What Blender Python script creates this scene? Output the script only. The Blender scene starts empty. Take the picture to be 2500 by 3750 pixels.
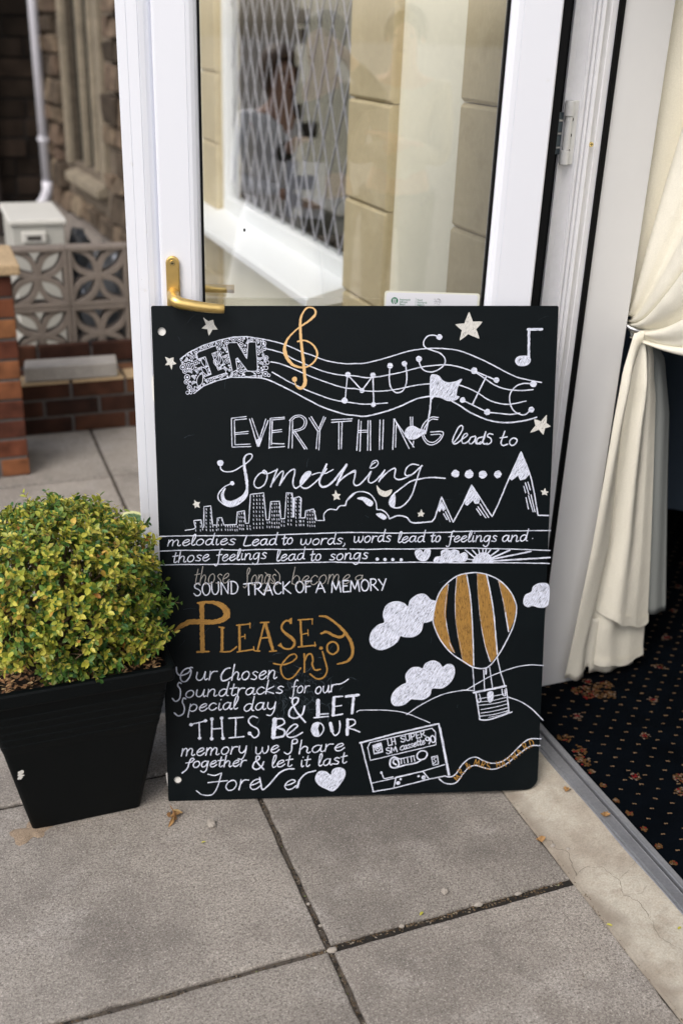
import bpy, bmesh, math, random
import numpy as np
from mathutils import Vector, Matrix, geometry
D = bpy.data
SC = bpy.context.scene
COL = SC.collection
R = math.radians
# ---------------------------------------------------------------- camera
CAM_LOC = Vector((0.0, 0.0, 1.577))
cam = D.cameras.new('camera')
cam_ob = D.objects.new('camera', cam)
COL.objects.link(cam_ob)
c_right = Vector((0.933596, -0.356736, 0.033726)); c_down = Vector((-0.120383, -0.400909, -0.908174)); c_fwd = Vector((0.337499, 0.843808, -0.417232))
m = Matrix((c_right, -c_down, -c_fwd)).transposed().to_4x4()
m.translation = CAM_LOC
cam_ob.matrix_world = m
cam.sensor_fit = 'VERTICAL'
cam.sensor_height = 36.0
cam.lens = 36.735
cam.clip_start = 0.05
cam.clip_end = 500
cam.dof.use_dof = True
cam.dof.focus_distance = 2.12
cam.dof.aperture_fstop = 2.3
SC.camera = cam_ob
# ---------------------------------------------------------------- world, sun, exposure
SUN_EL, SUN_AZ = R(50), R(-128)      # azimuth: direction the light comes FROM, clockwise from +Y
w = D.worlds.new('World'); SC.world = w
w.use_nodes = True
nt = w.node_tree
sky = nt.nodes.new('ShaderNodeTexSky')
sky.sky_type = 'NISHITA'; sky.sun_disc = False
sky.sun_elevation = SUN_EL; sky.sun_rotation = SUN_AZ
sky.air_density = 1.0; sky.dust_density = 4.0; sky.ozone_density = 1.0
hs = nt.nodes.new('ShaderNodeHueSaturation')
hs.inputs['Saturation'].default_value = 0.62
bg = nt.nodes['Background']
nt.links.new(sky.outputs[0], hs.inputs['Color'])
nt.links.new(hs.outputs[0], bg.inputs[0])
bg.inputs[1].default_value = 0.15
sun = D.lights.new('sun', 'SUN')
sun.energy = 0.75; sun.angle = R(30); sun.color = (1.0, 0.95, 0.88)
sun_ob = D.objects.new('sun', sun); COL.objects.link(sun_ob)
sd = Vector((math.sin(SUN_AZ) * math.cos(SUN_EL), math.cos(SUN_AZ) * math.cos(SUN_EL), math.sin(SUN_EL)))
sun_ob.rotation_euler = sd.to_track_quat('Z', 'Y').to_euler()
sun_ob.location = sd * 20
SC.view_settings.view_transform = 'Standard'
SC.view_settings.look = 'None'
SC.view_settings.gamma = 1.0
SC.view_settings.exposure = 0.52
SC.cycles.use_denoising = True
SC.cycles.denoiser = 'OPENIMAGEDENOISE'
SC.cycles.max_bounces = 10
SC.cycles.transparent_max_bounces = 16
SC.cycles.sample_clamp_indirect = 6

# ---------------------------------------------------------------- materials
def mat(name, col, rough=0.6, metal=0.0, spec=0.5, var=None, var2=None, bump=None, island=None, sheen=0, coat=0):
    """var=(scale, amount) soft brightness mottling; var2=(scale, other colour, lo, hi) patches; island=(amount) per-piece tone; bump=(scale, strength, dist)"""
    mt = D.materials.new(name); mt.use_nodes = True
    n = mt.node_tree; b = n.nodes['Principled BSDF']
    b.inputs['Roughness'].default_value = rough
    b.inputs['Metallic'].default_value = metal
    b.inputs['Specular IOR Level'].default_value = spec
    if coat: b.inputs['Coat Weight'].default_value = coat
    tc = n.nodes.new('ShaderNodeTexCoord')
    rgb = n.nodes.new('ShaderNodeRGB'); rgb.outputs[0].default_value = (*col, 1)
    cur = rgb.outputs[0]
    def noise(scale, detail=4, rough_=0.6):
        t = n.nodes.new('ShaderNodeTexNoise'); t.inputs['Scale'].default_value = scale
        t.inputs['Detail'].default_value = detail; t.inputs['Roughness'].default_value = rough_
        n.links.new(tc.outputs['Object'], t.inputs['Vector']); return t
    if var2:
        for (scale, c2, lo, hi) in (var2 if isinstance(var2, list) else [var2]):
            t = noise(scale, 5, 0.65)
            mr = n.nodes.new('ShaderNodeMapRange'); mr.inputs[1].default_value = lo; mr.inputs[2].default_value = hi
            n.links.new(t.outputs['Fac'], mr.inputs[0])
            mx = n.nodes.new('ShaderNodeMix'); mx.data_type = 'RGBA'
            n.links.new(mr.outputs[0], mx.inputs[0]); n.links.new(cur, mx.inputs[6]); mx.inputs[7].default_value = (*c2, 1)
            cur = mx.outputs[2]
    def scale_by(fac_out, lo, hi):
        nonlocal cur
        mr = n.nodes.new('ShaderNodeMapRange'); mr.inputs[3].default_value = lo; mr.inputs[4].default_value = hi
        n.links.new(fac_out, mr.inputs[0])
        vm = n.nodes.new('ShaderNodeVectorMath'); vm.operation = 'SCALE'
        n.links.new(cur, vm.inputs[0]); n.links.new(mr.outputs[0], vm.inputs['Scale'])
        cur = vm.outputs[0]
    if var:
        for (scale, amt) in (var if isinstance(var, list) else [var]):
            t = noise(scale); mr0 = n.nodes.new('ShaderNodeMapRange')
            mr0.inputs[1].default_value = 0.3; mr0.inputs[2].default_value = 0.7
            n.links.new(t.outputs['Fac'], mr0.inputs[0]); scale_by(mr0.outputs[0], 1 - amt, 1 + amt)
    if island:
        g = n.nodes.new('ShaderNodeNewGeometry'); scale_by(g.outputs['Random Per Island'], 1 - island, 1 + island)
    n.links.new(cur, b.inputs['Base Color'])
    if bump:
        t = noise(bump[0], 6, 0.7); bp = n.nodes.new('ShaderNodeBump')
        bp.inputs['Strength'].default_value = bump[1]; bp.inputs['Distance'].default_value = bump[2]
        n.links.new(t.outputs['Fac'], bp.inputs['Height']); n.links.new(bp.outputs[0], b.inputs['Normal'])
    mt['bsdf'] = b.name
    return mt

def ramp_island(name, stops, rough=0.5, translucent=0.0, spec=0.4, mott=None):
    mt = D.materials.new(name); mt.use_nodes = True
    n = mt.node_tree; b = n.nodes['Principled BSDF']
    b.inputs['Roughness'].default_value = rough; b.inputs['Specular IOR Level'].default_value = spec
    g = n.nodes.new('ShaderNodeNewGeometry'); r = n.nodes.new('ShaderNodeValToRGB')
    r.color_ramp.interpolation = 'LINEAR'
    e = r.color_ramp.elements
    e[0].position, e[0].color = stops[0][0], (*stops[0][1], 1)
    e[1].position, e[1].color = stops[-1][0], (*stops[-1][1], 1)
    for p, c in stops[1:-1]:
        q = e.new(p); q.color = (*c, 1)
    n.links.new(g.outputs['Random Per Island'], r.inputs[0])
    out = r.outputs[0]
    if mott:
        tc = n.nodes.new('ShaderNodeTexCoord'); t = n.nodes.new('ShaderNodeTexNoise'); t.inputs['Scale'].default_value = mott[0]; t.inputs['Detail'].default_value = 5
        n.links.new(tc.outputs['Object'], t.inputs['Vector'])
        mr = n.nodes.new('ShaderNodeMapRange'); mr.inputs[1].default_value = 0.3; mr.inputs[2].default_value = 0.7; mr.inputs[3].default_value = 1 - mott[1]; mr.inputs[4].default_value = 1 + mott[1]
        vm = n.nodes.new('ShaderNodeVectorMath'); vm.operation = 'SCALE'
        n.links.new(t.outputs['Fac'], mr.inputs[0]); n.links.new(out, vm.inputs[0]); n.links.new(mr.outputs[0], vm.inputs['Scale']); out = vm.outputs[0]
    n.links.new(out, b.inputs['Base Color'])
    if translucent:
        tr = n.nodes.new('ShaderNodeBsdfTranslucent'); mx = n.nodes.new('ShaderNodeMixShader')
        mx.inputs[0].default_value = translucent
        n.links.new(r.outputs[0], tr.inputs['Color'])
        n.links.new(b.outputs[0], mx.inputs[1]); n.links.new(tr.outputs[0], mx.inputs[2])
        n.links.new(mx.outputs[0], n.nodes['Material Output'].inputs[0])
    return mt

def glass_mat(name, tint, gain):
    mt = D.materials.new(name); mt.use_nodes = True
    n = mt.node_tree; n.nodes.remove(n.nodes['Principled BSDF'])
    tr = n.nodes.new('ShaderNodeBsdfTransparent'); tr.inputs[0].default_value = (*tint, 1)
    gl = n.nodes.new('ShaderNodeBsdfGlossy'); gl.inputs['Roughness'].default_value = 0.0
    gl.inputs[0].default_value = (1, 1, 1, 1)
    fr = n.nodes.new('ShaderNodeFresnel'); fr.inputs[0].default_value = 1.52
    mu = n.nodes.new('ShaderNodeMath'); mu.operation = 'MULTIPLY'; mu.inputs[1].default_value = gain; mu.use_clamp = True
    n.links.new(fr.outputs[0], mu.inputs[0])
    mx = n.nodes.new('ShaderNodeMixShader')
    n.links.new(mu.outputs[0], mx.inputs[0]); n.links.new(tr.outputs[0], mx.inputs[1]); n.links.new(gl.outputs[0], mx.inputs[2])
    n.links.new(mx.outputs[0], n.nodes['Material Output'].inputs[0])
    return mt

M = {}
M['upvc'] = mat('white_upvc', (0.745, 0.765, 0.83), 0.30, spec=0.5, var=(1.2, 0.02), var2=[(18, (0.60, 0.59, 0.57), 0.66, 0.86), (130, (0.45, 0.42, 0.38), 0.73, 0.78)])
M['upvc_dull'] = mat('white_upvc_jamb', (0.74, 0.745, 0.78), 0.4, var=[(4, 0.05), (60, 0.03)])
M['board_panel'] = mat('white_painted_board', (0.66, 0.665, 0.68), 0.5, var=(6, 0.02), bump=(600, 0.12, 0.001))
M['rubber'] = mat('black_rubber', (0.0018, 0.002, 0.0024), 0.6, spec=0.15)
M['brass'] = mat('gold_anodised', (0.74, 0.52, 0.19), 0.36, metal=1.0, var=(30, 0.05), bump=(900, 0.05, 0.0005))
M['brass_poly'] = mat('polished_brass', (0.78, 0.62, 0.28), 0.14, metal=1.0)
M['steel'] = mat('steel', (0.45, 0.46, 0.48), 0.35, metal=1.0, var=(60, 0.1))
M['alu'] = mat('threshold_aluminium', (0.30, 0.31, 0.335), 0.42, metal=0.55, var=[(12, 0.12), (150, 0.1)], bump=(400, 0.1, 0.0005))
M['alu_dark'] = mat('threshold_groove', (0.03, 0.032, 0.035), 0.5, metal=0.3)
M['chalkboard'] = mat('black_board', (0.0018, 0.0038, 0.0050), 0.44, spec=0.13, bump=(160, 0.16, 0.0015), var2=[(7, (0.0032, 0.0058, 0.0073), 0.55, 0.8), (2.5, (0.0045, 0.0075, 0.009), 0.58, 0.85)])
M['edge'] = mat('board_edge', (0.02, 0.02, 0.022), 0.7)
M['tape'] = mat('white_tape', (0.72, 0.71, 0.68), 0.4)
M['planter'] = mat('black_planter', (0.0016, 0.0028, 0.0034), 0.5, spec=0.13, bump=(420, 0.5, 0.0015), var2=[(380, (0.05, 0.072, 0.082), 0.665, 0.72)])
M['soil'] = mat('dark_soil', (0.03, 0.02, 0.014), 0.95, var=(60, 0.5), bump=(80, 1, 0.01))
M['render'] = mat('cream_render', (0.83, 0.80, 0.655), 0.8, var=[(2.5, 0.04), (50, 0.03)], bump=(180, 0.3, 0.002))
M['quoin'] = mat('tan_quoin_paint', (0.52, 0.435, 0.27), 0.75, var=[(4, 0.08), (70, 0.05)], var2=[(10, (0.42, 0.345, 0.205), 0.56, 0.78), (3, (0.60, 0.52, 0.35), 0.58, 0.8)], bump=(70, 0.5, 0.004))
M['lead'] = mat('lead_strip', (0.44, 0.44, 0.49), 0.5, metal=0.1)
M['sill'] = mat('white_sill', (0.82, 0.84, 0.85), 0.35)
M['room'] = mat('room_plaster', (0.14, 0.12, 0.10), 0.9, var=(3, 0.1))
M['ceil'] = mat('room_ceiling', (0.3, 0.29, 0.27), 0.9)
M['slab'] = mat('paving_slab', (0.305, 0.279, 0.249), 0.82, var2=[(1.9, (0.170, 0.154, 0.138), 0.45, 0.62), (5.0, (0.355, 0.33, 0.305), 0.54, 0.72), (13, (0.22, 0.196, 0.176), 0.55, 0.74), (190, (0.155, 0.135, 0.12), 0.50, 0.62), (230, (0.42, 0.39, 0.36), 0.56, 0.68)], var=[(430, 0.36), (250, 0.32), (110, 0.16), (24, 0.08)], island=0.11, bump=(340, 0.7, 0.0025))
M['joint'] = mat('joint_dirt', (0.085, 0.072, 0.06), 0.95, var2=[(35, (0.13, 0.105, 0.08), 0.5, 0.68), (90, (0.016, 0.014, 0.012), 0.5, 0.6)], bump=(150, 1, 0.006))
M['dark_joint'] = mat('dark_joint_soil', (0.016, 0.013, 0.010), 0.95, var=(90, 0.5), var2=[(40, (0.05, 0.038, 0.026), 0.56, 0.68)], bump=(150, 1, 0.006))
M['ground'] = mat('earth', (0.16, 0.145, 0.125), 0.95, var=(2, 0.2))
M['concrete'] = mat('threshold_concrete', (0.415, 0.385, 0.325), 0.85, var2=[(14, (0.27, 0.23, 0.18), 0.54, 0.72), (4.0, (0.31, 0.27, 0.22), 0.47, 0.64), (45, (0.38, 0.34, 0.28), 0.5, 0.7), (300, (0.2, 0.17, 0.13), 0.62, 0.72)], var=[(260, 0.16), (40, 0.06)], bump=(260, 0.45, 0.002))
M['crack'] = mat('crack_dark', (0.13, 0.11, 0.085), 0.95)
M['sand'] = mat('spilt_sand', (0.27, 0.205, 0.145), 0.95, var=[(500, 0.5), (60, 0.12)], bump=(500, 0.8, 0.002))
M['carpet'] = mat('navy_carpet', (0.0014, 0.0026, 0.0044), 0.95, spec=0.04, var=[(900, 0.5), (12, 0.3)], bump=(900, 0.8, 0.002))
M['beige'] = mat('carpet_beige', (0.17, 0.112, 0.067), 0.95, spec=0.1, var=(900, 0.35))
M['orange'] = mat('carpet_orange', (0.09, 0.047, 0.018), 0.95, spec=0.1, var=(700, 0.45))
M['pink'] = mat('carpet_pale', (0.15, 0.113, 0.088), 0.95, spec=0.1, var=(700, 0.3))
M['red'] = mat('carpet_red', (0.14, 0.012, 0.012), 0.95, spec=0.1, var=(700, 0.3))
M['cloth_blue'] = mat('slate_blue_cloth', (0.10, 0.14, 0.19), 0.9)
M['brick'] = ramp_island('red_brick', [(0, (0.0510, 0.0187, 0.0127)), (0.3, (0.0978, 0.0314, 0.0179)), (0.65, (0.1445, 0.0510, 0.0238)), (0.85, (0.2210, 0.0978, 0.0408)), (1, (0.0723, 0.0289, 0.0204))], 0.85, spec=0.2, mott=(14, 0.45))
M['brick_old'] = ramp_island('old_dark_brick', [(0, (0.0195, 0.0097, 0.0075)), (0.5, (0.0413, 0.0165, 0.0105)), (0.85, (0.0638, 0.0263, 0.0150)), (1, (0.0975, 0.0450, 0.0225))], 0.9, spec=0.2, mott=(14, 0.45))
M['mortar'] = mat('grey_mortar', (0.095, 0.088, 0.085), 0.95, var=(40, 0.2))
M['coping'] = mat('yellow_coping', (0.40, 0.29, 0.17), 0.85, var=[(120, 0.25), (12, 0.12)], bump=(150, 0.4, 0.003))
M['breeze'] = mat('breeze_concrete', (0.165, 0.138, 0.118), 0.9, var=[(6, 0.15), (90, 0.12)], bump=(90, 0.4, 0.004))
M['cslab'] = mat('loose_slab', (0.32, 0.30, 0.28), 0.9, var=[(10, 0.15), (150, 0.15)])
M['utility'] = mat('beige_grey_plastic', (0.42, 0.415, 0.38), 0.5, var=(6, 0.04))
M['utility_top'] = mat('pale_lid', (0.58, 0.57, 0.53), 0.5, var=(6, 0.05))
M['slot'] = mat('dark_slot', (0.05, 0.045, 0.04), 0.7)
M['sack'] = mat('blue_sack', (0.016, 0.019, 0.024), 0.5, var2=[(7, (0.30, 0.33, 0.40), 0.62, 0.68)])
M['pipe'] = mat('white_downpipe', (0.66, 0.66, 0.72), 0.4, var=(5, 0.06))
M['stone'] = ramp_island('rubble_stone', [(0, (0.0451, 0.0344, 0.0254)), (0.35, (0.0943, 0.0722, 0.0525)), (0.65, (0.1435, 0.1082, 0.0754)), (0.85, (0.1066, 0.0722, 0.0541)), (1, (0.2050, 0.1640, 0.1148))], 0.9, spec=0.2, mott=(14, 0.45))
M['stone_mortar'] = mat('lime_mortar', (0.135, 0.108, 0.08), 0.95, var=(20, 0.3), bump=(40, 0.6, 0.01))
M['dressed'] = mat('dressed_stone', (0.21, 0.178, 0.13), 0.9, var=[(5, 0.25), (40, 0.12)])
M['plinth'] = mat('plinth_grey', (0.155, 0.135, 0.118), 0.9, var=(8, 0.2))
M['pane_dark'] = mat('dark_window', (0.022, 0.023, 0.02), 0.9, spec=0.05, var=(5, 0.3))
M['darkwall'] = ramp_island('shade_dark_stone', [(0, (0.012, 0.009, 0.007)), (0.5, (0.022, 0.016, 0.012)), (1, (0.034, 0.024, 0.018))], 0.95, spec=0.1, mott=(6, 0.45))  # corner wall stone: its shade is put into the dark colour
M['darkmortar'] = mat('shade_dark_mortar', (0.012, 0.010, 0.009), 0.95)  # mortar of the same wall, shade painted in likewise
M['iron'] = mat('rusty_iron', (0.02, 0.012, 0.010), 0.7)
M['curtain'] = mat('cream_satin', (0.83, 0.80, 0.695), 0.5, spec=0.25, var=[(3, 0.03), (420, 0.05)], bump=(26, 0.30, 0.010))
M['lining'] = mat('pale_voile', (0.36, 0.385, 0.375), 0.7)
M['stonechip'] = ramp_island('pebble', [(0, (0.24, 0.215, 0.185)), (0.6, (0.33, 0.30, 0.265)), (1, (0.42, 0.39, 0.35))], 0.9)
M['dryleaf'] = ramp_island('dry_leaf', [(0, (0.20, 0.10, 0.04)), (0.5, (0.36, 0.20, 0.08)), (1, (0.42, 0.29, 0.13))], 0.8, translucent=0.15)
M['mulch'] = ramp_island('fallen_leaf_mulch', [(0, (0.10, 0.045, 0.02)), (0.4, (0.30, 0.16, 0.075)), (0.8, (0.46, 0.29, 0.14)), (1, (0.52, 0.37, 0.2))], 0.8)
M['litter'] = ramp_island('joint_bits', [(0, (0.03, 0.02, 0.012)), (0.5, (0.12, 0.08, 0.045)), (0.8, (0.13, 0.10, 0.065)), (0.96, (0.28, 0.25, 0.21)), (1, (0.10, 0.14, 0.03))], 0.9)
M['yleaf'] = mat('yellow_leaf', (0.42, 0.40, 0.06), 0.6)
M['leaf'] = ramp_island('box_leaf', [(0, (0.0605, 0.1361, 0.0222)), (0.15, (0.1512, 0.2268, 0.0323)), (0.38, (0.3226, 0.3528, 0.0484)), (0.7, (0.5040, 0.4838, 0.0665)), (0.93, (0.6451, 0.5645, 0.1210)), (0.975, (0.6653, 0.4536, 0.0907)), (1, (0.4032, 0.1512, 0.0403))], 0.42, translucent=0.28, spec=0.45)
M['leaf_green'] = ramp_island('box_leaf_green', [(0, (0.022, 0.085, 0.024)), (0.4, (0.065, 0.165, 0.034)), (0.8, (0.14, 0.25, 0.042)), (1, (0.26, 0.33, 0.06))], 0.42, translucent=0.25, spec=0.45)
M['twig'] = mat('box_twig', (0.14, 0.10, 0.055), 0.85)
M['varieg'] = mat('ivy_green', (0.05, 0.12, 0.045), 0.5, var2=[(30, (0.09, 0.17, 0.07), 0.5, 0.6)])
M['cream'] = mat('ivy_margin', (0.60, 0.62, 0.30), 0.5)
M['skin'] = mat('skin', (0.46, 0.27, 0.19), 0.55)
M['skin2'] = mat('skin_tan', (0.38, 0.21, 0.14), 0.55)
M['shirt'] = mat('white_cotton', (0.88, 0.88, 0.90), 0.85, var=(8, 0.04))
M['shirt2'] = mat('beige_cotton', (0.42, 0.38, 0.32), 0.85)
M['suit'] = mat('dark_green_suit', (0.020, 0.027, 0.022), 0.85)
M['hair'] = mat('dark_hair', (0.012, 0.010, 0.009), 0.5)
M['hair2'] = mat('brown_hair', (0.10, 0.055, 0.03), 0.5)
M['grey_trousers'] = mat('grey_cloth', (0.10, 0.10, 0.11), 0.9)
M['paper'] = mat('paper', (0.75, 0.77, 0.85), 0.7)
M['sticker'] = mat('sticker_white', (0.72, 0.73, 0.78), 0.3)
M['sticker_clear'] = mat('sticker_margin', (0.70, 0.70, 0.60), 0.3)
M['green'] = mat('logo_green', (0.01, 0.17, 0.075), 0.4)
M['green2'] = mat('logo_green_pale', (0.16, 0.42, 0.28), 0.4)
M['ink'] = mat('grey_ink', (0.16, 0.15, 0.19), 0.5)
M['hinge'] = mat('hinge_white', (0.66, 0.665, 0.66), 0.45, var=(60, 0.08))
M['hinge_grey'] = mat('hinge_inner', (0.10, 0.13, 0.15), 0.35, metal=0.6)
M['glass'] = glass_mat('door_glass', (0.982, 0.99, 0.978), 3.9)
M['wglass'] = glass_mat('window_glass', (0.95, 0.97, 0.955), 2.2)

def marker(name, col, dark, amount, scale):
    mt = D.materials.new(name); mt.use_nodes = True
    n = mt.node_tree; b = n.nodes['Principled BSDF']; b.inputs['Roughness'].default_value = 0.7
    b.inputs['Specular IOR Level'].default_value = 0.25
    uv = n.nodes.new('ShaderNodeUVMap'); mp = n.nodes.new('ShaderNodeMapping')
    mp.inputs['Scale'].default_value = scale
    t = n.nodes.new('ShaderNodeTexNoise'); t.inputs['Scale'].default_value = 1.0; t.inputs['Detail'].default_value = 3
    n.links.new(uv.outputs[0], mp.inputs[0]); n.links.new(mp.outputs[0], t.inputs['Vector'])
    mr = n.nodes.new('ShaderNodeMapRange'); mr.inputs[1].default_value = 0.42; mr.inputs[2].default_value = 0.72
    mr.inputs[4].default_value = amount
    n.links.new(t.outputs['Fac'], mr.inputs[0])
    mx = n.nodes.new('ShaderNodeMix'); mx.data_type = 'RGBA'
    mx.inputs[6].default_value = (*col, 1); mx.inputs[7].default_value = (*dark, 1)
    n.links.new(mr.outputs[0], mx.inputs[0]); n.links.new(mx.outputs[2], b.inputs['Base Color'])
    return mt
M['chalk'] = marker('white_chalk_pen', (0.68, 0.71, 0.83), (0.16, 0.19, 0.26), 0.95, (60, 700, 1))
M['silver'] = marker('silver_pen', (0.60, 0.59, 0.56), (0.36, 0.355, 0.34), 0.8, (120, 500, 1))
M['gold'] = marker('gold_pen', (0.335, 0.18, 0.042), (0.11, 0.055, 0.014), 0.85, (60, 800, 1))
M['palegold'] = marker('bright_gold_pen', (0.66, 0.43, 0.20), (0.52, 0.33, 0.14), 0.7, (60, 700, 1))
M['dust'] = marker('chalk_dust', (0.045, 0.06, 0.078), (0.010, 0.015, 0.020), 0.9, (120, 900, 1))
M['grey'] = marker('grey_pen', (0.33, 0.315, 0.30), (0.15, 0.145, 0.14), 0.8, (60, 700, 1))

# ---------------------------------------------------------------- mesh helpers
class MB:
    def __init__(s): s.v = []; s.f = []; s.mi = []; s.uv = None
    def add(s, vs, fs, mi=0):
        o = len(s.v); s.v += [tuple(p) for p in vs]; s.f += [tuple(i + o for i in f) for f in fs]; s.mi += [mi] * len(fs)
    def box(s, x0, x1, y0, y1, z0, z1, mi=0, j=0, rnd=None):
        vs = [(x, y, z) for z in (z0, z1) for y in (y0, y1) for x in (x0, x1)]
        if j: vs = [tuple(c + rnd.uniform(-j, j) for c in p) for p in vs]
        s.add(vs, [(0, 2, 3, 1), (4, 5, 7, 6), (0, 1, 5, 4), (2, 6, 7, 3), (0, 4, 6, 2), (1, 3, 7, 5)], mi)
    def fbox(s, fn, a0, a1, b0, b1, c0, c1, mi=0):
        vs = [fn(a, b, c) for c in (c0, c1) for b in (b0, b1) for a in (a0, a1)]
        s.add(vs, [(0, 2, 3, 1), (4, 5, 7, 6), (0, 1, 5, 4), (2, 6, 7, 3), (0, 4, 6, 2), (1, 3, 7, 5)], mi)
    def extrude(s, poly, fn, c0, c1, mi=0):
        n = len(poly)
        vs = [fn(a, b, c0) for a, b in poly] + [fn(a, b, c1) for a, b in poly]
        fs = [(i, (i + 1) % n, n + (i + 1) % n, n + i) for i in range(n)]
        fs += [tuple(range(n - 1, -1, -1)), tuple(range(n, 2 * n))]
        s.add(vs, fs, mi)
    def tube(s, path, rad, n=10, mi=0, cap=True, flat=1.0):
        path = [Vector(p) for p in path]; rings = []
        up = Vector((0, 0, 1)); prev = None
        for i, p in enumerate(path):
            d = (path[min(i + 1, len(path) - 1)] - path[max(i - 1, 0)]).normalized()
            if prev is None:
                a = d.cross(up);
                if a.length < 1e-3: a = d.cross(Vector((1, 0, 0)))
                a.normalize()
            else:
                a = (prev - d * prev.dot(d)).normalized()
            prev = a; b = a.cross(d)
            r = rad[i] if isinstance(rad, (list, tuple)) else rad
            rings.append([p + a * (math.cos(2 * math.pi * k / n) * r) + b * (math.sin(2 * math.pi * k / n) * r * flat) for k in range(n)])
        o = []
        for rg in rings: o += rg
        fs = []
        for i in range(len(rings) - 1):
            for k in range(n):
                fs.append((i * n + k, i * n + (k + 1) % n, (i + 1) * n + (k + 1) % n, (i + 1) * n + k))
        if cap:
            fs.append(tuple(range(n - 1, -1, -1))); fs.append(tuple((len(rings) - 1) * n + k for k in range(n)))
        s.add(o, fs, mi)
    def grid(s, nu, nv, fn, mi=0):
        vs = [fn(i / (nu - 1), j / (nv - 1)) for j in range(nv) for i in range(nu)]
        fs = [(j * nu + i, j * nu + i + 1, (j + 1) * nu + i + 1, (j + 1) * nu + i) for j in range(nv - 1) for i in range(nu - 1)]
        s.add(vs, fs, mi)
    def ball(s, c, r, nu=12, nv=8, mi=0, jit=0, rnd=None):
        c = Vector(c); r = Vector(r) if not isinstance(r, (int, float)) else Vector((r, r, r))
        vs = [c + Vector((0, 0, r.z))]
        for j in range(1, nv):
            th = math.pi * j / nv
            for i in range(nu):
                ph = 2 * math.pi * i / nu; k = 1 + (rnd.uniform(-jit, jit) if jit else 0)
                vs.append(c + Vector((r.x * math.sin(th) * math.cos(ph) * k, r.y * math.sin(th) * math.sin(ph) * k, r.z * math.cos(th) * k)))
        vs.append(c - Vector((0, 0, r.z)))
        fs = [(0, 1 + i, 1 + (i + 1) % nu) for i in range(nu)]
        for j in range(nv - 2):
            for i in range(nu):
                a = 1 + j * nu + i; b = 1 + j * nu + (i + 1) % nu
                fs.append((a, a + nu, b + nu, b))
        l = 1 + (nv - 2) * nu; e = len(vs) - 1
        fs += [(e, l + (i + 1) % nu, l + i) for i in range(nu)]
        s.add(vs, fs, mi)
    def build(s, name, mats, parent=None, smooth=False, bevel=0, seg=2, solid=0, sub=0, fix=True):
        if not isinstance(mats, (list, tuple)): mats = [mats]
        me = D.meshes.new(name)
        off = Vector(parent_world(parent)) if parent else Vector((0, 0, 0))
        vs = [tuple(Vector(p) - off) for p in s.v] if parent else s.v
        me.from_pydata(vs, [], s.f)
        for k in mats: me.materials.append(k)
        if len(mats) > 1: me.polygons.foreach_set('material_index', s.mi)
        if s.uv:
            ul = me.uv_layers.new(name='UVMap')
            for p in me.polygons:
                for li in p.loop_indices:
                    ul.data[li].uv = s.uv[me.loops[li].vertex_index]
        if fix:
            bm = bmesh.new(); bm.from_mesh(me); bmesh.ops.recalc_face_normals(bm, faces=bm.faces); bm.to_mesh(me); bm.free()
        if smooth: me.polygons.foreach_set('use_smooth', [True] * len(me.polygons))
        me.update()
        o = D.objects.new(name, me); COL.objects.link(o)
        if parent: o.parent = parent
        if solid:
            q = o.modifiers.new('solid', 'SOLIDIFY'); q.thickness = solid; q.offset = 0
        if bevel:
            q = o.modifiers.new('bevel', 'BEVEL'); q.width = bevel; q.segments = seg; q.limit_method = 'ANGLE'; q.angle_limit = R(40)
        if sub:
            q = o.modifiers.new('sub', 'SUBSURF'); q.levels = sub; q.render_levels = sub
        return o

def parent_world(p):
    l = Vector((0, 0, 0))
    while p: l = l + Vector(p.location); p = p.parent
    return l
def thing(name, label, cat, loc=(0, 0, 0), group=None):
    o = D.objects.new(name, None); COL.objects.link(o)
    o.location = loc; o.empty_display_size = 0.1
    o['label'] = label; o['category'] = cat
    if group: o['group'] = group
    return o
def tag(o, label, cat, group=None):
    o['label'] = label; o['category'] = cat
    if group: o['group'] = group
    return o
def struct(o): o['kind'] = 'structure'; return o
def W3(x, y, z): return Vector((x, y, z))
def lerp(tab, x):
    if x <= tab[0][0]: return tab[0][1]
    for (a, b), (c, d) in zip(tab, tab[1:]):
        if x <= c: return b + (d - b) * (x - a) / (c - a)
    return tab[-1][1]

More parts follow.
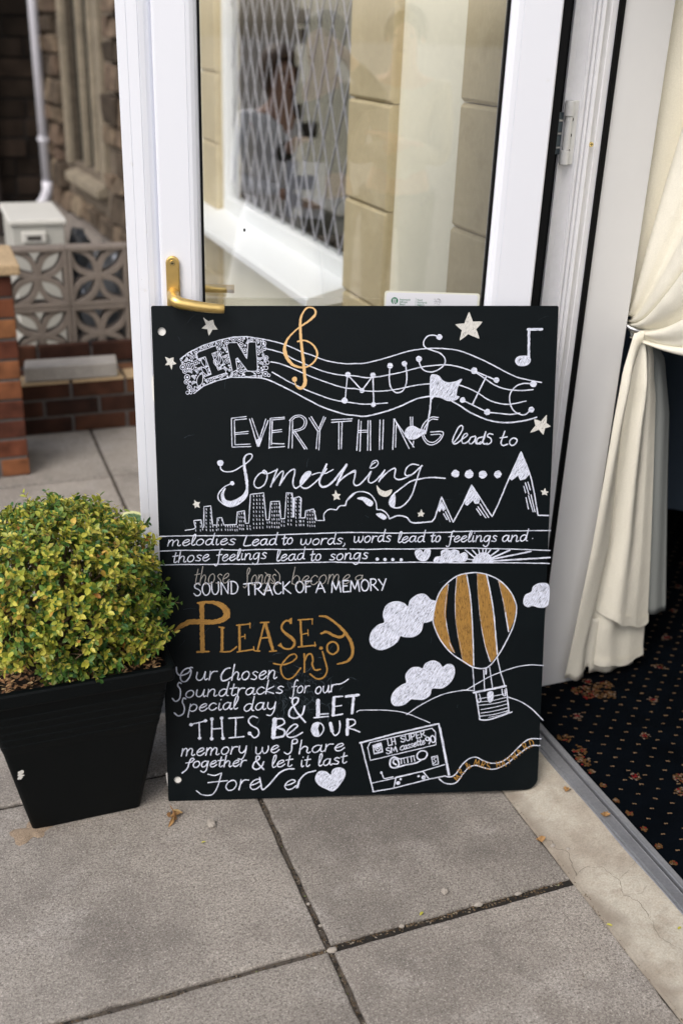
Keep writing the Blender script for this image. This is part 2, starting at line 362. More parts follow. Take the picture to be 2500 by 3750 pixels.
# ---------------------------------------------------------------- ground, paving, concrete, carpet
rnd = random.Random(1)
b = MB(); b.box(-200, 1.085, -200, 200, -0.5, -0.03); b.box(1.086, 200, -200, 200, -0.5, -0.032)
struct(b.build('ground', M['ground']))
b = MB(); b.box(-4.0, 1.083, -3.0, 9.0, -0.029, -0.0085)
b.box(0.552, 1.0825, 1.3405, 1.366, -0.0084, -0.0078, 1)
struct(b.build('joint_bed', [M['joint'], M['dark_joint']]))
b = MB()
P0X, P0Y, PIT = 0.548, 1.347, 0.602
for i in range(-7, 1):
    for k in range(-7, 12):
        x0 = P0X + PIT * (i) + 0.006; x1 = x0 + PIT - 0.012
        if i == 0: x1 = 1.0815
        y0 = P0Y + PIT * k + 0.006; y1 = y0 + PIT - 0.012
        if i == 0 and k == 0: y0 += 0.004
        if i == 0 and k == -1: y1 -= 0.003
        if k == 4 and False: continue
        # outline with slightly worn, chipped edges
        per = []
        N = 22
        def edge(ax, ay, bx, by):
            for q in range(N):
                t = q / N; e = rnd.uniform(-0.0012, 0.0012) - (rnd.uniform(0.002, 0.005) if rnd.random() < 0.06 else 0)
                px, py = ax + (bx - ax) * t, ay + (by - ay) * t
                cx, cy = (x0 + x1) / 2, (y0 + y1) / 2
                dx, dy = px - cx, py - cy; l = math.hypot(dx, dy)
                per.append((px + dx / l * e, py + dy / l * e))
        edge(x0, y0, x1, y0); edge(x1, y0, x1, y1); edge(x1, y1, x0, y1); edge(x0, y1, x0, y0)
        dz = rnd.uniform(-0.0012, 0.0012) if not (i in (-1, 0) and k in (-1, 0)) else 0.0
        cx, cy = (x0 + x1) / 2, (y0 + y1) / 2
        n = len(per)
        rings = [(1.0, -0.02), (1.0, -0.0042 + dz), (0.992, -0.0008 + dz), (0.978, dz)]
        vs = []
        for sc, z in rings:
            for px, py in per:
                hx, hy = (x1 - x0) / 2, (y1 - y0) / 2
                sx = 1 - (1 - sc) * 0.3 / hx; sy = 1 - (1 - sc) * 0.3 / hy
                vs.append((cx + (px - cx) * sx, cy + (py - cy) * sy, z))
        fs = []
        for r in range(3):
            for q in range(n): fs.append((r * n + q, r * n + (q + 1) % n, (r + 1) * n + (q + 1) % n, (r + 1) * n + q))
        fs.append(tuple(3 * n + q for q in range(n)))
        b.add(vs, fs)
struct(b.build('paving', M['slab'], smooth=False))
# concrete ramp up to the door threshold, with an uneven inner edge
b = MB()
NY = 160
# dirt washed against the slab edge: a real stain along the strip's low side
_n = M['concrete'].node_tree; _b = _n.nodes['Principled BSDF']; _tc = _n.nodes.new('ShaderNodeTexCoord')
_sx = _n.nodes.new('ShaderNodeSeparateXYZ'); _n.links.new(_tc.outputs['Object'], _sx.inputs[0])
_ns = _n.nodes.new('ShaderNodeTexNoise'); _ns.inputs['Scale'].default_value = 16; _ns.inputs['Detail'].default_value = 6; _n.links.new(_tc.outputs['Object'], _ns.inputs['Vector'])
_ad = _n.nodes.new('ShaderNodeMath'); _ad.operation = 'MULTIPLY_ADD'; _ad.inputs[1].default_value = 0.10; _n.links.new(_ns.outputs['Fac'], _ad.inputs[0]); _n.links.new(_sx.outputs[0], _ad.inputs[2])
_mr = _n.nodes.new('ShaderNodeMapRange'); _mr.inputs[1].default_value = 1.130; _mr.inputs[2].default_value = 1.168; _mr.inputs[3].default_value = 0.8; _mr.inputs[4].default_value = 0.0; _n.links.new(_ad.outputs[0], _mr.inputs[0])
_mx = _n.nodes.new('ShaderNodeMix'); _mx.data_type = 'RGBA'; _mx.inputs[7].default_value = (0.20, 0.165, 0.13, 1)
_n.links.new(_mr.outputs[0], _mx.inputs[0]); _n.links.new(_b.inputs['Base Color'].links[0].from_socket, _mx.inputs[6]); _n.links.new(_mx.outputs[2], _b.inputs['Base Color'])
Y0, Y1 = -3.0, 3.0
def conc(u, v):
    y = Y0 + (Y1 - Y0) * v
    x0 = 1.0815 + 0.0008 * math.sin(y * 9.1) + 0.0006 * math.sin(y * 31 + 1)
    if u == 0: return (x0, y, -0.0032)
    x = x0 + 0.004 + (1.2175 - x0 - 0.004) * (u - 0.1) / 0.9 if u > 0.1 else x0 + 0.004
    return (x, y, 0.0015 + 0.0285 * (x - 1.085) / 0.133 + 0.0012 * math.sin(y * 23 + x * 40))
b.grid(11, NY, conc)
def crack(pts, wd):
    fine = []
    for (ax, ay), (bx, by) in zip(pts, pts[1:]):
        L_ = math.hypot(bx - ax, by - ay); k = max(2, int(L_ / 0.006))
        for q in range(k):
            t = q / k; fine.append((ax + (bx - ax) * t + rnd.uniform(-1, 1) * 0.0022, ay + (by - ay) * t + rnd.uniform(-1, 1) * 0.0022))
    fine.append(pts[-1])
    for (ax, ay), (bx, by) in zip(fine, fine[1:]):
        d = Vector((bx - ax, by - ay, 0)); nn = Vector((-d.y, d.x, 0)).normalized() * wd * rnd.uniform(0.12, 0.45)
        z = lambda x: (0.0015 + 0.0285 * max(0, x - 1.085) / 0.133 + 0.0022) if x > 1.085 else 0.0016
        b.add([(ax + nn.x, ay + nn.y, z(ax)), (bx + nn.x, by + nn.y, z(bx)), (bx - nn.x, by - nn.y, z(bx)), (ax - nn.x, ay - nn.y, z(ax))], [(0, 1, 2, 3)], 1)
crack([(1.093, 1.352), (1.12, 1.362), (1.15, 1.345), (1.16, 1.30), (1.148, 1.265), (1.165, 1.235), (1.158, 1.19)], 0.0011)
crack([(1.16, 1.30), (1.185, 1.31), (1.217, 1.325)], 0.0007)
crack([(1.085, 1.47), (1.10, 1.455), (1.094, 1.435), (1.112, 1.415), (1.105, 1.39), (1.093, 1.352)], 0.0016)
crack([(1.148, 1.265), (1.18, 1.25), (1.2, 1.262)], 0.0006)
crack([(1.16, 1.19), (1.15, 1.15), (1.17, 1.1)], 0.0008)
struct(b.build('concrete_strip', [M['concrete'], M['crack']], fix=False))

# carpet with its woven pattern
b = MB()
b.add([(1.270, -3, 0.03), (5.4, -3, 0.03), (5.4, 5.1, 0.03), (1.270, 5.1, 0.03)], [(0, 1, 2, 3)], 0)
def blob(x, y, r, mi, z, n=9, rag=0.4, sx=1.0):
    a0 = rnd.uniform(0, 6.28)
    vs = [(x + math.cos(a0 + 6.283 * k / n) * r * sx * (1 + rnd.uniform(-rag, rag)), y + math.sin(a0 + 6.283 * k / n) * r * (1 + rnd.uniform(-rag, rag)), z) for k in range(n)]
    b.add(vs, [tuple(range(n))], mi)
for k in range(0, 40):
    for j in range(-40, 28):
        x = 1.3215 + 0.0277 * k; y = 1.632 - 0.0515 * j - 0.026 * (k % 2)
        if y < 0.4 or y > 3.2: continue
        # a little bow tie of woven tufts
        for q in (-1, 1):
            blob(x + q * 0.0026 + rnd.uniform(-.0006, .0006), y - q * 0.0012 + rnd.uniform(-.0006, .0006), rnd.uniform(.0017, .0027), 1, 0.0312 + 0.0002 * (q > 0), 7, 0.35)
        blob(x, y, 0.0016, 1, 0.0316, 6, 0.3)
def flower(x, y):
    for q in range(26):
        a = rnd.uniform(0, 6.28); r = 0.0155 * math.sqrt(rnd.random())
        mi = 2 if rnd.random() < 0.35 else 3
        if r < 0.0075: mi = 4
        blob(x + math.cos(a) * r, y + math.sin(a) * r * 0.8, rnd.uniform(0.0015, 0.003), mi, 0.0318 + q * 0.00004, 7, 0.45)
for fx in range(0, 9):
    for fy in range(-6, 9):
        if (fx + fy) % 2 == 0: flower(1.379 + 0.1143 * fx, 1.557 + 0.1235 * fy + (fx % 2) * 0.0)
def scroll(x, y, r, n=40):
    for q in range(n):
        a = rnd.uniform(0, 6.28); rr = r * rnd.random() ** 0.6
        mi = 2 if rnd.random() < 0.72 else (3 if rnd.random() < 0.6 else 4)
        blob(x + math.cos(a) * rr, y + math.sin(a) * rr, rnd.uniform(0.0016, 0.0036), mi, 0.0324 + q * 0.00003, 7, 0.45)
for (x, y, r) in ((1.300, 1.735, 0.017), (1.308, 1.683, 0.019), (1.296, 1.641, 0.017), (1.292, 1.66, 0.012), (1.291, 1.604, 0.008), (1.289, 1.553, 0.007), (1.288, 1.50, 0.007), (1.291, 1.453, 0.008), (1.290, 1.40, 0.007), (1.289, 1.345, 0.007), (1.287, 1.293, 0.007), (1.288, 1.24, 0.007),
                  (1.473, 1.515, 0.016), (1.447, 1.476, 0.016), (1.49, 1.47, 0.018), (1.458, 1.872, 0.018), (1.486, 1.867, 0.02), (1.514, 1.858, 0.02), (1.53, 1.90, 0.017), (1.44, 1.90, 0.014), (1.50, 1.895, 0.014), (1.47, 1.90, 0.013)):
    scroll(x, y, r, int(10 + r * 1700))
struct(b.build('carpet', [M['carpet'], M['beige'], M['orange'], M['pink'], M['red']], fix=False))

# aluminium threshold strip
t = thing('door_threshold', 'ribbed aluminium threshold strip between concrete and dark carpet', 'threshold', (1.245, 1.2, 0.02))
prof = [(1.2165, 0.012), (1.2165, 0.029), (1.219, 0.0315), (1.2225, 0.0315), (1.2235, 0.030), (1.225, 0.030), (1.226, 0.0325)]
x = 1.226
while x < 1.2485:
    prof += [(x + 0.0004, 0.0336), (x + 0.0011, 0.0336), (x + 0.0015, 0.0328)]; x += 0.0015
prof += [(1.2495, 0.0335), (1.251, 0.0335), (1.251, 0.012)]
b = MB(); b.extrude([(p, q) for p, q in prof], lambda a, c, y: (a, y, c), -0.4, 1.925); b.build('tread', M['alu'], t)
b = MB(); b.box(1.2511, 1.2579, -0.4, 1.925, 0.012, 0.0262); b.build('groove', M['alu_dark'], t)
b = MB(); b.extrude([(1.258, 0.012), (1.258, 0.034), (1.2595, 0.0365), (1.2615, 0.0365), (1.2625, 0.0352), (1.272, 0.0368), (1.2745, 0.0345), (1.2745, 0.031)], lambda a, c, y: (a, y, c), -0.4, 1.925); b.build('carpet_bar', M['alu'], t)

# ---------------------------------------------------------------- the house with its doorway and leaded window
house = thing('house', 'cream rendered house with tan quoins, leaded window and open doorway', 'house', (1.3, 2.5, 0))
WX0, WX1 = 1.245, 1.46
b = MB()
TOP = 2.9
DY0, DY1, DZ = 0.25, 1.9655, 2.14
WY0, WY1, WZ0, WZ1 = 3.10, 4.655, 0.83, 2.25
b.box(WX0, WX1, -3.0, DY0, -0.02, TOP)
b.box(WX0, WX1, DY0, DY1, DZ, TOP)
b.box(WX0, WX1, DY1, WY0, -0.02, TOP)
b.box(WX0, WX1, WY0, WY1, -0.02, WZ0)
b.box(WX0, WX1, WY0, WY1, WZ1, TOP)
b.box(WX0, WX1, WY1, 5.15, -0.02, TOP)
b.build('wall', M['render'], house)
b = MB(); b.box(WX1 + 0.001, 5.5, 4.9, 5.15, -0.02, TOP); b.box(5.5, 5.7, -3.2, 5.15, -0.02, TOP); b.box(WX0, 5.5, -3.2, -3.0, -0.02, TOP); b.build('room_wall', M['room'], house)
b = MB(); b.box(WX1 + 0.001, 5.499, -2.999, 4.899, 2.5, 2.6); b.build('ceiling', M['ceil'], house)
b = MB(); b.box(WX0 - 0.05, 5.75, -3.25, 5.2, TOP + 0.001, TOP + 0.15); b.build('roof', M['mortar'], house)
# quoins: stacked raised blocks with chamfered bed joints
def quoin_stack(y0, y1, zj, jit):
    q = MB()
    zs = [0.0] + list(zj) + [2.89]
    rq = random.Random(jit)
    for z0, z1 in zip(zs, zs[1:]):
        ca = 0.0095
        ys0 = y0 + rq.uniform(-0.004, 0.004); ys1 = y1 + rq.uniform(-0.004, 0.004)
        # front face polygon in (y, z), chamfered
        X0, X1 = WX0 - 0.0005, WX0 - 0.028
        v = [(X0, ys0, z0 + 0.001), (X0, ys1, z0 + 0.001), (X0, ys1, z1 - 0.001), (X0, ys0, z1 - 0.001),
             (X1 + ca, ys0, z0 + 0.001), (X1 + ca, ys1, z0 + 0.001), (X1 + ca, ys1, z1 - 0.001), (X1 + ca, ys0, z1 - 0.001),
             (X1, ys0 + ca * .4, z0 + ca), (X1, ys1 - ca * .4, z0 + ca), (X1, ys1 - ca * .4, z1 - ca), (X1, ys0 + ca * .4, z1 - ca)]
        q.add(v, [(0, 1, 5, 4), (1, 2, 6, 5), (2, 3, 7, 6), (3, 0, 4, 7), (4, 5, 9, 8), (5, 6, 10, 9), (6, 7, 11, 10), (7, 4, 8, 11), (8, 9, 10, 11)])
    return q
for (y0, y1, zj, sd_) in ((1.985, 2.385, [0.28, 0.565, 0.855, 1.147, 1.436, 1.73, 2.02, 2.31, 2.6], 3), (2.795, 3.112, [0.26, 0.545, 0.83, 1.115, 1.402, 1.70, 1.99, 2.28, 2.57], 4), (4.665, 4.93, [0.26, 0.545, 0.83, 1.115, 1.402, 1.70, 1.99, 2.28, 2.57], 5)):
    quoin_stack(y0, y1, zj, sd_).build('quoin', M['quoin'], house, bevel=0.0015, seg=1)
# window: frame, lattice, pane, sill
fr = MB()
FX0, FX1 = 1.243, 1.30
fr.box(FX0, FX1, WY0 + 0.001, WY0 + 0.06, WZ0 + 0.001, WZ1 - 0.001)
fr.box(FX0, FX1, WY1 - 0.06, WY1 - 0.001, WZ0 + 0.001, WZ1 - 0.001)
fr.box(FX0, FX1, WY0 + 0.061, WY1 - 0.061, WZ0 + 0.001, WZ0 + 0.072)
fr.box(FX0, FX1, WY0 + 0.061, WY1 - 0.061, WZ1 - 0.06, WZ1 - 0.001)
wf = fr.build('window', M['sill'], house, bevel=0.006)
b = MB(); b.box(1.272, 1.278, WY0 + 0.055, WY1 - 0.055, WZ0 + 0.066, WZ1 - 0.055); b.build('pane', M['wglass'], wf)
b = MB()
gy0, gy1, gz0, gz1 = WY0 + 0.061, WY1 - 0.061, WZ0 + 0.073, WZ1 - 0.061
dy, dzz = 0.122, 0.232
def clipseg(p, q):
    t0, t1 = 0.0, 1.0; d = (q[0] - p[0], q[1] - p[1])
    for pp, qq in ((-d[0], p[0] - gy0), (d[0], gy1 - p[0]), (-d[1], p[1] - gz0), (d[1], gz1 - p[1])):
        if pp == 0: continue
        r_ = qq / pp
        if pp < 0: t0 = max(t0, r_)
        else: t1 = min(t1, r_)
    return None if t0 >= t1 else ((p[0] + d[0] * t0, p[1] + d[1] * t0), (p[0] + d[0] * t1, p[1] + d[1] * t1))
for sgn, xoff in ((1, 0.0), (-1, 0.0012)):
    k = -40
    while k < 60:
        p = (gy0 + k * dy, gz0); L_ = 3.0
        q = (p[0] + sgn * L_ * dy / dzz, gz0 + L_)
        r_ = clipseg(p, q); k += 1
        if not r_: continue
        (ay, az), (by, bz) = r_
        d = Vector((0, by - ay, bz - az)); n_ = Vector((0, -d.z, d.y)).normalized() * 0.0021
        xx0, xx1 = 1.2700 - xoff, 1.2716 - xoff
        v = [(xx, yy + s_ * n_.y, zz + s_ * n_.z) for xx in (xx1, xx0) for (yy, zz) in ((ay, az), (by, bz)) for s_ in (-1, 1)]
        b.add(v, [(0, 1, 3, 2), (4, 6, 7, 5), (0, 4, 5, 1), (2, 3, 7, 6), (1, 5, 7, 3), (0, 2, 6, 4)])
b.build('lead_lattice', M['lead'], wf)
b = MB(); b.extrude([(1.2465, 0.826), (1.243, 0.845), (1.10, 0.808), (1.094, 0.800), (1.094, 0.776), (1.10, 0.772), (1.2445, 0.79)], lambda a, c, y: (a, y, c), 3.10, 4.94); b.build('sill', M['sill'], wf, bevel=0.002)

# ---------------------------------------------------------------- door frame (jamb) with gaskets and the white side panel
t = thing('door_frame', 'white ribbed door frame with black seals and wide white reveal panel', 'door frame', (1.28, 1.95, 0.03))
J0, J1 = 0.031, 2.139
b = MB()
yb = 1.965
prof = [(1.226, yb), (1.226, 1.943), (1.2395, 1.943), (1.2402, 1.9448), (1.241, 1.9442), (1.262, 1.9405), (1.2635, 1.936), (1.267, 1.9345), (1.270, 1.936), (1.2705, 1.9415), (1.2735, 1.9415), (1.2745, 1.936), (1.278, 1.934), (1.281, 1.936), (1.2815, 1.940), (1.2850, 1.940), (1.2860, 1.9365), (1.291, 1.9345), (1.296, 1.937), (1.2975, 1.943), (1.310, 1.9452), (1.3115, 1.944), (1.3255, 1.945), (1.3255, yb)]
b.extrude(prof, lambda a, c, z: (a, c, z), J0, J1); b.build('jamb', M['upvc_dull'], t)
b = MB(); b.box(1.3257, 1.3385, 1.9395, yb, J0, J1); b.build('seal', M['rubber'], t)
b = MB(); b.box(1.168, 1.2258, 1.949, yb - 0.0005, J0, J1); b.build('seal', M['rubber'], t)
b = MB(); b.box(1.3387, 1.4610, 1.9475, yb, J0, J1); b.build('side_panel', M['board_panel'], t, bevel=0.002)
b = MB(); b.tube([(1.2955, 1.938, 1.384), (1.2955, 1.9325, 1.384)], [0.0052, 0.0046], 16); b.box(1.2922, 1.2988, 1.9318, 1.9324, 1.3835, 1.3845, 1); b.box(1.295, 1.296, 1.9318, 1.9324, 1.381, 1.387, 1)
b.build('screw', [M['brass_poly'], M['rubber']], t)
b = MB(); b.box(1.2255, 1.46, DY0 + 0.0005, 1.9645, DZ - 0.06, DZ - 0.0005); b.build('head', M['upvc'], t)
b = MB(); b.box(1.2255, 1.3385, DY0 + 0.0005, DY0 + 0.05, J0, DZ - 0.061); b.build('jamb', M['upvc'], t)

# ---------------------------------------------------------------- the open glazed door
TLx, TLy = 0.406, 2.097
DU = Vector((0.9563, -0.2925, 0)); DN = Vector((0.2925, 0.9563, 0))
def dp(s, t_, z): return Vector((TLx, TLy, 0)) + DU * s + DN * (0.015 - t_) + Vector((0, 0, z))
door = thing('glazed_door', 'open white glazed door with gold lever handle behind the blackboard', 'door', dp(0.37, -0.03, 0.05))
DB, DT = 0.045, 2.06
b = MB()
lp = [(-0.045, -0.055), (-0.045, -0.010), (-0.043, -0.0065), (-0.026, -0.0055), (-0.0255, -0.0065), (-0.025, -0.0055), (-0.005, -0.0045), (-0.0045, -0.006), (-0.003, -0.005), (0.006, -0.0075), (0.014, -0.0125), (0.0195, -0.019), (0.0203, -0.0035), (0.0225, -0.0006), (0.026, 0), (0.082, 0), (0.0825, -0.0012), (0.0832, -0.0003), (0.090, -0.0012), (0.097, -0.005), (0.102, -0.011), (0.1035, -0.0165), (0.1035, -0.055)]
b.extrude(lp, dp, DB, DT)
rp = [(0.689, -0.055), (0.689, -0.0165), (0.690, -0.011), (0.695, -0.005), (0.702, -0.0012), (0.711, -0.0003), (0.7117, -0.0012), (0.7122, 0), (0.783, 0), (0.786, -0.0025), (0.786, -0.055)]
b.extrude(rp, dp, DB, DT)
def rail(z0, z1):
    pts = [(z0, -0.054), (z0, -0.0012), (z0 + 0.003, -0.0004), (z1 - 0.022, -0.0004), (z1 - 0.014, -0.002), (z1 - 0.004, -0.009), (z1, -0.017), (z1, -0.054)]
    b.extrude(pts, lambda a, c, s: dp(s, c, a), 0.1037, 0.6888)
rail(DB, 0.20)
b.box(0, 0.0001, 0, 0.0001, 1, 1.0001) if False else None
pts = [(1.96, -0.054), (1.96, -0.017), (1.974, -0.002), (1.982, -0.0004), (DT, -0.0004), (DT, -0.054)]
b.extrude(pts, lambda a, c, s: dp(s, c, a), 0.1037, 0.6888)
b.build('leaf', M['upvc'], door)
b = MB(); b.fbox(dp, 0.1037, 0.1078, -0.030, -0.0148, 0.2005, 1.9595); b.fbox(dp, 0.6842, 0.6887, -0.030, -0.0148, 0.2005, 1.9595); b.fbox(dp, 0.1079, 0.6841, -0.030, -0.0148, 0.2005, 0.2045); b.fbox(dp, 0.1079, 0.6841, -0.030, -0.0148, 1.9555, 1.9595)
b.fbox(dp, 0.7863, 0.803, -0.050, -0.007, DB, DT)
b.build('gasket', M['rubber'], door)
b = MB(); b.fbox(dp, 0.1045, 0.688, -0.0225, -0.0185, 0.2012, 1.9588); b.build('glass_pane', M['glass'], door)
# handle
b = MB()
pl = []
for a in range(13): th = math.pi * a / 12; pl.append((0.0455 + 0.0135 * math.cos(th), 1.1445 + 0.0135 * math.sin(th)))
for a in range(13): th = math.pi + math.pi * a / 12; pl.append((0.0455 + 0.0135 * math.cos(th), 0.93 + 0.0135 * math.sin(th)))
b.extrude(pl, lambda a, c, t_: dp(a, t_, c), 0.0003, 0.010)
hd = b.build('handle', M['brass'], door, bevel=0.003, seg=3)
b = MB()
def bez(p0, p1, p2, p3, n):
    o = []
    for i in range(n + 1):
        t_ = i / n; o.append(tuple((1 - t_) ** 3 * a + 3 * (1 - t_) ** 2 * t_ * b_ + 3 * (1 - t_) * t_ ** 2 * c + t_ ** 3 * d for a, b_, c, d in zip(p0, p1, p2, p3)))
    return o
path = [dp(*q) for q in ([(0.0455, 0.010, 1.083), (0.0455, 0.022, 1.083)] + bez((0.0455, 0.026, 1.083), (0.0465, 0.050, 1.082), (0.050, 0.056, 1.079), (0.064, 0.0565, 1.0745), 8) + bez((0.075, 0.0565, 1.0725), (0.095, 0.056, 1.069), (0.12, 0.054, 1.065), (0.149, 0.050, 1.0635), 7))]
rad = [0.0125, 0.0115] + [0.011, 0.0112, 0.0116, 0.0120, 0.0124, 0.0126, 0.0126, 0.0124, 0.0120] + [0.0118, 0.0116, 0.0112, 0.0108, 0.0104, 0.0101, 0.0099, 0.0098]
b.tube(path, rad, 20, flat=0.95)
b.build('lever', M['brass'], hd, smooth=True, bevel=0.0015, seg=2)
b = MB(); b.tube([dp(0.0455, 0.0102, 1.1445), dp(0.0455, 0.0112, 1.1445)], [0.0056, 0.005], 18); b.fbox(dp, 0.0425, 0.0485, 0.0112, 0.0115, 1.1438, 1.1452, 1); b.fbox(dp, 0.0448, 0.0462, 0.0112, 0.0115, 1.1415, 1.1475, 1)
b.build('screw', [M['brass_poly'], M['rubber']], hd)
b = MB()
b.tube([dp(0.046, -0.056, 1.068), dp(0.046, -0.085, 1.068), dp(0.047, -0.100, 1.068), dp(0.054, -0.108, 1.068), dp(0.07, -0.111, 1.068), dp(0.11, -0.111, 1.068), dp(0.165, -0.109, 1.068)], [0.009] * 6 + [0.0088], 18)
b.build('inner_lever', M['brass'], door, smooth=True, bevel=0.001)
# hinge between door edge and jamb
hx, hy = 1.2325, 1.931
b = MB()
b.tube([(hx, hy, 1.4385), (hx, hy, 1.4675)], 0.0095, 20); b.tube([(hx, hy, 1.3455), (hx, hy, 1.3735)], 0.0095, 20)
b.tube([(hx + 0.001, hy, 1.3737), (hx + 0.001, hy, 1.4383)], 0.0072, 20)
b.box(1.2405, 1.2555, 1.9345, 1.9425, 1.345, 1.468)
b.box(1.2035, 1.2115, 1.940, 1.9485, 1.346, 1.468)
hg = b.build('hinge', M['hinge'], door, bevel=0.0012)
b = MB(); b.box(1.2118, 1.2245, 1.938, 1.9425, 1.365, 1.445)
for zz in (1.378, 1.405, 1.43): b.tube([(1.2135, 1.937, zz), (1.2235, 1.937, zz)], 0.003, 10, 1)
for zz in (1.372, 1.402, 1.432): b.tube([(1.2405, 1.934, zz), (1.2405, 1.9312, zz)], 0.0042, 12, 2)
b.build('hinge_screw', [M['hinge_grey'], M['steel'], M['rubber']], hg)
# fly-sized speck on the pane
b = MB(); b.ball(dp(0.189, -0.0178, 1.208), (0.0022, 0.001, 0.0035), 8, 6); b.build('dirt_speck', M['rubber'], door)

# rating notice stuck low on the glass
st = thing('notice', 'white notice with green agency logo stuck low on the door glass', 'notice', dp(0.58, -0.017, 1.03))
def rrect(s0, s1, z0, z1, r, n=6):
    o = []
    for cx, cz, a0 in ((s1 - r, z1 - r, 0), (s0 + r, z1 - r, 90), (s0 + r, z0 + r, 180), (s1 - r, z0 + r, 270)):
        for k in range(n + 1): a = R(a0 + 90 * k / n); o.append((cx + r * math.cos(a), cz + r * math.sin(a)))
    return o
def tilt(pl): return [(a, c + (0.58 - a) * 0.012) for a, c in pl]
b = MB(); b.extrude(tilt(rrect(0.479, 0.680, 0.955, 1.0895, 0.006)), lambda a, c, t_: dp(a, t_, c), -0.0183, -0.0180); b.build('backing', M['sticker_clear'], st)
b = MB(); b.extrude(tilt(rrect(0.4825, 0.6755, 0.959, 1.0865, 0.006)), lambda a, c, t_: dp(a, t_, c), -0.0178, -0.0174); b.build('label_face', M['sticker'], st)
def text_mesh(txt, s0, z0, size, material, parent, t_=-0.0171, name='lettering'):
    cu = D.curves.new('txt', 'FONT'); cu.body = txt; cu.size = size; cu.space_line = 0.86; cu.extrude = 0.00004
    o = D.objects.new('txt', cu); COL.objects.link(o)
    me = D.meshes.new_from_object(o.evaluated_get(bpy.context.evaluated_depsgraph_get()))
    D.objects.remove(o); D.curves.remove(cu)
    off = parent_world(parent)
    for v in me.vertices:
        v.co = dp(s0 + v.co.x * 0.92, t_ + v.co.z, z0 + v.co.y + (0.58 - s0 - v.co.x) * 0.012) - off
    me.materials.clear(); me.materials.append(material)
    q = D.objects.new(name, me); COL.objects.link(q); q.parent = parent
    return q
text_mesh('Asiantaeth\nSafonau\nBwyd', 0.5110, 1.0705, 0.0058, M['green'], st)
text_mesh('Food\nStandards\nAgency', 0.5480, 1.0705, 0.0058, M['green'], st)
text_mesh('food.gov.uk/ratings', 0.5110, 1.0560, 0.0046, M['green2'], st)
b = MB(); b.fbox(dp, 0.5448, 0.5452, -0.0172, -0.0170, 1.054, 1.077); b.build('divider', M['green'], st)
b = MB()
disc = [(0.5005 + 0.0072 * math.cos(6.283 * k / 28), 1.0705 + 0.0072 * math.sin(6.283 * k / 28)) for k in range(28)]
b.extrude(disc, lambda a, c, t_: dp(a, t_, c), -0.0173, -0.0171, 0)
for k in range(4): b.fbox(dp, 0.4966 + 0.0021 * k, 0.4976 + 0.0021 * k, -0.0170, -0.0168, 1.0655, 1.0745, 1)
b.fbox(dp, 0.4966, 0.5039, -0.0168, -0.0167, 1.0735, 1.0745, 1); b.fbox(dp, 0.4987, 0.5010, -0.0167, -0.0166, 1.0635, 1.066, 1)
b.build('logo', [M['green'], M['sticker']], st)
b = MB()
def sline(pts, wd, mi=0, t_=-0.0170):
    for i, ((a, c), (e, g)) in enumerate(zip(pts, pts[1:])):
        d = Vector((e - a, g - c)); n_ = Vector((-d.y, d.x)).normalized() * wd
        b.add([dp(a + n_.x, t_ + i * 2e-6, c + n_.y), dp(e + n_.x, t_ + i * 2e-6, g + n_.y), dp(e - n_.x, t_ + i * 2e-6, g - n_.y), dp(a - n_.x, t_ + i * 2e-6, c - n_.y)], [(0, 1, 2, 3)], mi)
ox, oz = 0.5905, 1.0700
dr = lambda L_: [(ox + a * 0.0085, oz + c * 0.0085) for a, c in L_]
sline(dr([(-.9, .55), (-.6, .7), (-.45, .5), (-.5, .2), (-.3, 0), (0, .05), (.35, .0), (.6, .1), (.85, .3), (.9, 0), (.7, -.25), (.5, -.2)]), 0.00022)
sline(dr([(-.3, 0), (-.1, .45), (.15, .85), (.2, .5), (.45, .75), (.4, .4), (.7, .6), (.5, .2)]), 0.00022)
sline(dr([(-.45, .1), (-.7, -.1), (-.9, .1)]), 0.0002); sline(dr([(-.35, -.05), (-.45, -.5), (-.75, -.75)]), 0.0002); sline(dr([(.1, -.05), (.0, -.5), (-.15, -.8)]), 0.0002); sline(dr([(.5, -.15), (.55, -.55), (.3, -.8), (.65, -.8)]), 0.0002)
sline([(ox - .011, oz - .0095), (ox + .012, oz - .0095)], 0.0001)
b.build('emblem', M['ink'], st, fix=False)
text_mesh('Llywodraeth Cymru', 0.5795, 1.0568, 0.0030, M['ink'], st)
text_mesh('Welsh Government', 0.5795, 1.0538, 0.0030, M['ink'], st)

# ---------------------------------------------------------------- the blackboard and its drawings
B_BL = Vector((0.350011, 1.851628, -0.000311)); BU = Vector((0.955791, -0.293524, 0.017545)); BV = Vector((-0.051504, -0.225860, -0.972797)); BN = Vector((-0.289502, -0.928887, 0.230993))
BW, BH = 0.841, 1.08800
B_TL = B_BL - BV * BH
board = thing('chalkboard', 'large black board of white and gold hand lettering leaning on the door', 'chalkboard', B_BL + BU * (BW / 2) + Vector((0, 0, 0.006)))
LIFT = 0.0005
def bp(x, y, h=0.0): return B_TL + BU * x + BV * y + BN * h + Vector((0, 0, LIFT))
TH = 0.005
outline = []
def arc(cx, cy, r, a0, a1, n=7):
    return [(cx + r * math.cos(R(a0 + (a1 - a0) * k / n)), cy + r * math.sin(R(a0 + (a1 - a0) * k / n))) for k in range(n + 1)]
outline += arc(0.004, 0.004, 0.004, 180, 270) + arc(BW - 0.004, 0.004, 0.004, 270, 360) + arc(BW - 0.034, BH - 0.030, 0.030, 0, 90, 9) + arc(0.004, BH - 0.004, 0.004, 90, 180)
HOLES = [(0.0198, 0.0514), (0.0221, 1.0380)]
holes = [[(hx_ + 0.0085 * math.cos(6.2832 * k / 24), hy_ + 0.0085 * math.sin(6.2832 * k / 24)) for k in range(24)] for hx_, hy_ in HOLES]
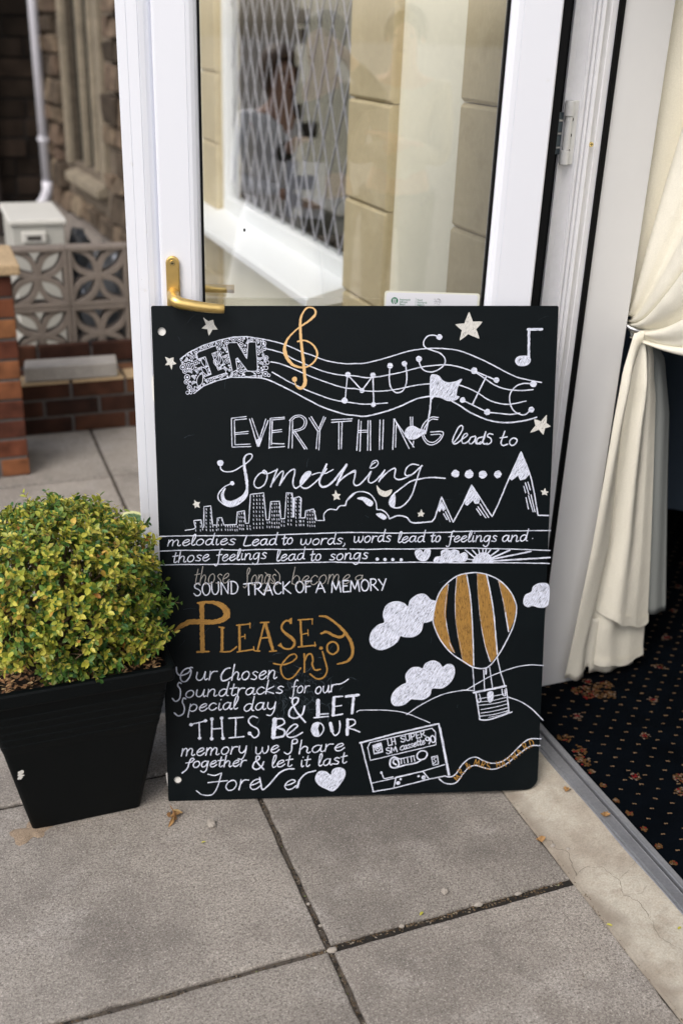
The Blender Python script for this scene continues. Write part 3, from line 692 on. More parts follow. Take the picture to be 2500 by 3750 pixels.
def panel_face():
    bm = bmesh.new(); loops = []
    for lp_ in [outline] + holes:
        vs = [bm.verts.new((a, c, 0)) for a, c in lp_]
        es = [bm.edges.new((vs[i], vs[(i + 1) % len(vs)])) for i in range(len(vs))]
        loops += es
    bmesh.ops.triangle_fill(bm, use_beauty=True, use_dissolve=False, edges=loops)
    bm.verts.index_update()
    V_ = [(v.co.x, v.co.y) for v in bm.verts]; F_ = [tuple(v.index for v in f.verts) for f in bm.faces]
    bm.free(); return V_, F_
V_, F_ = panel_face()
b = MB()
b.add([bp(a, c, 0) for a, c in V_], F_, 0); b.add([bp(a, c, -TH) for a, c in V_], F_, 0)
for lp_ in [outline] + holes:
    n_ = len(lp_)
    b.add([bp(a, c, 0) for a, c in lp_] + [bp(a, c, -TH) for a, c in lp_], [(i, (i + 1) % n_, n_ + (i + 1) % n_, n_ + i) for i in range(n_)], 1)
b.build('panel', [M['chalkboard'], M['edge']], board)
for k_, (hx_, hy_) in enumerate(HOLES):
    b = MB(); y_ = hy_ - 0.012 if k_ == 0 else hy_ - 0.02
    if k_ == 0: pl = [(hx_ - 0.016, y_), (hx_ + 0.016, y_), (hx_ + 0.014, y_ + 0.03), (hx_ - 0.014, y_ + 0.03)]
    else: pl = [(-0.004, y_ + 0.004), (hx_ + 0.016, y_), (hx_ + 0.016, y_ + 0.034), (-0.001, y_ + 0.036)]
    b.extrude(pl, lambda a, c, h: bp(a, c, h), -TH - 0.0012, -TH - 0.0004); b.build('tape', M['tape'], board)
b = MB(); pl = [(-0.005, 0.150), (-0.002, 0.141), (0.03, 0.143), (0.03, 0.192), (-0.001, 0.197), (-0.004, 0.185)]
b.extrude(pl, lambda a, c, h: bp(a, c, h), -TH - 0.0012, -TH - 0.0004); b.build('tape', M['tape'], board)

CHALK = [
('star','silver','f1057,243 1148,316 1246,284 1266,384 1332,473 1228,473 1157,595 1127,465 1016,451 1108,378'),
('star','silver','f257,1033 338,1069 420,1042 415,1119 474,1168 391,1190 377,1288 342,1184 252,1197 300,1135'),
('star','silver','f6527,137 6606,330 6802,330 6675,475 6749,664 6514,570 6348,701 6393,495 6252,382 6435,367'),
('star','silver','f8241,2291 8238,2454 8335,2524 8214,2553 8186,2689 8093,2582 7912,2647 8020,2506 7984,2370 8130,2423'),
('star','silver','f768,4029 816,4077 882,4073 848,4128 874,4191 806,4162 777,4203 771,4141 733,4121 772,4094'),
('star','silver','f3750,3855 3783,3934 3856,3941 3811,3991 3845,4054 3769,4030 3713,4067 3722,3996 3677,3944 3733,3934'),
('star','silver','f5594,4296 5617,4364 5663,4374 5626,4414 5636,4451 5587,4426 5526,4450 5544,4403 5513,4372 5568,4364'),
('star','silver','f8272,3866 8290,3928 8350,3944 8307,3975 8325,4015 8268,3990 8216,4005 8220,3958 8181,3911 8243,3921'),
('moon','silver','F4631,3761 4692,3838 4813,3892 4949,3851 4920,3948 4829,4002 4723,3977 4656,3899'),
('staff_lines','chalk','s*:2253,671,27 2473,720,27 2693,781,28 2886,858,28 3079,946,28 3274,1007,28 3496,1099,28 3747,1155,28 3970,1181,28 4161,1179,28 4347,1172,29 4583,1123,29 4818,1060,29 5054,988,29 5290,922,29 5526,885,29 5793,868,29 6060,880,29 6329,919,29 6600,1013,30 6841,1116,30 7085,1235,30 7329,1362,30 7573,1473,30 7817,1533,30 8000,1570,30 8107,1588,30|s*:2305,862,27 2471,903,28 2691,973,28 2884,1083,28 3078,1167,28 3272,1250,28 3495,1334,28 3747,1396,28 3971,1425,28 4161,1434,28 4407,1473,29 4644,1451,29 4881,1411,29 5118,1365,29 5354,1301,30 5591,1250,30 5829,1221,30 6067,1210,30 6307,1247,30 6547,1321,30 6729,1395,30 6912,1514,30 7096,1633,30 7279,1708,30 7462,1742,30 7704,1755,30 7931,1739,30|s28:2412,1137 2578,1170 2799,1248 3021,1346 3243,1444 3466,1528 3746,1627 3971,1684 4162,1699 4349,1743 4587,1756 4824,1745 5062,1711 5300,1660 5538,1620 5746,1603|s30:6345,1630 6557,1705 6740,1795 6924,1914 7107,1996 7351,2045 7562,2029 7788,1979|s28:2437,1349 2575,1427 2741,1525 2907,1609 3130,1716 3353,1806 3578,1891 3802,1949 4163,2002 4291,2020 4529,2021 4842,2000|s*:2214,1467,33 2380,1517,33 2573,1607,33 2795,1719,33 3017,1838,34 3241,1959,34 3465,2073,34 3746,2173,34 3972,2237,34 4164,2261,34 4382,2278,36 4650,2221,36 4888,2154,36 5126,2067,36 5363,1956,36 5542,1897,36 5751,1863,36|s36:6203,1970 6385,2075 6569,2195 6814,2311 7058,2394 7363,2435 7666,2413 7908,2364 8029,2326|s30:6977,2213 7053,2220 7235,2239 7479,2262 7660,2233'),
('banner_lettering','chalk','p25:556,1075 738,939 1043,790 1374,691 1649,629 1924,621 2253,671 2292,807|p25:819,1778 1021,1627 1300,1518 1577,1450 1909,1452 2214,1467|p19:888,945 1294,799 1336,919 1208,963 1327,1303 1466,1249 1491,1359 1058,1495 1026,1439 1184,1388 1070,1028 920,1077 888,945|p19:1504,745 1729,740 1921,1072 1949,730 2114,730 2141,1328 1933,1328 1729,1052 1695,1079 1724,1294 1621,1348 1504,745|s16:661,1240 644,1279 604,1294 566,1278 551,1240 568,1201 607,1185 646,1201 661,1240|d25:606,1240|s16:689,1322 675,1353 643,1366 613,1353 601,1322 615,1291 646,1278 677,1291 689,1322|d20:645,1322|s17:745,1446 728,1485 689,1501 651,1485 636,1446 653,1407 692,1391 730,1407 745,1446|d25:691,1446|s17:715,1543 701,1574 670,1586 639,1573 627,1542 641,1511 672,1498 703,1511 715,1542|d20:671,1542|s17:775,1653 762,1684 730,1697 699,1684 687,1653 701,1622 733,1609 763,1622 775,1653|d20:731,1653|s17:720,1764 710,1787 686,1797 663,1787 654,1763 664,1740 688,1730 711,1740 720,1763|s17:783,1764 775,1783 755,1791 736,1783 728,1764 737,1744 757,1736 776,1744 783,1764|s16:2321,766 2304,805 2265,821 2226,805 2210,766 2227,728 2266,712 2305,728 2321,766|d25:2265,766|s16:2322,862 2309,893 2277,906 2246,893 2234,862 2247,831 2278,818 2309,831 2322,862|d20:2278,862|s17:2358,1054 2345,1083 2316,1095 2287,1083 2275,1054 2288,1025 2317,1013 2346,1025 2358,1054|d19:2317,1054|s17:2379,1150 2368,1176 2342,1186 2317,1175 2307,1150 2318,1125 2343,1114 2369,1125 2379,1150|s17:2352,1260 2341,1288 2313,1299 2286,1287 2275,1260 2287,1233 2314,1222 2341,1233 2352,1260|s17:2348,1384 2333,1420 2297,1434 2262,1419 2248,1384 2263,1349 2299,1335 2334,1349 2348,1384|d22:2298,1384|s17:2395,1412 2386,1432 2367,1440 2347,1432 2339,1412 2348,1393 2367,1385 2387,1393 2395,1412|s16:1004,1241 1004,1323 1110,1407 1088,1292 1004,1241|s17:906,1626 999,1550 1001,1351 889,1483 906,1626|s16:1307,1188 1377,1123 1367,969 1286,1077 1307,1188|s17:1403,1215 1439,1130 1367,996 1338,1125 1403,1215|s16:783,1295 829,1270 846,1186 787,1233 783,1295|s17:1828,1368 1917,1439 2104,1397 1959,1321 1828,1368|s17:2248,1026 2248,1067 2302,1109 2291,1051 2248,1026|s16:1255,1078 1241,1150 1320,1242 1321,1137 1255,1078|s16:1009,1049 988,1132 1072,1241 1080,1121 1009,1049|s16:682,1036 710,1064 705,1104 671,1126 633,1113|s16:675,1055 690,1071 688,1093 669,1105 648,1098|s16:668,1073 673,1077 672,1083 667,1087 661,1085|s15:858,1107 895,1111 915,1144 901,1179 865,1192 833,1171 830,1134 858,1107|d18:871,1148|s15:1420,759 1412,796 1377,813 1343,797 1335,760 1358,730 1397,730 1420,759|d18:1377,769|s15:1768,788 1783,753 1819,743 1850,765 1852,802 1823,828 1786,822 1768,789|d18:1811,786|s17:962,1620 962,1661 930,1687 891,1679 873,1642|s17:943,1630 943,1652 926,1667 904,1662 894,1642|s17:926,1638 926,1644 922,1648 916,1647 913,1642|s15:2126,1364 2111,1329 2129,1295 2167,1288 2196,1313 2194,1351 2163,1374 2126,1364|d18:2155,1330|s16:702,1336 723,1301 763,1295 792,1323 787,1364|s16:722,1338 734,1318 756,1315 772,1331 770,1353|s16:741,1339 744,1334 750,1333 755,1337 754,1343|s16:1505,982 1510,1022 1482,1051 1441,1048 1419,1015|s16:1487,993 1490,1015 1475,1032 1452,1030 1440,1012|s16:1472,1004 1472,1010 1468,1014 1462,1014 1459,1009|s15:1839,1308 1843,1346 1815,1372 1777,1368 1757,1335 1771,1299 1807,1287 1839,1308|d18:1801,1331|s15:2162,873 2201,874 2223,904 2214,941 2179,956 2145,939 2137,902 2162,873|d18:2180,913|s17:2167,1172 2191,1139 2232,1137 2259,1168 2251,1208|s17:2188,1176 2201,1158 2224,1156 2238,1173 2234,1195|s17:2206,1179 2210,1174 2216,1174 2220,1178 2219,1184|s16:835,1306 872,1287 909,1303 918,1342 894,1375|s16:852,1318 872,1308 892,1316 898,1338 884,1356|s16:867,1329 872,1326 878,1329 879,1335 876,1339|s17:1534,1276 1502,1303 1462,1295 1444,1259 1461,1222|s17:1514,1268 1497,1283 1475,1278 1465,1259 1475,1238|s17:1497,1260 1493,1264 1487,1263 1484,1258 1487,1252|s15:798,988 835,997 850,1032 832,1066 795,1073 766,1049 768,1011 798,988|d18:806,1031|s17:1596,1344 1630,1367 1632,1408 1601,1436 1561,1429|s17:1593,1365 1611,1378 1612,1400 1596,1415 1574,1412|s17:1590,1384 1595,1387 1595,1393 1591,1397 1585,1396|s15:725,1234 692,1216 685,1179 711,1150 749,1152 771,1182 760,1219 725,1234|d18:728,1190|s15:1816,675 1801,710 1764,720 1733,698 1732,661 1761,636 1798,642 1816,675|d18:1772,678|s15:1328,931 1361,911 1396,924 1408,960 1387,992 1349,996 1323,969 1328,931|d18:1364,955|s15:1860,859 1898,858 1922,888 1914,925 1879,942 1845,926 1836,889 1860,859|d18:1879,898|s16:1940,672 1973,696 1974,736 1942,762 1903,754|s16:1936,692 1954,705 1955,727 1937,742 1915,738|s16:1933,710 1937,714 1938,720 1933,724 1927,723|s16:1417,842 1453,823 1490,839 1500,878 1476,910|s16:1434,854 1454,844 1474,852 1480,874 1466,892|s16:1449,865 1454,862 1460,865 1462,871 1458,875|s15:1473,1127 1480,1090 1514,1072 1549,1087 1558,1123 1535,1154 1497,1156 1473,1127|d18:1515,1115|s16:986,1224 992,1264 964,1294 924,1292 901,1258|s16:969,1236 972,1258 957,1275 934,1273 922,1255|s16:953,1247 954,1253 950,1257 944,1257 941,1252|s15:1500,694 1538,699 1557,731 1543,767 1506,778 1475,758 1472,720 1500,694|d18:1513,735|s15:1762,1248 1752,1211 1775,1180 1813,1179 1838,1207 1831,1245 1797,1263 1762,1248|d18:1795,1219|s17:2232,1047 2219,1086 2181,1100 2146,1079 2141,1039|s17:2211,1050 2204,1071 2183,1079 2164,1068 2161,1046|s17:2193,1053 2191,1059 2185,1061 2180,1058 2179,1052|s17:772,1428 807,1406 845,1419 857,1458 835,1492|s17:790,1439 809,1427 830,1434 837,1455 824,1474|s17:805,1449 810,1446 816,1447 818,1453 815,1458|s16:2104,688 2143,675 2177,697 2180,737 2150,765|s16:2119,703 2140,696 2159,708 2161,730 2144,745|s16:2132,716 2138,714 2143,717 2143,723 2139,727|s15:1697,675 1688,711 1653,727 1619,710 1612,673 1637,644 1675,645 1697,675|d18:1654,684|s17:789,1601 780,1562 806,1530 847,1530 872,1562|s17:805,1588 801,1566 815,1549 838,1549 851,1566|s17:820,1576 819,1570 823,1566 829,1566 833,1570|s15:1185,1469 1215,1493 1214,1531 1184,1555 1147,1547 1130,1513 1147,1478 1185,1469|d18:1175,1512|s17:1403,1465 1387,1428 1407,1392 1447,1384 1477,1411|s17:1417,1449 1408,1429 1419,1409 1441,1405 1458,1420|s17:1429,1435 1427,1429 1430,1424 1436,1423 1440,1427|s15:909,957 871,960 847,932 854,894 887,876 922,890 932,926 910,957|d18:889,919|s17:1386,1214 1397,1243 1380,1269 1349,1273 1327,1252|s17:1375,1225 1381,1241 1372,1256 1355,1258 1343,1246|s17:1365,1236 1367,1240 1364,1244 1359,1245 1356,1241|s15:1207,821 1179,817 1165,793 1176,766 1203,758 1227,774 1228,802 1207,821|d14:1198,790|s15:1054,797 1083,793 1103,812 1100,841 1076,856 1049,848 1039,821 1054,797|d14:1072,824|s16:2200,804 2196,835 2170,852 2140,842 2130,812|s16:2184,810 2183,826 2168,836 2152,830 2146,814|s16:2171,814 2170,819 2166,822 2162,820 2161,816|s15:1660,1379 1683,1363 1711,1370 1722,1396 1708,1422 1679,1427 1658,1408 1659,1380|d14:1689,1395|s15:845,1707 830,1732 802,1737 781,1718 783,1689 806,1672 834,1680 845,1706|d14:812,1705|s17:1048,1519 1075,1502 1104,1512 1114,1542 1097,1568|s17:1062,1528 1076,1518 1092,1524 1098,1540 1088,1555|s17:1074,1535 1078,1533 1082,1534 1084,1538 1081,1542|s17:1271,1480 1268,1449 1291,1427 1322,1431 1337,1457|s17:1285,1471 1283,1454 1296,1442 1313,1444 1321,1459|s17:1297,1464 1297,1459 1300,1456 1305,1456 1307,1460|s15:2021,719 1997,703 1995,674 2017,655 2045,659 2059,684 2048,710 2021,719|d14:2026,686|s15:1247,964 1276,961 1296,981 1292,1010 1268,1025 1241,1015 1232,989 1247,964|d14:1264,992|s17:1716,1130 1729,1113 1750,1112 1764,1128 1759,1150|s17:1727,1132 1734,1123 1746,1122 1753,1131 1751,1143|s17:1736,1134 1738,1131 1742,1131 1744,1134 1743,1137|s15:2279,993 2268,1009 2249,1010 2236,996 2239,977 2256,968 2274,975 2279,993|d11:2257,990|s15:705,1001 710,982 727,974 744,982 748,1000 736,1015 717,1016 705,1001|d11:727,996|s17:2240,1334 2226,1317 2230,1296 2249,1286 2269,1294|s17:2245,1323 2237,1314 2239,1303 2250,1297 2261,1302|s17:2249,1314 2247,1312 2247,1308 2250,1307 2253,1308|s15:2068,1428 2079,1411 2098,1409 2111,1423 2109,1442 2092,1452 2074,1446 2068,1428|d11:2090,1430|s15:1045,1586 1043,1606 1026,1616 1009,1609 1003,1591 1013,1575 1032,1573 1045,1586|d11:1024,1594|s17:984,1347 991,1367 980,1385 958,1388 943,1373|s17:976,1355 980,1366 974,1376 962,1378 954,1369|s17:969,1362 970,1365 968,1368 965,1368 963,1366|s15:1854,639 1872,636 1886,649 1885,667 1869,678 1851,673 1844,656 1854,639|d11:1866,657|s17:2225,1452 2204,1445 2197,1425 2209,1407 2230,1404|s17:2224,1441 2212,1437 2208,1426 2215,1416 2227,1415|s17:2222,1431 2219,1430 2218,1427 2220,1424 2223,1424|s17:1166,1377 1152,1393 1130,1393 1118,1375 1124,1355|s17:1155,1374 1148,1383 1136,1383 1129,1373 1132,1362|s17:1146,1372 1144,1374 1140,1374 1139,1371 1139,1368|s17:1522,1378 1504,1390 1483,1384 1475,1364 1487,1345|s17:1512,1372 1502,1379 1491,1376 1487,1365 1493,1354|s17:1503,1367 1501,1369 1498,1368 1496,1365 1498,1362|s15:1566,1283 1582,1292 1585,1311 1572,1325 1553,1324 1542,1308 1548,1290 1566,1283|d11:1564,1304|s16:1289,730 1309,737 1315,757 1304,775 1282,777|s16:1290,741 1301,745 1304,756 1298,766 1286,767|s16:1291,751 1294,752 1295,755 1293,757 1290,758|s17:1828,1420 1823,1399 1837,1382 1858,1381 1872,1398|s17:1837,1413 1834,1401 1841,1392 1853,1392 1861,1401|s17:1844,1406 1844,1403 1846,1401 1849,1401 1851,1403|s15:949,1115 936,1102 938,1083 955,1073 973,1080 978,1098 968,1114 949,1116|d11:957,1095|s15:624,1140 622,1159 606,1169 588,1164 582,1146 592,1129 611,1127 624,1140|d11:604,1148|s16:813,963 792,969 775,956 775,935 791,921|s16:806,955 794,958 785,951 785,939 794,932|s16:799,948 796,948 794,947 794,943 796,941|s16:1082,1256 1072,1236 1082,1217 1103,1212 1119,1225|s16:1089,1247 1083,1236 1089,1225 1100,1223 1109,1230|s16:1095,1239 1093,1236 1095,1233 1098,1232 1100,1234|s15:1345,863 1356,847 1375,846 1387,860 1384,879 1367,888 1350,881 1345,863|d11:1366,866|s15:990,830 1007,839 1009,857 997,872 978,871 967,855 972,837 990,830|d11:988,851|d22:1891,803|d22:1897,991|d22:1421,1195|d22:2215,1261|d22:1553,1207|d22:794,1113|d22:888,1037|d22:1513,928|d22:1429,709|d22:2284,1128|d22:1874,1294|d22:1757,1417|d22:747,1536|d22:2162,1428|d22:1577,670|d22:748,1097|d22:705,1267|d22:1516,1434|d22:1719,1331|d16:751,1266|d16:1035,1247|d16:2213,709|d16:903,1077|d17:1254,1518|d17:1739,1270|d17:2157,1236|d17:1372,1480|d17:1043,1409|d16:1129,1280|d16:1458,794|d16:1939,645|d17:2164,984|d16:1461,1180|d16:595,1064|d16:1327,828|d16:872,1247|d16:1725,1083|d17:839,1648|d17:1573,1251|d17:2230,1361|d17:733,1719|d17:1238,1470|d16:875,992|d17:873,1716|d17:2073,1376|d16:945,1156|d17:871,1409|d16:1536,1040|d17:2153,1130|d16:1846,707|d16:798,1164|d16:573,1104|d17:1139,1316|d16:1030,1064|d14:2299,1197|d14:1128,793|d14:1242,749|d14:1535,991|d14:2249,933|d14:716,1586|d14:1034,872|d14:1873,1338|d14:1804,1429|d14:1441,943|d14:1812,859|d14:2259,1235|d14:2088,662|d14:671,1006|d14:1712,641|d14:1142,823|d14:967,898|d14:1363,1440|d14:653,1169'),
('treble_clef','palegold','s*:2970,721,39 3109,700,39 3275,782,44 3371,947,50 3329,1112,44 3175,1236,39 2994,1249,55 2828,1166,77 2713,973,94 2715,781,66 2805,617,44 3000,440,38 3222,291,55 3341,156,60 3306,53,38 3182,34,38 3091,128,44 3035,264,60 3027,481,66 3047,782,72 3084,1111,72 3110,1416,78 3114,1582,95 3046,1679,84 2949,1659,45 2902,1553,28|d56:2900,1498'),
('music_letter','chalk','p29:4000,1413 3950,1941|p32:4008,1413 4305,1737 4531,1430 4553,2027|d59:4008,1407|d65:3941,1947|d53:4305,1737|d59:4534,1424|d53:4547,2033'),
('music_letter','chalk','s32:4885,1235 4876,1505 4913,1681 5018,1785 5152,1756 5225,1624 5243,1448 5211,1198|d59:4888,1226|d56:5187,1184'),
('music_letter','chalk','s32:5907,639 5788,598 5655,627 5583,748 5621,850 5764,909 5943,976 6044,1099 6008,1231 5861,1333 5712,1356 5577,1302 5507,1185 5494,1091|d62:5913,639|d65:5494,1088'),
('music_letter','chalk','p33:6662,1342 7139,1536|p36:6917,1470 6641,2053|p33:6428,1950 6977,2213|d68:6662,1336|d60:7139,1533|d60:6431,1950|d66:6962,2207'),
('music_letter','chalk','s33:7926,1614 7729,1607 7565,1665 7449,1813 7440,1992 7521,2172 7661,2257 7783,2264 7901,2160|d72:7932,1620|d63:7907,2160'),
('flag_note','chalk','F5744,1464 5832,1421 5923,1451 5999,1539 6134,1584 6284,1564 6402,1512 6339,1630 6303,1748 6296,1866 6357,1881 6262,1949 6112,1954 5961,1894 5826,1878 5782,1922 5745,1893|s42:5757,1893 5749,2100 5714,2339 5687,2518 5650,2653|F5222,2617 5281,2528 5401,2499 5522,2560 5658,2606 5554,2695 5435,2763 5314,2768 5229,2707'),
('music_note','chalk','p65:7773,485 8073,480|p65:7797,477 7812,1061|F7529,1134 7575,1060 7685,1037 7800,1046 7850,1105 7820,1193 7716,1234 7595,1222'),
('everything_lettering','chalk','p24:1578,2306 1582,2904|p25:1640,2347 1643,2850|p22:1578,2300 1885,2267|p22:1653,2334 1893,2314|p22:1648,2608 1926,2577|p22:1647,2638 1920,2624|p22:1643,2858 1957,2844|p22:1593,2907 1975,2897|p25:1958,2322 2112,2895|p22:2002,2304 2142,2722|p25:2293,2325 2164,2708|p25:2341,2353 2140,2896|f2087,2763 2186,2708 2128,2901|p25:2388,2312 2352,2939|p25:2428,2367 2403,2862|p22:2388,2306 2683,2287|p22:2420,2342 2683,2320|p22:2412,2573 2617,2544|p22:2412,2608 2625,2588|p25:2409,2835 2669,2848|p25:2358,2923 2677,2903|p25:2803,2342 2759,2937|p25:2852,2370 2836,2938|s22:2783,2356 2880,2266 3017,2245 3126,2317 3139,2427 3069,2537 2863,2596|s22:2838,2356 2907,2294 3016,2284 3092,2358 3084,2454 3015,2523 2864,2563|p25:2855,2590 3099,2960|p25:2894,2577 3149,2960|p25:3197,2304 3377,2589|p25:3241,2277 3399,2539|p25:3542,2298 3410,2589|p25:3504,2279 3393,2539|p25:3377,2581 3342,2954|p25:3421,2581 3397,2982|p25:3669,2346 4101,2330|p25:3669,2401 4087,2374|p25:3820,2391 3820,2972|p25:3889,2392 3872,2967|p27:4239,2356 4199,2999|p27:4287,2386 4265,3017|p27:4436,2372 4427,3001|p27:4484,2372 4490,3001|p21:4228,2579 4443,2572|p21:4228,2618 4437,2611|p27:4686,2359 4679,2988|p27:4761,2360 4742,2974|p27:4982,2340 4962,2988|p24:5028,2466 5022,2940|p27:4994,2340 5311,2973|p27:5025,2400 5413,2944|p27:5329,2304 5341,2492|p27:5380,2304 5380,2493|p27:5405,2814 5392,2934|s27:5924,2314 5788,2307 5655,2396 5567,2560 5600,2740 5708,2877 5844,2887 5978,2789 6026,2624 5764,2622|s24:5910,2359 5789,2352 5685,2441 5613,2590 5645,2741 5737,2832 5843,2839 5947,2759 5982,2678 5771,2679'),
('leads_to_lettering','chalk','s33:6267,2852 6370,2717 6451,2567 6431,2492 6365,2521 6278,2686 6236,2821 6267,2882 6343,2862 6432,2787 6536,2718 6550,2664 6484,2676 6432,2793 6458,2869 6540,2854 6614,2779|s33:6718,2720 6628,2749 6585,2840 6632,2885 6706,2825 6734,2720 6731,2841 6768,2887 6843,2842|s33:6886,2736 6780,2766 6761,2856 6829,2887 6903,2797 6943,2625|s33:6943,2625 6888,2827 6921,2894 6981,2873|s33:7097,2687 7021,2668 6977,2722 7054,2768 7071,2844 6997,2898 6914,2879|s36:7354,2620 7312,2755 7279,2876 7333,2925 7423,2895|s33:7257,2761 7409,2738|s36:7550,2766 7481,2802 7468,2878 7516,2924 7591,2894 7625,2803 7550,2766'),
('something_lettering','chalk','s*:1325,3295,30 1345,3379,30 1440,3430,30 1605,3409,30 1771,3314,30 1896,3232,30 1988,3135,30 1989,3066,30 1899,3060,39 1829,3148,50 1831,3328,66 1863,3552,72 1879,3748,67 1856,3916,45 1757,4070,33 1617,4161,28 1479,4170,28 1343,4098,28 1263,3993,31 1293,3867,31 1420,3742,31 1567,3674,28|F1419,3784 1381,3882 1400,4009 1495,4066 1634,4032 1793,3929 1886,3776 1875,3944 1771,4070 1604,4161 1452,4142 1358,4065 1333,3938 1371,3840|d66:1329,3240|d47:1567,3674|s33:2277,3439 2153,3471 2055,3582 2025,3707 2093,3784 2218,3738 2288,3612 2304,3473 2242,3402 2208,3458 2318,3478 2484,3405|s39:2517,3386 2440,3586 2375,3759|s33:2403,3698 2552,3489 2643,3426 2620,3560 2563,3733|s36:2591,3686 2731,3477 2870,3384 2886,3451 2845,3675 2894,3794 3006,3739 3145,3594 3229,3483 3188,3440 3090,3495 3006,3649 3033,3776 3144,3797 3283,3703 3450,3541 3562,3388|s50:3562,3290 3484,3458 3408,3653 3449,3766 3561,3762 3700,3657 3811,3517 3978,3309|s28:3256,3511 3395,3471 3534,3486 3700,3404|s56:3983,3300 3872,3518 3778,3736|s34:3797,3686 3950,3547 4117,3465 4167,3465|f3006,3621 3104,3467 3223,3449 3145,3608 3033,3733|s42:3966,3313 3876,3494|s36:3892,3600 4057,3481 4171,3427 4162,3543 4132,3694 4193,3756 4298,3702 4448,3531 4508,3449 4443,3637 4494,3702 4600,3654 4749,3488 4797,3428|s36:4794,3428 4720,3579 4675,3676|s36:4690,3640 4870,3459 5014,3388 5021,3461 5007,3582 5083,3635 5204,3615 5385,3526 5520,3405 5594,3339|s27:4492,3349 4537,3243 4627,3220 4657,3290 4583,3371 4477,3379 4522,3310 4597,3259|s33:5518,3329 5382,3307 5277,3372 5227,3494 5264,3555 5385,3526|s36:5579,3345 5521,3527 5449,3771 5391,3954 5272,4137 5121,4243 4968,4232 4900,4132 4966,3980 5146,3829 5357,3678 5568,3625 5811,3598 6091,3619|F4900,4132 4942,4016 5011,3949 5027,4073 5005,4232 4932,4213|d86:6312,3521|d95:6608,3533|d89:6908,3549|d83:7229,3546'),
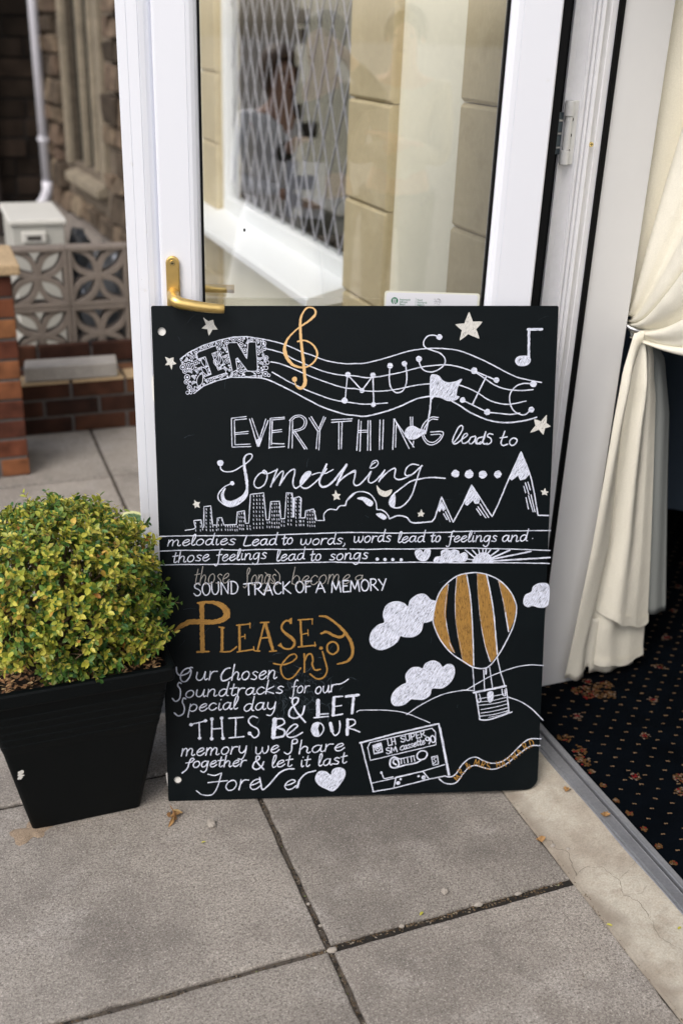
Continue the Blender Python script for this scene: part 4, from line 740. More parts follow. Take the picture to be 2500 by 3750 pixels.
('city_drawing','chalk','p25:558,4676 737,4650 774,4622 743,4466 894,4454 923,4633 951,4611 962,4172 1108,4154 1134,4571 1228,4572 1239,4422 1331,4412 1374,4574 1637,4564 1665,4295 1814,4268 1831,4544 1901,4539 1947,3917 2224,3887 2271,4473 2332,4474 2371,4078 2559,4072 2582,4458 2666,4450 2705,3893 2832,3900 2847,4410|p56:2847,4410 2865,4019|p28:2865,4013 2976,3981 3017,4015 3000,4441 3098,4442 3113,4286 3280,4251 3341,4503|p25:3377,4503 3508,4505|p18:779,4506 784,4540|p18:778,4584 782,4619|p18:774,4667 779,4701|p18:877,4500 882,4534|p18:879,4582 883,4616|p18:875,4668 880,4702|p18:1012,4212 1017,4246|p18:1008,4285 1012,4319|p18:1008,4358 1013,4392|p18:1000,4442 1005,4476|p18:1002,4514 1007,4548|p18:998,4593 1003,4627|p18:1000,4661 1004,4695|p18:1100,4211 1105,4245|p18:1096,4289 1100,4323|p18:1096,4363 1101,4397|p18:1090,4444 1094,4478|p18:1086,4513 1091,4548|p18:1086,4594 1090,4628|p18:1082,4669 1087,4704|p18:1260,4445 1265,4480|p18:1255,4558 1260,4592|p18:1250,4652 1255,4686|p18:1330,4449 1335,4484|p18:1322,4553 1327,4587|p18:1321,4660 1325,4694|p18:1701,4318 1706,4352|p18:1701,4391 1706,4425|p18:1705,4480 1710,4514|p18:1700,4562 1705,4596|p18:1703,4642 1708,4677|p18:1753,4307 1758,4341|p18:1744,4394 1749,4428|p18:1743,4479 1747,4513|p18:1742,4569 1747,4603|p18:1742,4650 1747,4684|p18:1798,4311 1803,4345|p18:1789,4401 1793,4435|p18:1796,4480 1801,4514|p18:1787,4569 1792,4604|p18:1783,4652 1788,4686|p18:2010,3937 2015,3970|p18:2013,4021 2018,4055|p18:2007,4105 2012,4139|p18:2005,4190 2010,4224|p18:2005,4275 2010,4309|p18:2004,4361 2009,4395|p18:1998,4452 2003,4486|p18:2001,4540 2006,4574|p18:2004,4628 2009,4662|p18:2080,3935 2085,3969|p18:2076,4021 2081,4055|p18:2076,4103 2081,4137|p18:2076,4188 2081,4222|p18:2065,4275 2070,4309|p18:2063,4369 2068,4403|p18:2072,4446 2077,4480|p18:2067,4542 2072,4577|p18:2067,4624 2072,4659|p18:2135,3931 2140,3965|p18:2140,4018 2145,4052|p18:2135,4105 2140,4139|p18:2139,4189 2144,4223|p18:2131,4281 2136,4315|p18:2129,4369 2135,4404|p18:2128,4452 2133,4486|p18:2132,4540 2137,4574|p18:2130,4624 2135,4659|p18:2202,3940 2207,3973|p18:2204,4023 2209,4057|p18:2204,4108 2209,4142|p18:2204,4193 2209,4227|p18:2198,4286 2203,4320|p18:2201,4361 2206,4396|p18:2198,4457 2203,4491|p18:2198,4538 2203,4572|p18:2193,4625 2199,4660|p18:2397,4107 2402,4141|p18:2397,4197 2402,4231|p18:2396,4279 2401,4314|p18:2395,4359 2400,4393|p18:2396,4450 2401,4484|p18:2390,4525 2395,4560|p18:2389,4610 2395,4644|p18:2453,4113 2458,4147|p18:2452,4196 2457,4230|p18:2448,4274 2453,4308|p18:2442,4364 2447,4398|p18:2439,4441 2444,4476|p18:2447,4533 2452,4567|p18:2446,4616 2451,4650|p18:2494,4114 2499,4148|p18:2498,4189 2503,4223|p18:2494,4275 2499,4309|p18:2498,4362 2503,4396|p18:2497,4451 2502,4485|p18:2496,4526 2502,4561|p18:2496,4619 2501,4653|p18:2548,4110 2553,4144|p18:2543,4192 2548,4226|p18:2544,4281 2549,4315|p18:2537,4362 2542,4396|p18:2542,4448 2548,4483|p18:2545,4534 2550,4568|p18:2535,4619 2540,4654|p18:2744,3908 2749,3942|p18:2737,3992 2743,4026|p18:2736,4068 2741,4102|p18:2733,4158 2738,4192|p18:2736,4236 2741,4270|p18:2740,4316 2745,4350|p18:2735,4396 2740,4430|p18:2739,4479 2744,4513|p18:2731,4559 2736,4593|p18:2810,3915 2815,3949|p18:2808,3994 2813,4028|p18:2805,4069 2810,4103|p18:2805,4160 2811,4194|p18:2808,4238 2813,4272|p18:2807,4321 2812,4355|p18:2806,4395 2811,4429|p18:2801,4476 2806,4511|p18:2797,4568 2802,4602|p18:2909,4024 2914,4058|p18:2908,4100 2913,4134|p18:2904,4179 2909,4213|p18:2905,4260 2911,4294|p18:2900,4342 2905,4377|p18:2899,4416 2904,4451|p18:2906,4503 2911,4538|p18:2907,4583 2912,4617|p18:2983,4031 2988,4065|p18:2981,4103 2986,4137|p18:2972,4179 2978,4213|p18:2974,4266 2979,4300|p18:2971,4344 2976,4378|p18:2971,4419 2976,4453|p18:2980,4498 2985,4532|p18:2974,4581 2980,4615|p18:3146,4289 3151,4324|p18:3153,4361 3158,4396|p18:3144,4442 3150,4476|p18:3153,4518 3158,4553|p18:3149,4592 3154,4626|p18:3203,4284 3209,4318|p18:3202,4366 3207,4400|p18:3201,4447 3206,4482|p18:3200,4519 3205,4553|p18:3198,4603 3204,4637|p18:3253,4292 3258,4326|p18:3258,4364 3263,4398|p18:3251,4448 3257,4483|p18:3253,4516 3258,4551|p18:3246,4600 3252,4634|p18:3306,4289 3312,4323|p18:3306,4367 3312,4401|p18:3301,4442 3307,4476|p18:3300,4517 3305,4552|p18:3298,4605 3304,4639|p18:1142,4584 1146,4618|p18:1137,4664 1141,4699|p18:1216,4586 1221,4621|p18:1215,4663 1220,4697|p18:1406,4581 1410,4615|p18:1404,4658 1409,4692|p18:1454,4584 1458,4618|p18:1457,4663 1461,4697|p18:1508,4591 1513,4626|p18:1506,4664 1511,4698|p18:1558,4584 1563,4618|p18:1550,4661 1555,4695|p18:1602,4584 1607,4618|p18:1607,4671 1611,4706|p18:1657,4595 1662,4629|p18:1650,4672 1655,4706|p18:1863,4588 1868,4622|p18:1866,4646 1870,4680|p18:1925,4590 1930,4624|p18:1928,4653 1933,4687|p18:2291,4518 2296,4552|p18:2286,4610 2291,4644|p18:2340,4512 2345,4547|p18:2341,4619 2346,4653|p18:2599,4495 2604,4529|p18:2590,4584 2595,4618|p18:2650,4503 2655,4537|p18:2648,4589 2653,4623|p18:3006,4497 3011,4532|p18:3012,4580 3018,4614|p18:3064,4497 3070,4532|p18:3065,4581 3070,4616|p18:920,4641 925,4676'),
('cloud_outline','chalk','s28:3508,4505 3503,4362 3615,4264 3769,4280|s28:3769,4280 3839,4196 3965,4183|s*:3965,4183,28 4007,4056,28 4169,3916,28 3982,4090,30 4118,3938,30 4299,3886,30 4481,3943,30 4603,4098,31 4634,4283,31|s31:4634,4283 4756,4300 4863,4394 4910,4488|s37:4910,4488 5092,4422 5276,4462 5415,4582 5828,4563|s24:3877,4187 3952,4182 3982,4090|F4215,4032 4360,4009 4542,4112 4512,4204 4421,4172 4330,4079|F4620,4381 4741,4371 4843,4456 4788,4501 4696,4454'),
('mountain_drawing','chalk','p34:5828,4563 5888,4486 6026,4024 6289,4585 6495,4184 6669,3770 6925,4159 7134,4472 7264,4194 7464,3672 7719,3062 7886,3431 7972,3677 8045,3987 8140,4455 8373,4464|f5955,4316 6028,4116 6114,4287 6069,4333 6031,4271 5993,4348|f6541,4185 6554,4092 6670,3801 6846,4096 6833,4173 6756,4172 6708,4094 6588,4216|f7493,3641 7636,3305 7726,3078 7920,3538 7832,3645 7725,3674 7675,3566 7540,3672|p31:6076,4395 6149,4521|p31:6115,4349 6221,4568|p28:6790,4296 6886,4437|p28:6819,4250 6996,4495|p28:6864,4189 7057,4487|p28:7807,3814 7849,3954|p28:7835,3737 7921,3985|p28:7890,3723 7949,3893|p28:7862,4062 7924,4312|p28:7913,4016 8028,4375|p28:7968,4002 8069,4376'),
('ruled_lines','chalk','s*:9,4801,25 637,4796,25 1466,4806,25 2300,4810,25 2606,4801,25 3877,4776,28 4485,4785,28 5096,4804,28 6263,4803,28|s25:6263,4790 6942,4788 7873,4795 8434,4798|s25:7,5121 490,5112 905,5121 1321,5114 1738,5126 2156,5119 2575,5128|s26:2575,5134 3136,5132 3698,5135 3980,5139|s28:4060,5141 4487,5155 4794,5150 5254,5161 5715,5159 6642,5161 7108,5181 7575,5198 8436,5244|s*:-4,5428,25 481,5422,25 897,5429,25 1453,5430,26 2011,5442,26 2852,5428,26 3698,5422,26 3816,5429,28 4489,5453,28 5412,5456,28 6030,5476,28 6650,5490,28 7585,5506,28 8432,5536,29'),
('melodies_lettering','chalk','s26:210,4883 197,4948 177,5013|s27:195,4948 262,4883 299,4902 276,5013|s27:291,4948 365,4882 405,4908 386,4993 414,5012 448,4993|s27:499,4956 581,4936 638,4903 612,4877 547,4897 495,4956 518,5006 580,5005 649,4962|s27:704,4940 767,4835 778,4770 742,4777 705,4875 687,4979 713,5005 758,4985|s27:880,4874 814,4900 783,4959 817,5005 891,4991 937,4932 919,4887 880,4874|s27:1131,4894 1077,4874 1005,4907 979,4966 1013,5005 1080,4979 1137,4887|s27:1176,4750 1126,4926 1119,4992 1149,4998|s27:1222,4877 1202,4969 1216,5008 1255,4989|s27:1252,4819 1255,4812|s27:1296,4950 1378,4930 1435,4898 1408,4871 1343,4891 1291,4950 1314,5000 1376,5000 1446,4956|s27:1612,4897 1564,4878 1507,4904 1543,4937 1590,4970 1553,5006 1472,4994|s29:1857,4802 1811,4925 1787,5028 1862,5033 1939,5018|s29:1977,4978 2052,4955 2105,4920 2080,4894 2020,4915 1974,4978 1995,5029 2052,5028 2115,4981|s29:2282,4908 2232,4889 2166,4925 2142,4987 2175,5027 2235,4998 2287,4901|s29:2288,4895 2265,4991 2285,5024 2310,5003|s29:2472,4907 2422,4887 2356,4923 2332,4985 2365,5025 2426,4997 2477,4900|s29:2512,4756 2467,4941 2462,5009 2489,5015|s29:2664,4804 2639,4943 2633,5012 2658,5024 2691,4993|s29:2608,4891 2705,4872|s29:2783,4875 2735,4906 2715,4970 2742,5015 2797,4997 2827,4933 2813,4886 2783,4875|s27:3015,4903 3006,5008 3050,5034 3105,4980 3120,4914|s27:3113,4967 3128,5019 3166,5025 3212,4965 3221,4899|s27:3346,4905 3285,4932 3257,4992 3289,5037 3358,5023 3399,4963 3382,4917 3346,4905|s27:3460,4899 3450,4965 3433,5031|s27:3450,4965 3498,4905 3565,4904|s27:3722,4918 3671,4899 3606,4933 3582,4992 3615,5032 3676,5004 3727,4911|s27:3761,4772 3718,4951 3713,5017 3741,5023|s27:3899,4915 3854,4896 3802,4923 3836,4956 3880,4988 3846,5026 3771,5014|s27:3944,5009 3944,5042 3906,5082|s29:4158,4865 4149,4975 4188,5001 4237,4945 4251,4877|s29:4244,4932 4258,4986 4291,4992 4333,4930 4341,4861|s29:4451,4861 4397,4890 4373,4952 4401,5000 4462,4985 4498,4922 4484,4874 4451,4861|s29:4553,4863 4543,4932 4528,5001|s29:4543,4932 4587,4869 4646,4867|s29:4785,4872 4740,4853 4682,4888 4661,4951 4690,4991 4744,4962 4789,4865|s29:4820,4721 4781,4907 4776,4975 4801,4982|s29:4942,4876 4902,4856 4856,4885 4886,4918 4925,4952 4895,4991 4828,4979|s29:5118,4951 5169,4844 5177,4778 5146,4786 5117,4885 5104,4991 5128,5017 5166,4996|s29:5191,4965 5261,4944 5310,4910 5286,4884 5230,4905 5188,4965 5209,5015 5262,5014 5321,4969|s29:5476,4892 5429,4873 5368,4908 5346,4968 5378,5007 5434,4979 5481,4885|s29:5482,4879 5462,4972 5481,5004 5505,4984|s29:5656,4897 5608,4878 5547,4912 5526,4972 5557,5011 5614,4984 5660,4890|s29:5690,4751 5652,4930 5648,4996 5674,5002|s32:5870,4800 5840,4933 5832,4999 5854,5012 5886,4985|s32:5813,4880 5905,4868|s32:5978,4880 5932,4907 5910,4967 5933,5013 5985,4999 6017,4939 6005,4893 5978,4880|s29:6335,4789 6303,4769 6266,4822 6244,4941 6221,5074 6181,5127 6150,5100|s29:6201,4901 6313,4891|s29:6323,4966 6391,4946 6437,4913 6415,4886 6362,4906 6320,4966 6339,5016 6390,5016 6447,4973|s29:6476,4966 6543,4946 6590,4913 6568,4887 6515,4906 6473,4966 6492,5016 6543,5017 6600,4973|s29:6645,4956 6696,4850 6704,4784 6674,4791 6645,4890 6631,4996 6653,5023 6690,5003|s29:6738,4891 6723,4984 6735,5024 6767,5004|s29:6763,4832 6765,4825|s29:6815,4889 6805,4956 6790,5022|s30:6803,4956 6866,4889 6909,4909 6894,5002 6912,5022 6945,5002|s30:7098,4911 7053,4891 6994,4924 6973,4984 7003,5024 7057,4997 7103,4904|s30:7107,4898 7086,5010 7061,5103 7006,5137 6959,5103|s30:7255,4914 7215,4894 7169,4920 7199,4953 7238,4987 7208,5024 7141,5010|s32:7515,4911 7463,4891 7398,4926 7376,4988 7409,5030 7470,5002 7519,4904|s32:7520,4898 7499,4995 7521,5029 7546,5008|s32:7588,4895 7578,4964 7563,5034|s32:7576,4964 7646,4895 7695,4915 7680,5012 7701,5033 7738,5012|s32:7908,4907 7856,4887 7791,4922 7769,4985 7802,5026 7863,4998 7912,4900|s32:7943,4755 7904,4942 7900,5012 7928,5018|d13:8041,4969|s27:347,5160 310,5298 300,5367 330,5379 370,5350|s27:275,5245 393,5229|s27:449,5118 419,5255 394,5379|s27:408,5310 478,5239 520,5265 505,5347 524,5374 554,5352|s27:672,5227 613,5257 586,5319 616,5366 683,5350 723,5287 707,5239 672,5227|s27:882,5237 838,5218 788,5247 820,5280 862,5312 829,5352 757,5341|s27:914,5298 987,5275 1038,5238 1014,5212 956,5235 910,5298 931,5349 987,5347 1048,5300|s27:1345,5113 1314,5094 1276,5150 1252,5274 1228,5411 1186,5467 1156,5441|s27:1210,5234 1322,5219|s27:1332,5303 1400,5280 1447,5245 1425,5218 1371,5240 1329,5303 1347,5355 1398,5353 1456,5306|s27:1486,5300 1553,5277 1601,5241 1579,5215 1525,5237 1482,5300 1501,5352 1552,5350 1609,5303|s27:1655,5282 1707,5171 1716,5102 1686,5110 1656,5213 1641,5323 1663,5350 1700,5328|s27:1749,5205 1733,5302 1745,5342 1776,5321|s27:1775,5143 1777,5136|s27:1826,5207 1815,5276 1799,5345|s27:1814,5276 1878,5206 1921,5225 1905,5321 1923,5341 1956,5319|s27:2111,5211 2065,5192 2006,5229 1984,5291 2013,5331 2068,5302 2115,5204|s27:2119,5197 2097,5315 2071,5412 2015,5448 1968,5415|s27:2268,5207 2228,5188 2182,5217 2211,5250 2250,5283 2219,5322 2152,5311|s27:2503,5316 2553,5202 2559,5133 2527,5142 2500,5247 2490,5358 2515,5384 2554,5360|s27:2579,5323 2652,5297 2701,5259 2676,5234 2618,5258 2576,5324 2599,5374 2655,5370 2714,5320|s27:2875,5249 2825,5232 2763,5271 2742,5334 2776,5373 2834,5341 2880,5241|s27:2880,5234 2863,5332 2884,5365 2908,5343|s27:3061,5233 3011,5216 2948,5255 2928,5319 2962,5358 3020,5326 3065,5226|s27:3092,5080 3058,5268 3056,5337 3084,5342|s29:3267,5170 3240,5310 3234,5380 3259,5392 3292,5362|s29:3209,5257 3307,5239|s29:3386,5240 3337,5271 3317,5335 3344,5381 3399,5363 3430,5299 3415,5252 3386,5240|s29:3744,5263 3700,5244 3650,5272 3683,5306 3726,5339 3693,5379 3620,5367|s29:3859,5243 3799,5272 3773,5335 3804,5382 3871,5367 3911,5303 3894,5256 3859,5243|s29:3970,5235 3960,5304 3944,5374|s29:3958,5304 4026,5233 4074,5253 4059,5350 4078,5370 4115,5348|s29:4281,5248 4231,5229 4167,5265 4145,5328 4178,5369 4237,5339 4286,5241|s29:4290,5234 4269,5352 4242,5450 4182,5486 4130,5453|s29:4453,5245 4409,5226 4359,5255 4392,5288 4435,5322 4402,5361 4329,5349|d37:4651,5377|d37:4820,5389|d37:4989,5392|d37:5171,5401'),
('heart','chalk','F5470,5243 5516,5187 5608,5198 5649,5261 5700,5177 5793,5185 5795,5295 5735,5404 5643,5434 5534,5385'),
('sunrise_drawing','chalk','F5906,5471 5919,5360 6042,5331 6041,5236 6148,5185 6241,5217 6333,5194 6427,5243 6435,5306 6551,5260 6615,5325 6587,5435 6463,5464 6339,5446 6215,5476|F6759,5485 6772,5390 6863,5297 6986,5274 7112,5339 7163,5460 7148,5492|p34:6565,5198 6771,5375|p31:6721,5206 6816,5312|p31:6860,5196 6887,5291|p31:6953,5188 6955,5267|p38:7030,5189 7017,5268|p38:7124,5207 7064,5285|p41:7295,5216 7128,5349|p44:7545,5229 7161,5391|p41:8014,5259 7162,5422|p44:8442,5403 7178,5461|p31:6601,5403 6757,5428'),
('crossed_word','grey','s19:807,5527 758,5742 742,5850 769,5871 811,5827|s20:730,5658 844,5637|s19:908,5469 866,5683 831,5877|s20:850,5769 924,5660 962,5702 940,5831 955,5874 986,5841|s20:1109,5640 1050,5684 1018,5782 1043,5856 1108,5833 1151,5735 1141,5660 1109,5640|s20:1307,5679 1268,5648 1217,5693 1245,5745 1282,5798 1247,5859 1179,5840|s20:1332,5762 1404,5728 1456,5673 1435,5631 1378,5665 1329,5762 1344,5844 1397,5842 1460,5770'),
('crossed_word','grey','s20:1759,5934 1790,5966 1835,5900 1852,5728 1849,5599 1881,5523 1912,5555 1875,5663|s20:2014,5682 1966,5726 1938,5824 1956,5899 2008,5876 2046,5778 2040,5703 2014,5682|s20:2099,5681 2083,5789 2062,5897|s20:2082,5789 2142,5680 2176,5711 2152,5862 2165,5894 2195,5861|s20:2333,5698 2298,5667 2245,5722 2220,5819 2240,5884 2289,5839 2338,5688|s20:2342,5677 2311,5860 2279,6012 2229,6067 2194,6014|s20:2464,5703 2433,5671 2392,5715 2413,5769 2441,5822 2412,5883 2358,5862|p17:2232,5626 2454,5906|s17:2444,5565 2541,5689 2525,5864 2425,5926'),
('crossed_word','grey','s20:2876,5525 2830,5730 2802,5895|s20:2821,5792 2902,5709 2968,5760 2941,5873 2862,5915 2809,5874|s20:3025,5843 3110,5811 3170,5759 3144,5718 3077,5750 3021,5843 3042,5921 3105,5920 3178,5852|s20:3360,5753 3313,5712 3238,5764 3209,5847 3241,5918 3306,5908 3360,5856|s20:3492,5706 3423,5748 3389,5841 3421,5912 3498,5891 3546,5798 3531,5726 3492,5706|s20:3618,5702 3602,5805 3579,5908|s20:3600,5805 3671,5701 3709,5732 3681,5907|s20:3699,5804 3777,5700 3818,5741 3795,5875 3822,5906 3858,5874|s20:3912,5834 3997,5802 4057,5750 4031,5709 3963,5741 3908,5834 3929,5912 3993,5912 4066,5843'),
('crossed_word','grey','s19:4333,5739 4273,5727 4200,5759 4178,5811 4220,5842 4288,5815 4338,5733|s19:4339,5728 4322,5807 4348,5833 4376,5814'),
('soundtrack_lettering','chalk','s30:838,5883 786,5843 722,5886 730,5949 800,5986 847,6040 814,6113 744,6120 701,6072|s30:961,5838 896,5895 882,6006 930,6110 1000,6100 1045,6002 1031,5891 961,5838|s30:1084,5826 1087,6006 1128,6096 1186,6086 1227,6002 1228,5823|p30:1287,6103 1286,5826 1432,6093 1438,5822|p30:1502,6093 1501,5816|s30:1485,5817 1578,5828 1643,5923 1618,6049 1549,6092 1490,6088|p33:1771,5878 1968,5861|p33:1870,5871 1874,6126|p33:2010,6121 2010,5858|s33:2005,5858 2104,5857 2142,5914 2094,5983 2013,5989|p33:2057,5989 2178,6118|p33:2201,6131 2290,5866 2382,6133|p33:2224,6038 2355,6028|s33:2563,5887 2500,5849 2432,5916 2417,6008 2468,6107 2531,6112 2574,6071|p33:2618,6111 2616,5848|p33:2760,5845 2624,5979 2779,6108|s33:2968,5841 2903,5892 2889,5992 2940,6086 3010,6077 3055,5989 3040,5890 2968,5841|p33:3106,6093 3103,5844|p33:3098,5844 3229,5841|p33:3107,5963 3197,5954|p33:3322,6099 3413,5855 3517,6097|p33:3345,6014 3486,6002|p33:3665,6100 3678,5846 3760,6047 3825,5843 3862,6096|p33:3914,6099 3909,5846|p33:3904,5846 4022,5843|p33:3913,5967 3999,5960|p33:3914,6099 4039,6091|p33:4073,6094 4085,5839 4168,6040 4232,5836 4270,6089|s33:4380,5828 4318,5880 4307,5982 4356,6077 4424,6068 4466,5978 4450,5877 4380,5828|p33:4516,6075 4509,5821|s33:4504,5821 4595,5819 4632,5874 4589,5941 4515,5948|p33:4556,5947 4671,6071|p33:4680,5824 4767,5949|p33:4846,5820 4755,6076'),
('please_lettering','gold','s*:777,6283,51 959,6266,69 1182,6300,115 1348,6412,172 1396,6560,178 1286,6675,144 1088,6715,133 863,6710,144 611,6705,144 398,6795,115 283,6889,58 233,6968,17|p120:860,6299 852,7368|p52:733,7389 982,7383|f763,6268 960,6237 915,6344 817,6333|p72:1288,6852 1271,7366|p40:1221,6836 1327,6856|s41:1236,7395 1426,7399 1526,7348 1590,7290|p61:1656,6801 1656,7387|p35:1599,6803 1894,6780|p29:1888,6756 1886,6868|p32:1673,7071 1773,7056|p26:1776,7008 1774,7115|p41:1604,7410 1966,7358|p29:1961,7298 1960,7388|p46:2202,6768 2043,7384|p78:2222,6769 2379,7398|p41:2112,7111 2303,7091|p41:2117,6755 2296,6750|p38:1986,7395 2088,7400|p38:2307,7417 2453,7406|s*:2770,6751,52 2671,6719,52 2579,6821,52 2583,6925,52 2682,7031,76 2809,7139,82 2851,7244,70 2779,7353,53 2636,7359,53 2537,7282,53|f2734,6691 2799,6654 2795,6796 2750,6798|f2480,7286 2552,7216 2585,7298 2522,7311|p58:2983,6726 3008,7317|p35:2932,6710 3245,6696|p26:3240,6687 3239,6814|p32:3010,7042 3144,7015|p26:3144,6937 3149,7072|p41:2930,7327 3311,7294|p26:3294,7224 3300,7323'),
('enjoy_lettering','gold','s41:2389,7692 2575,7727 2776,7672 2891,7566 2849,7487 2734,7520 2633,7629 2582,7694 2542,7817 2587,7988 2696,8063 2829,8004 2978,7812|s44:3058,7489 3063,7624 3060,7907|s47:3063,7654 3135,7506 3221,7508 3252,7659 3229,7710 3288,7860 3406,7854|s44:3460,7447 3516,7665 3525,7686 3560,7873 3494,8027 3346,8073 3184,7957|d41:3428,7362|s50:3681,7224 3782,7280 3799,7425 3681,7512 3572,7432 3572,7291 3681,7224|s*:3397,6631,41 3553,6655,64 3753,6802,64 3954,7015,82 4092,7257,88 4121,7499,77 4012,7677,65 3787,7738,41|s*:3432,7027,53 3553,6994,70 3696,7075,70 3839,7120,70 3925,7080,70 3959,7009,41'),
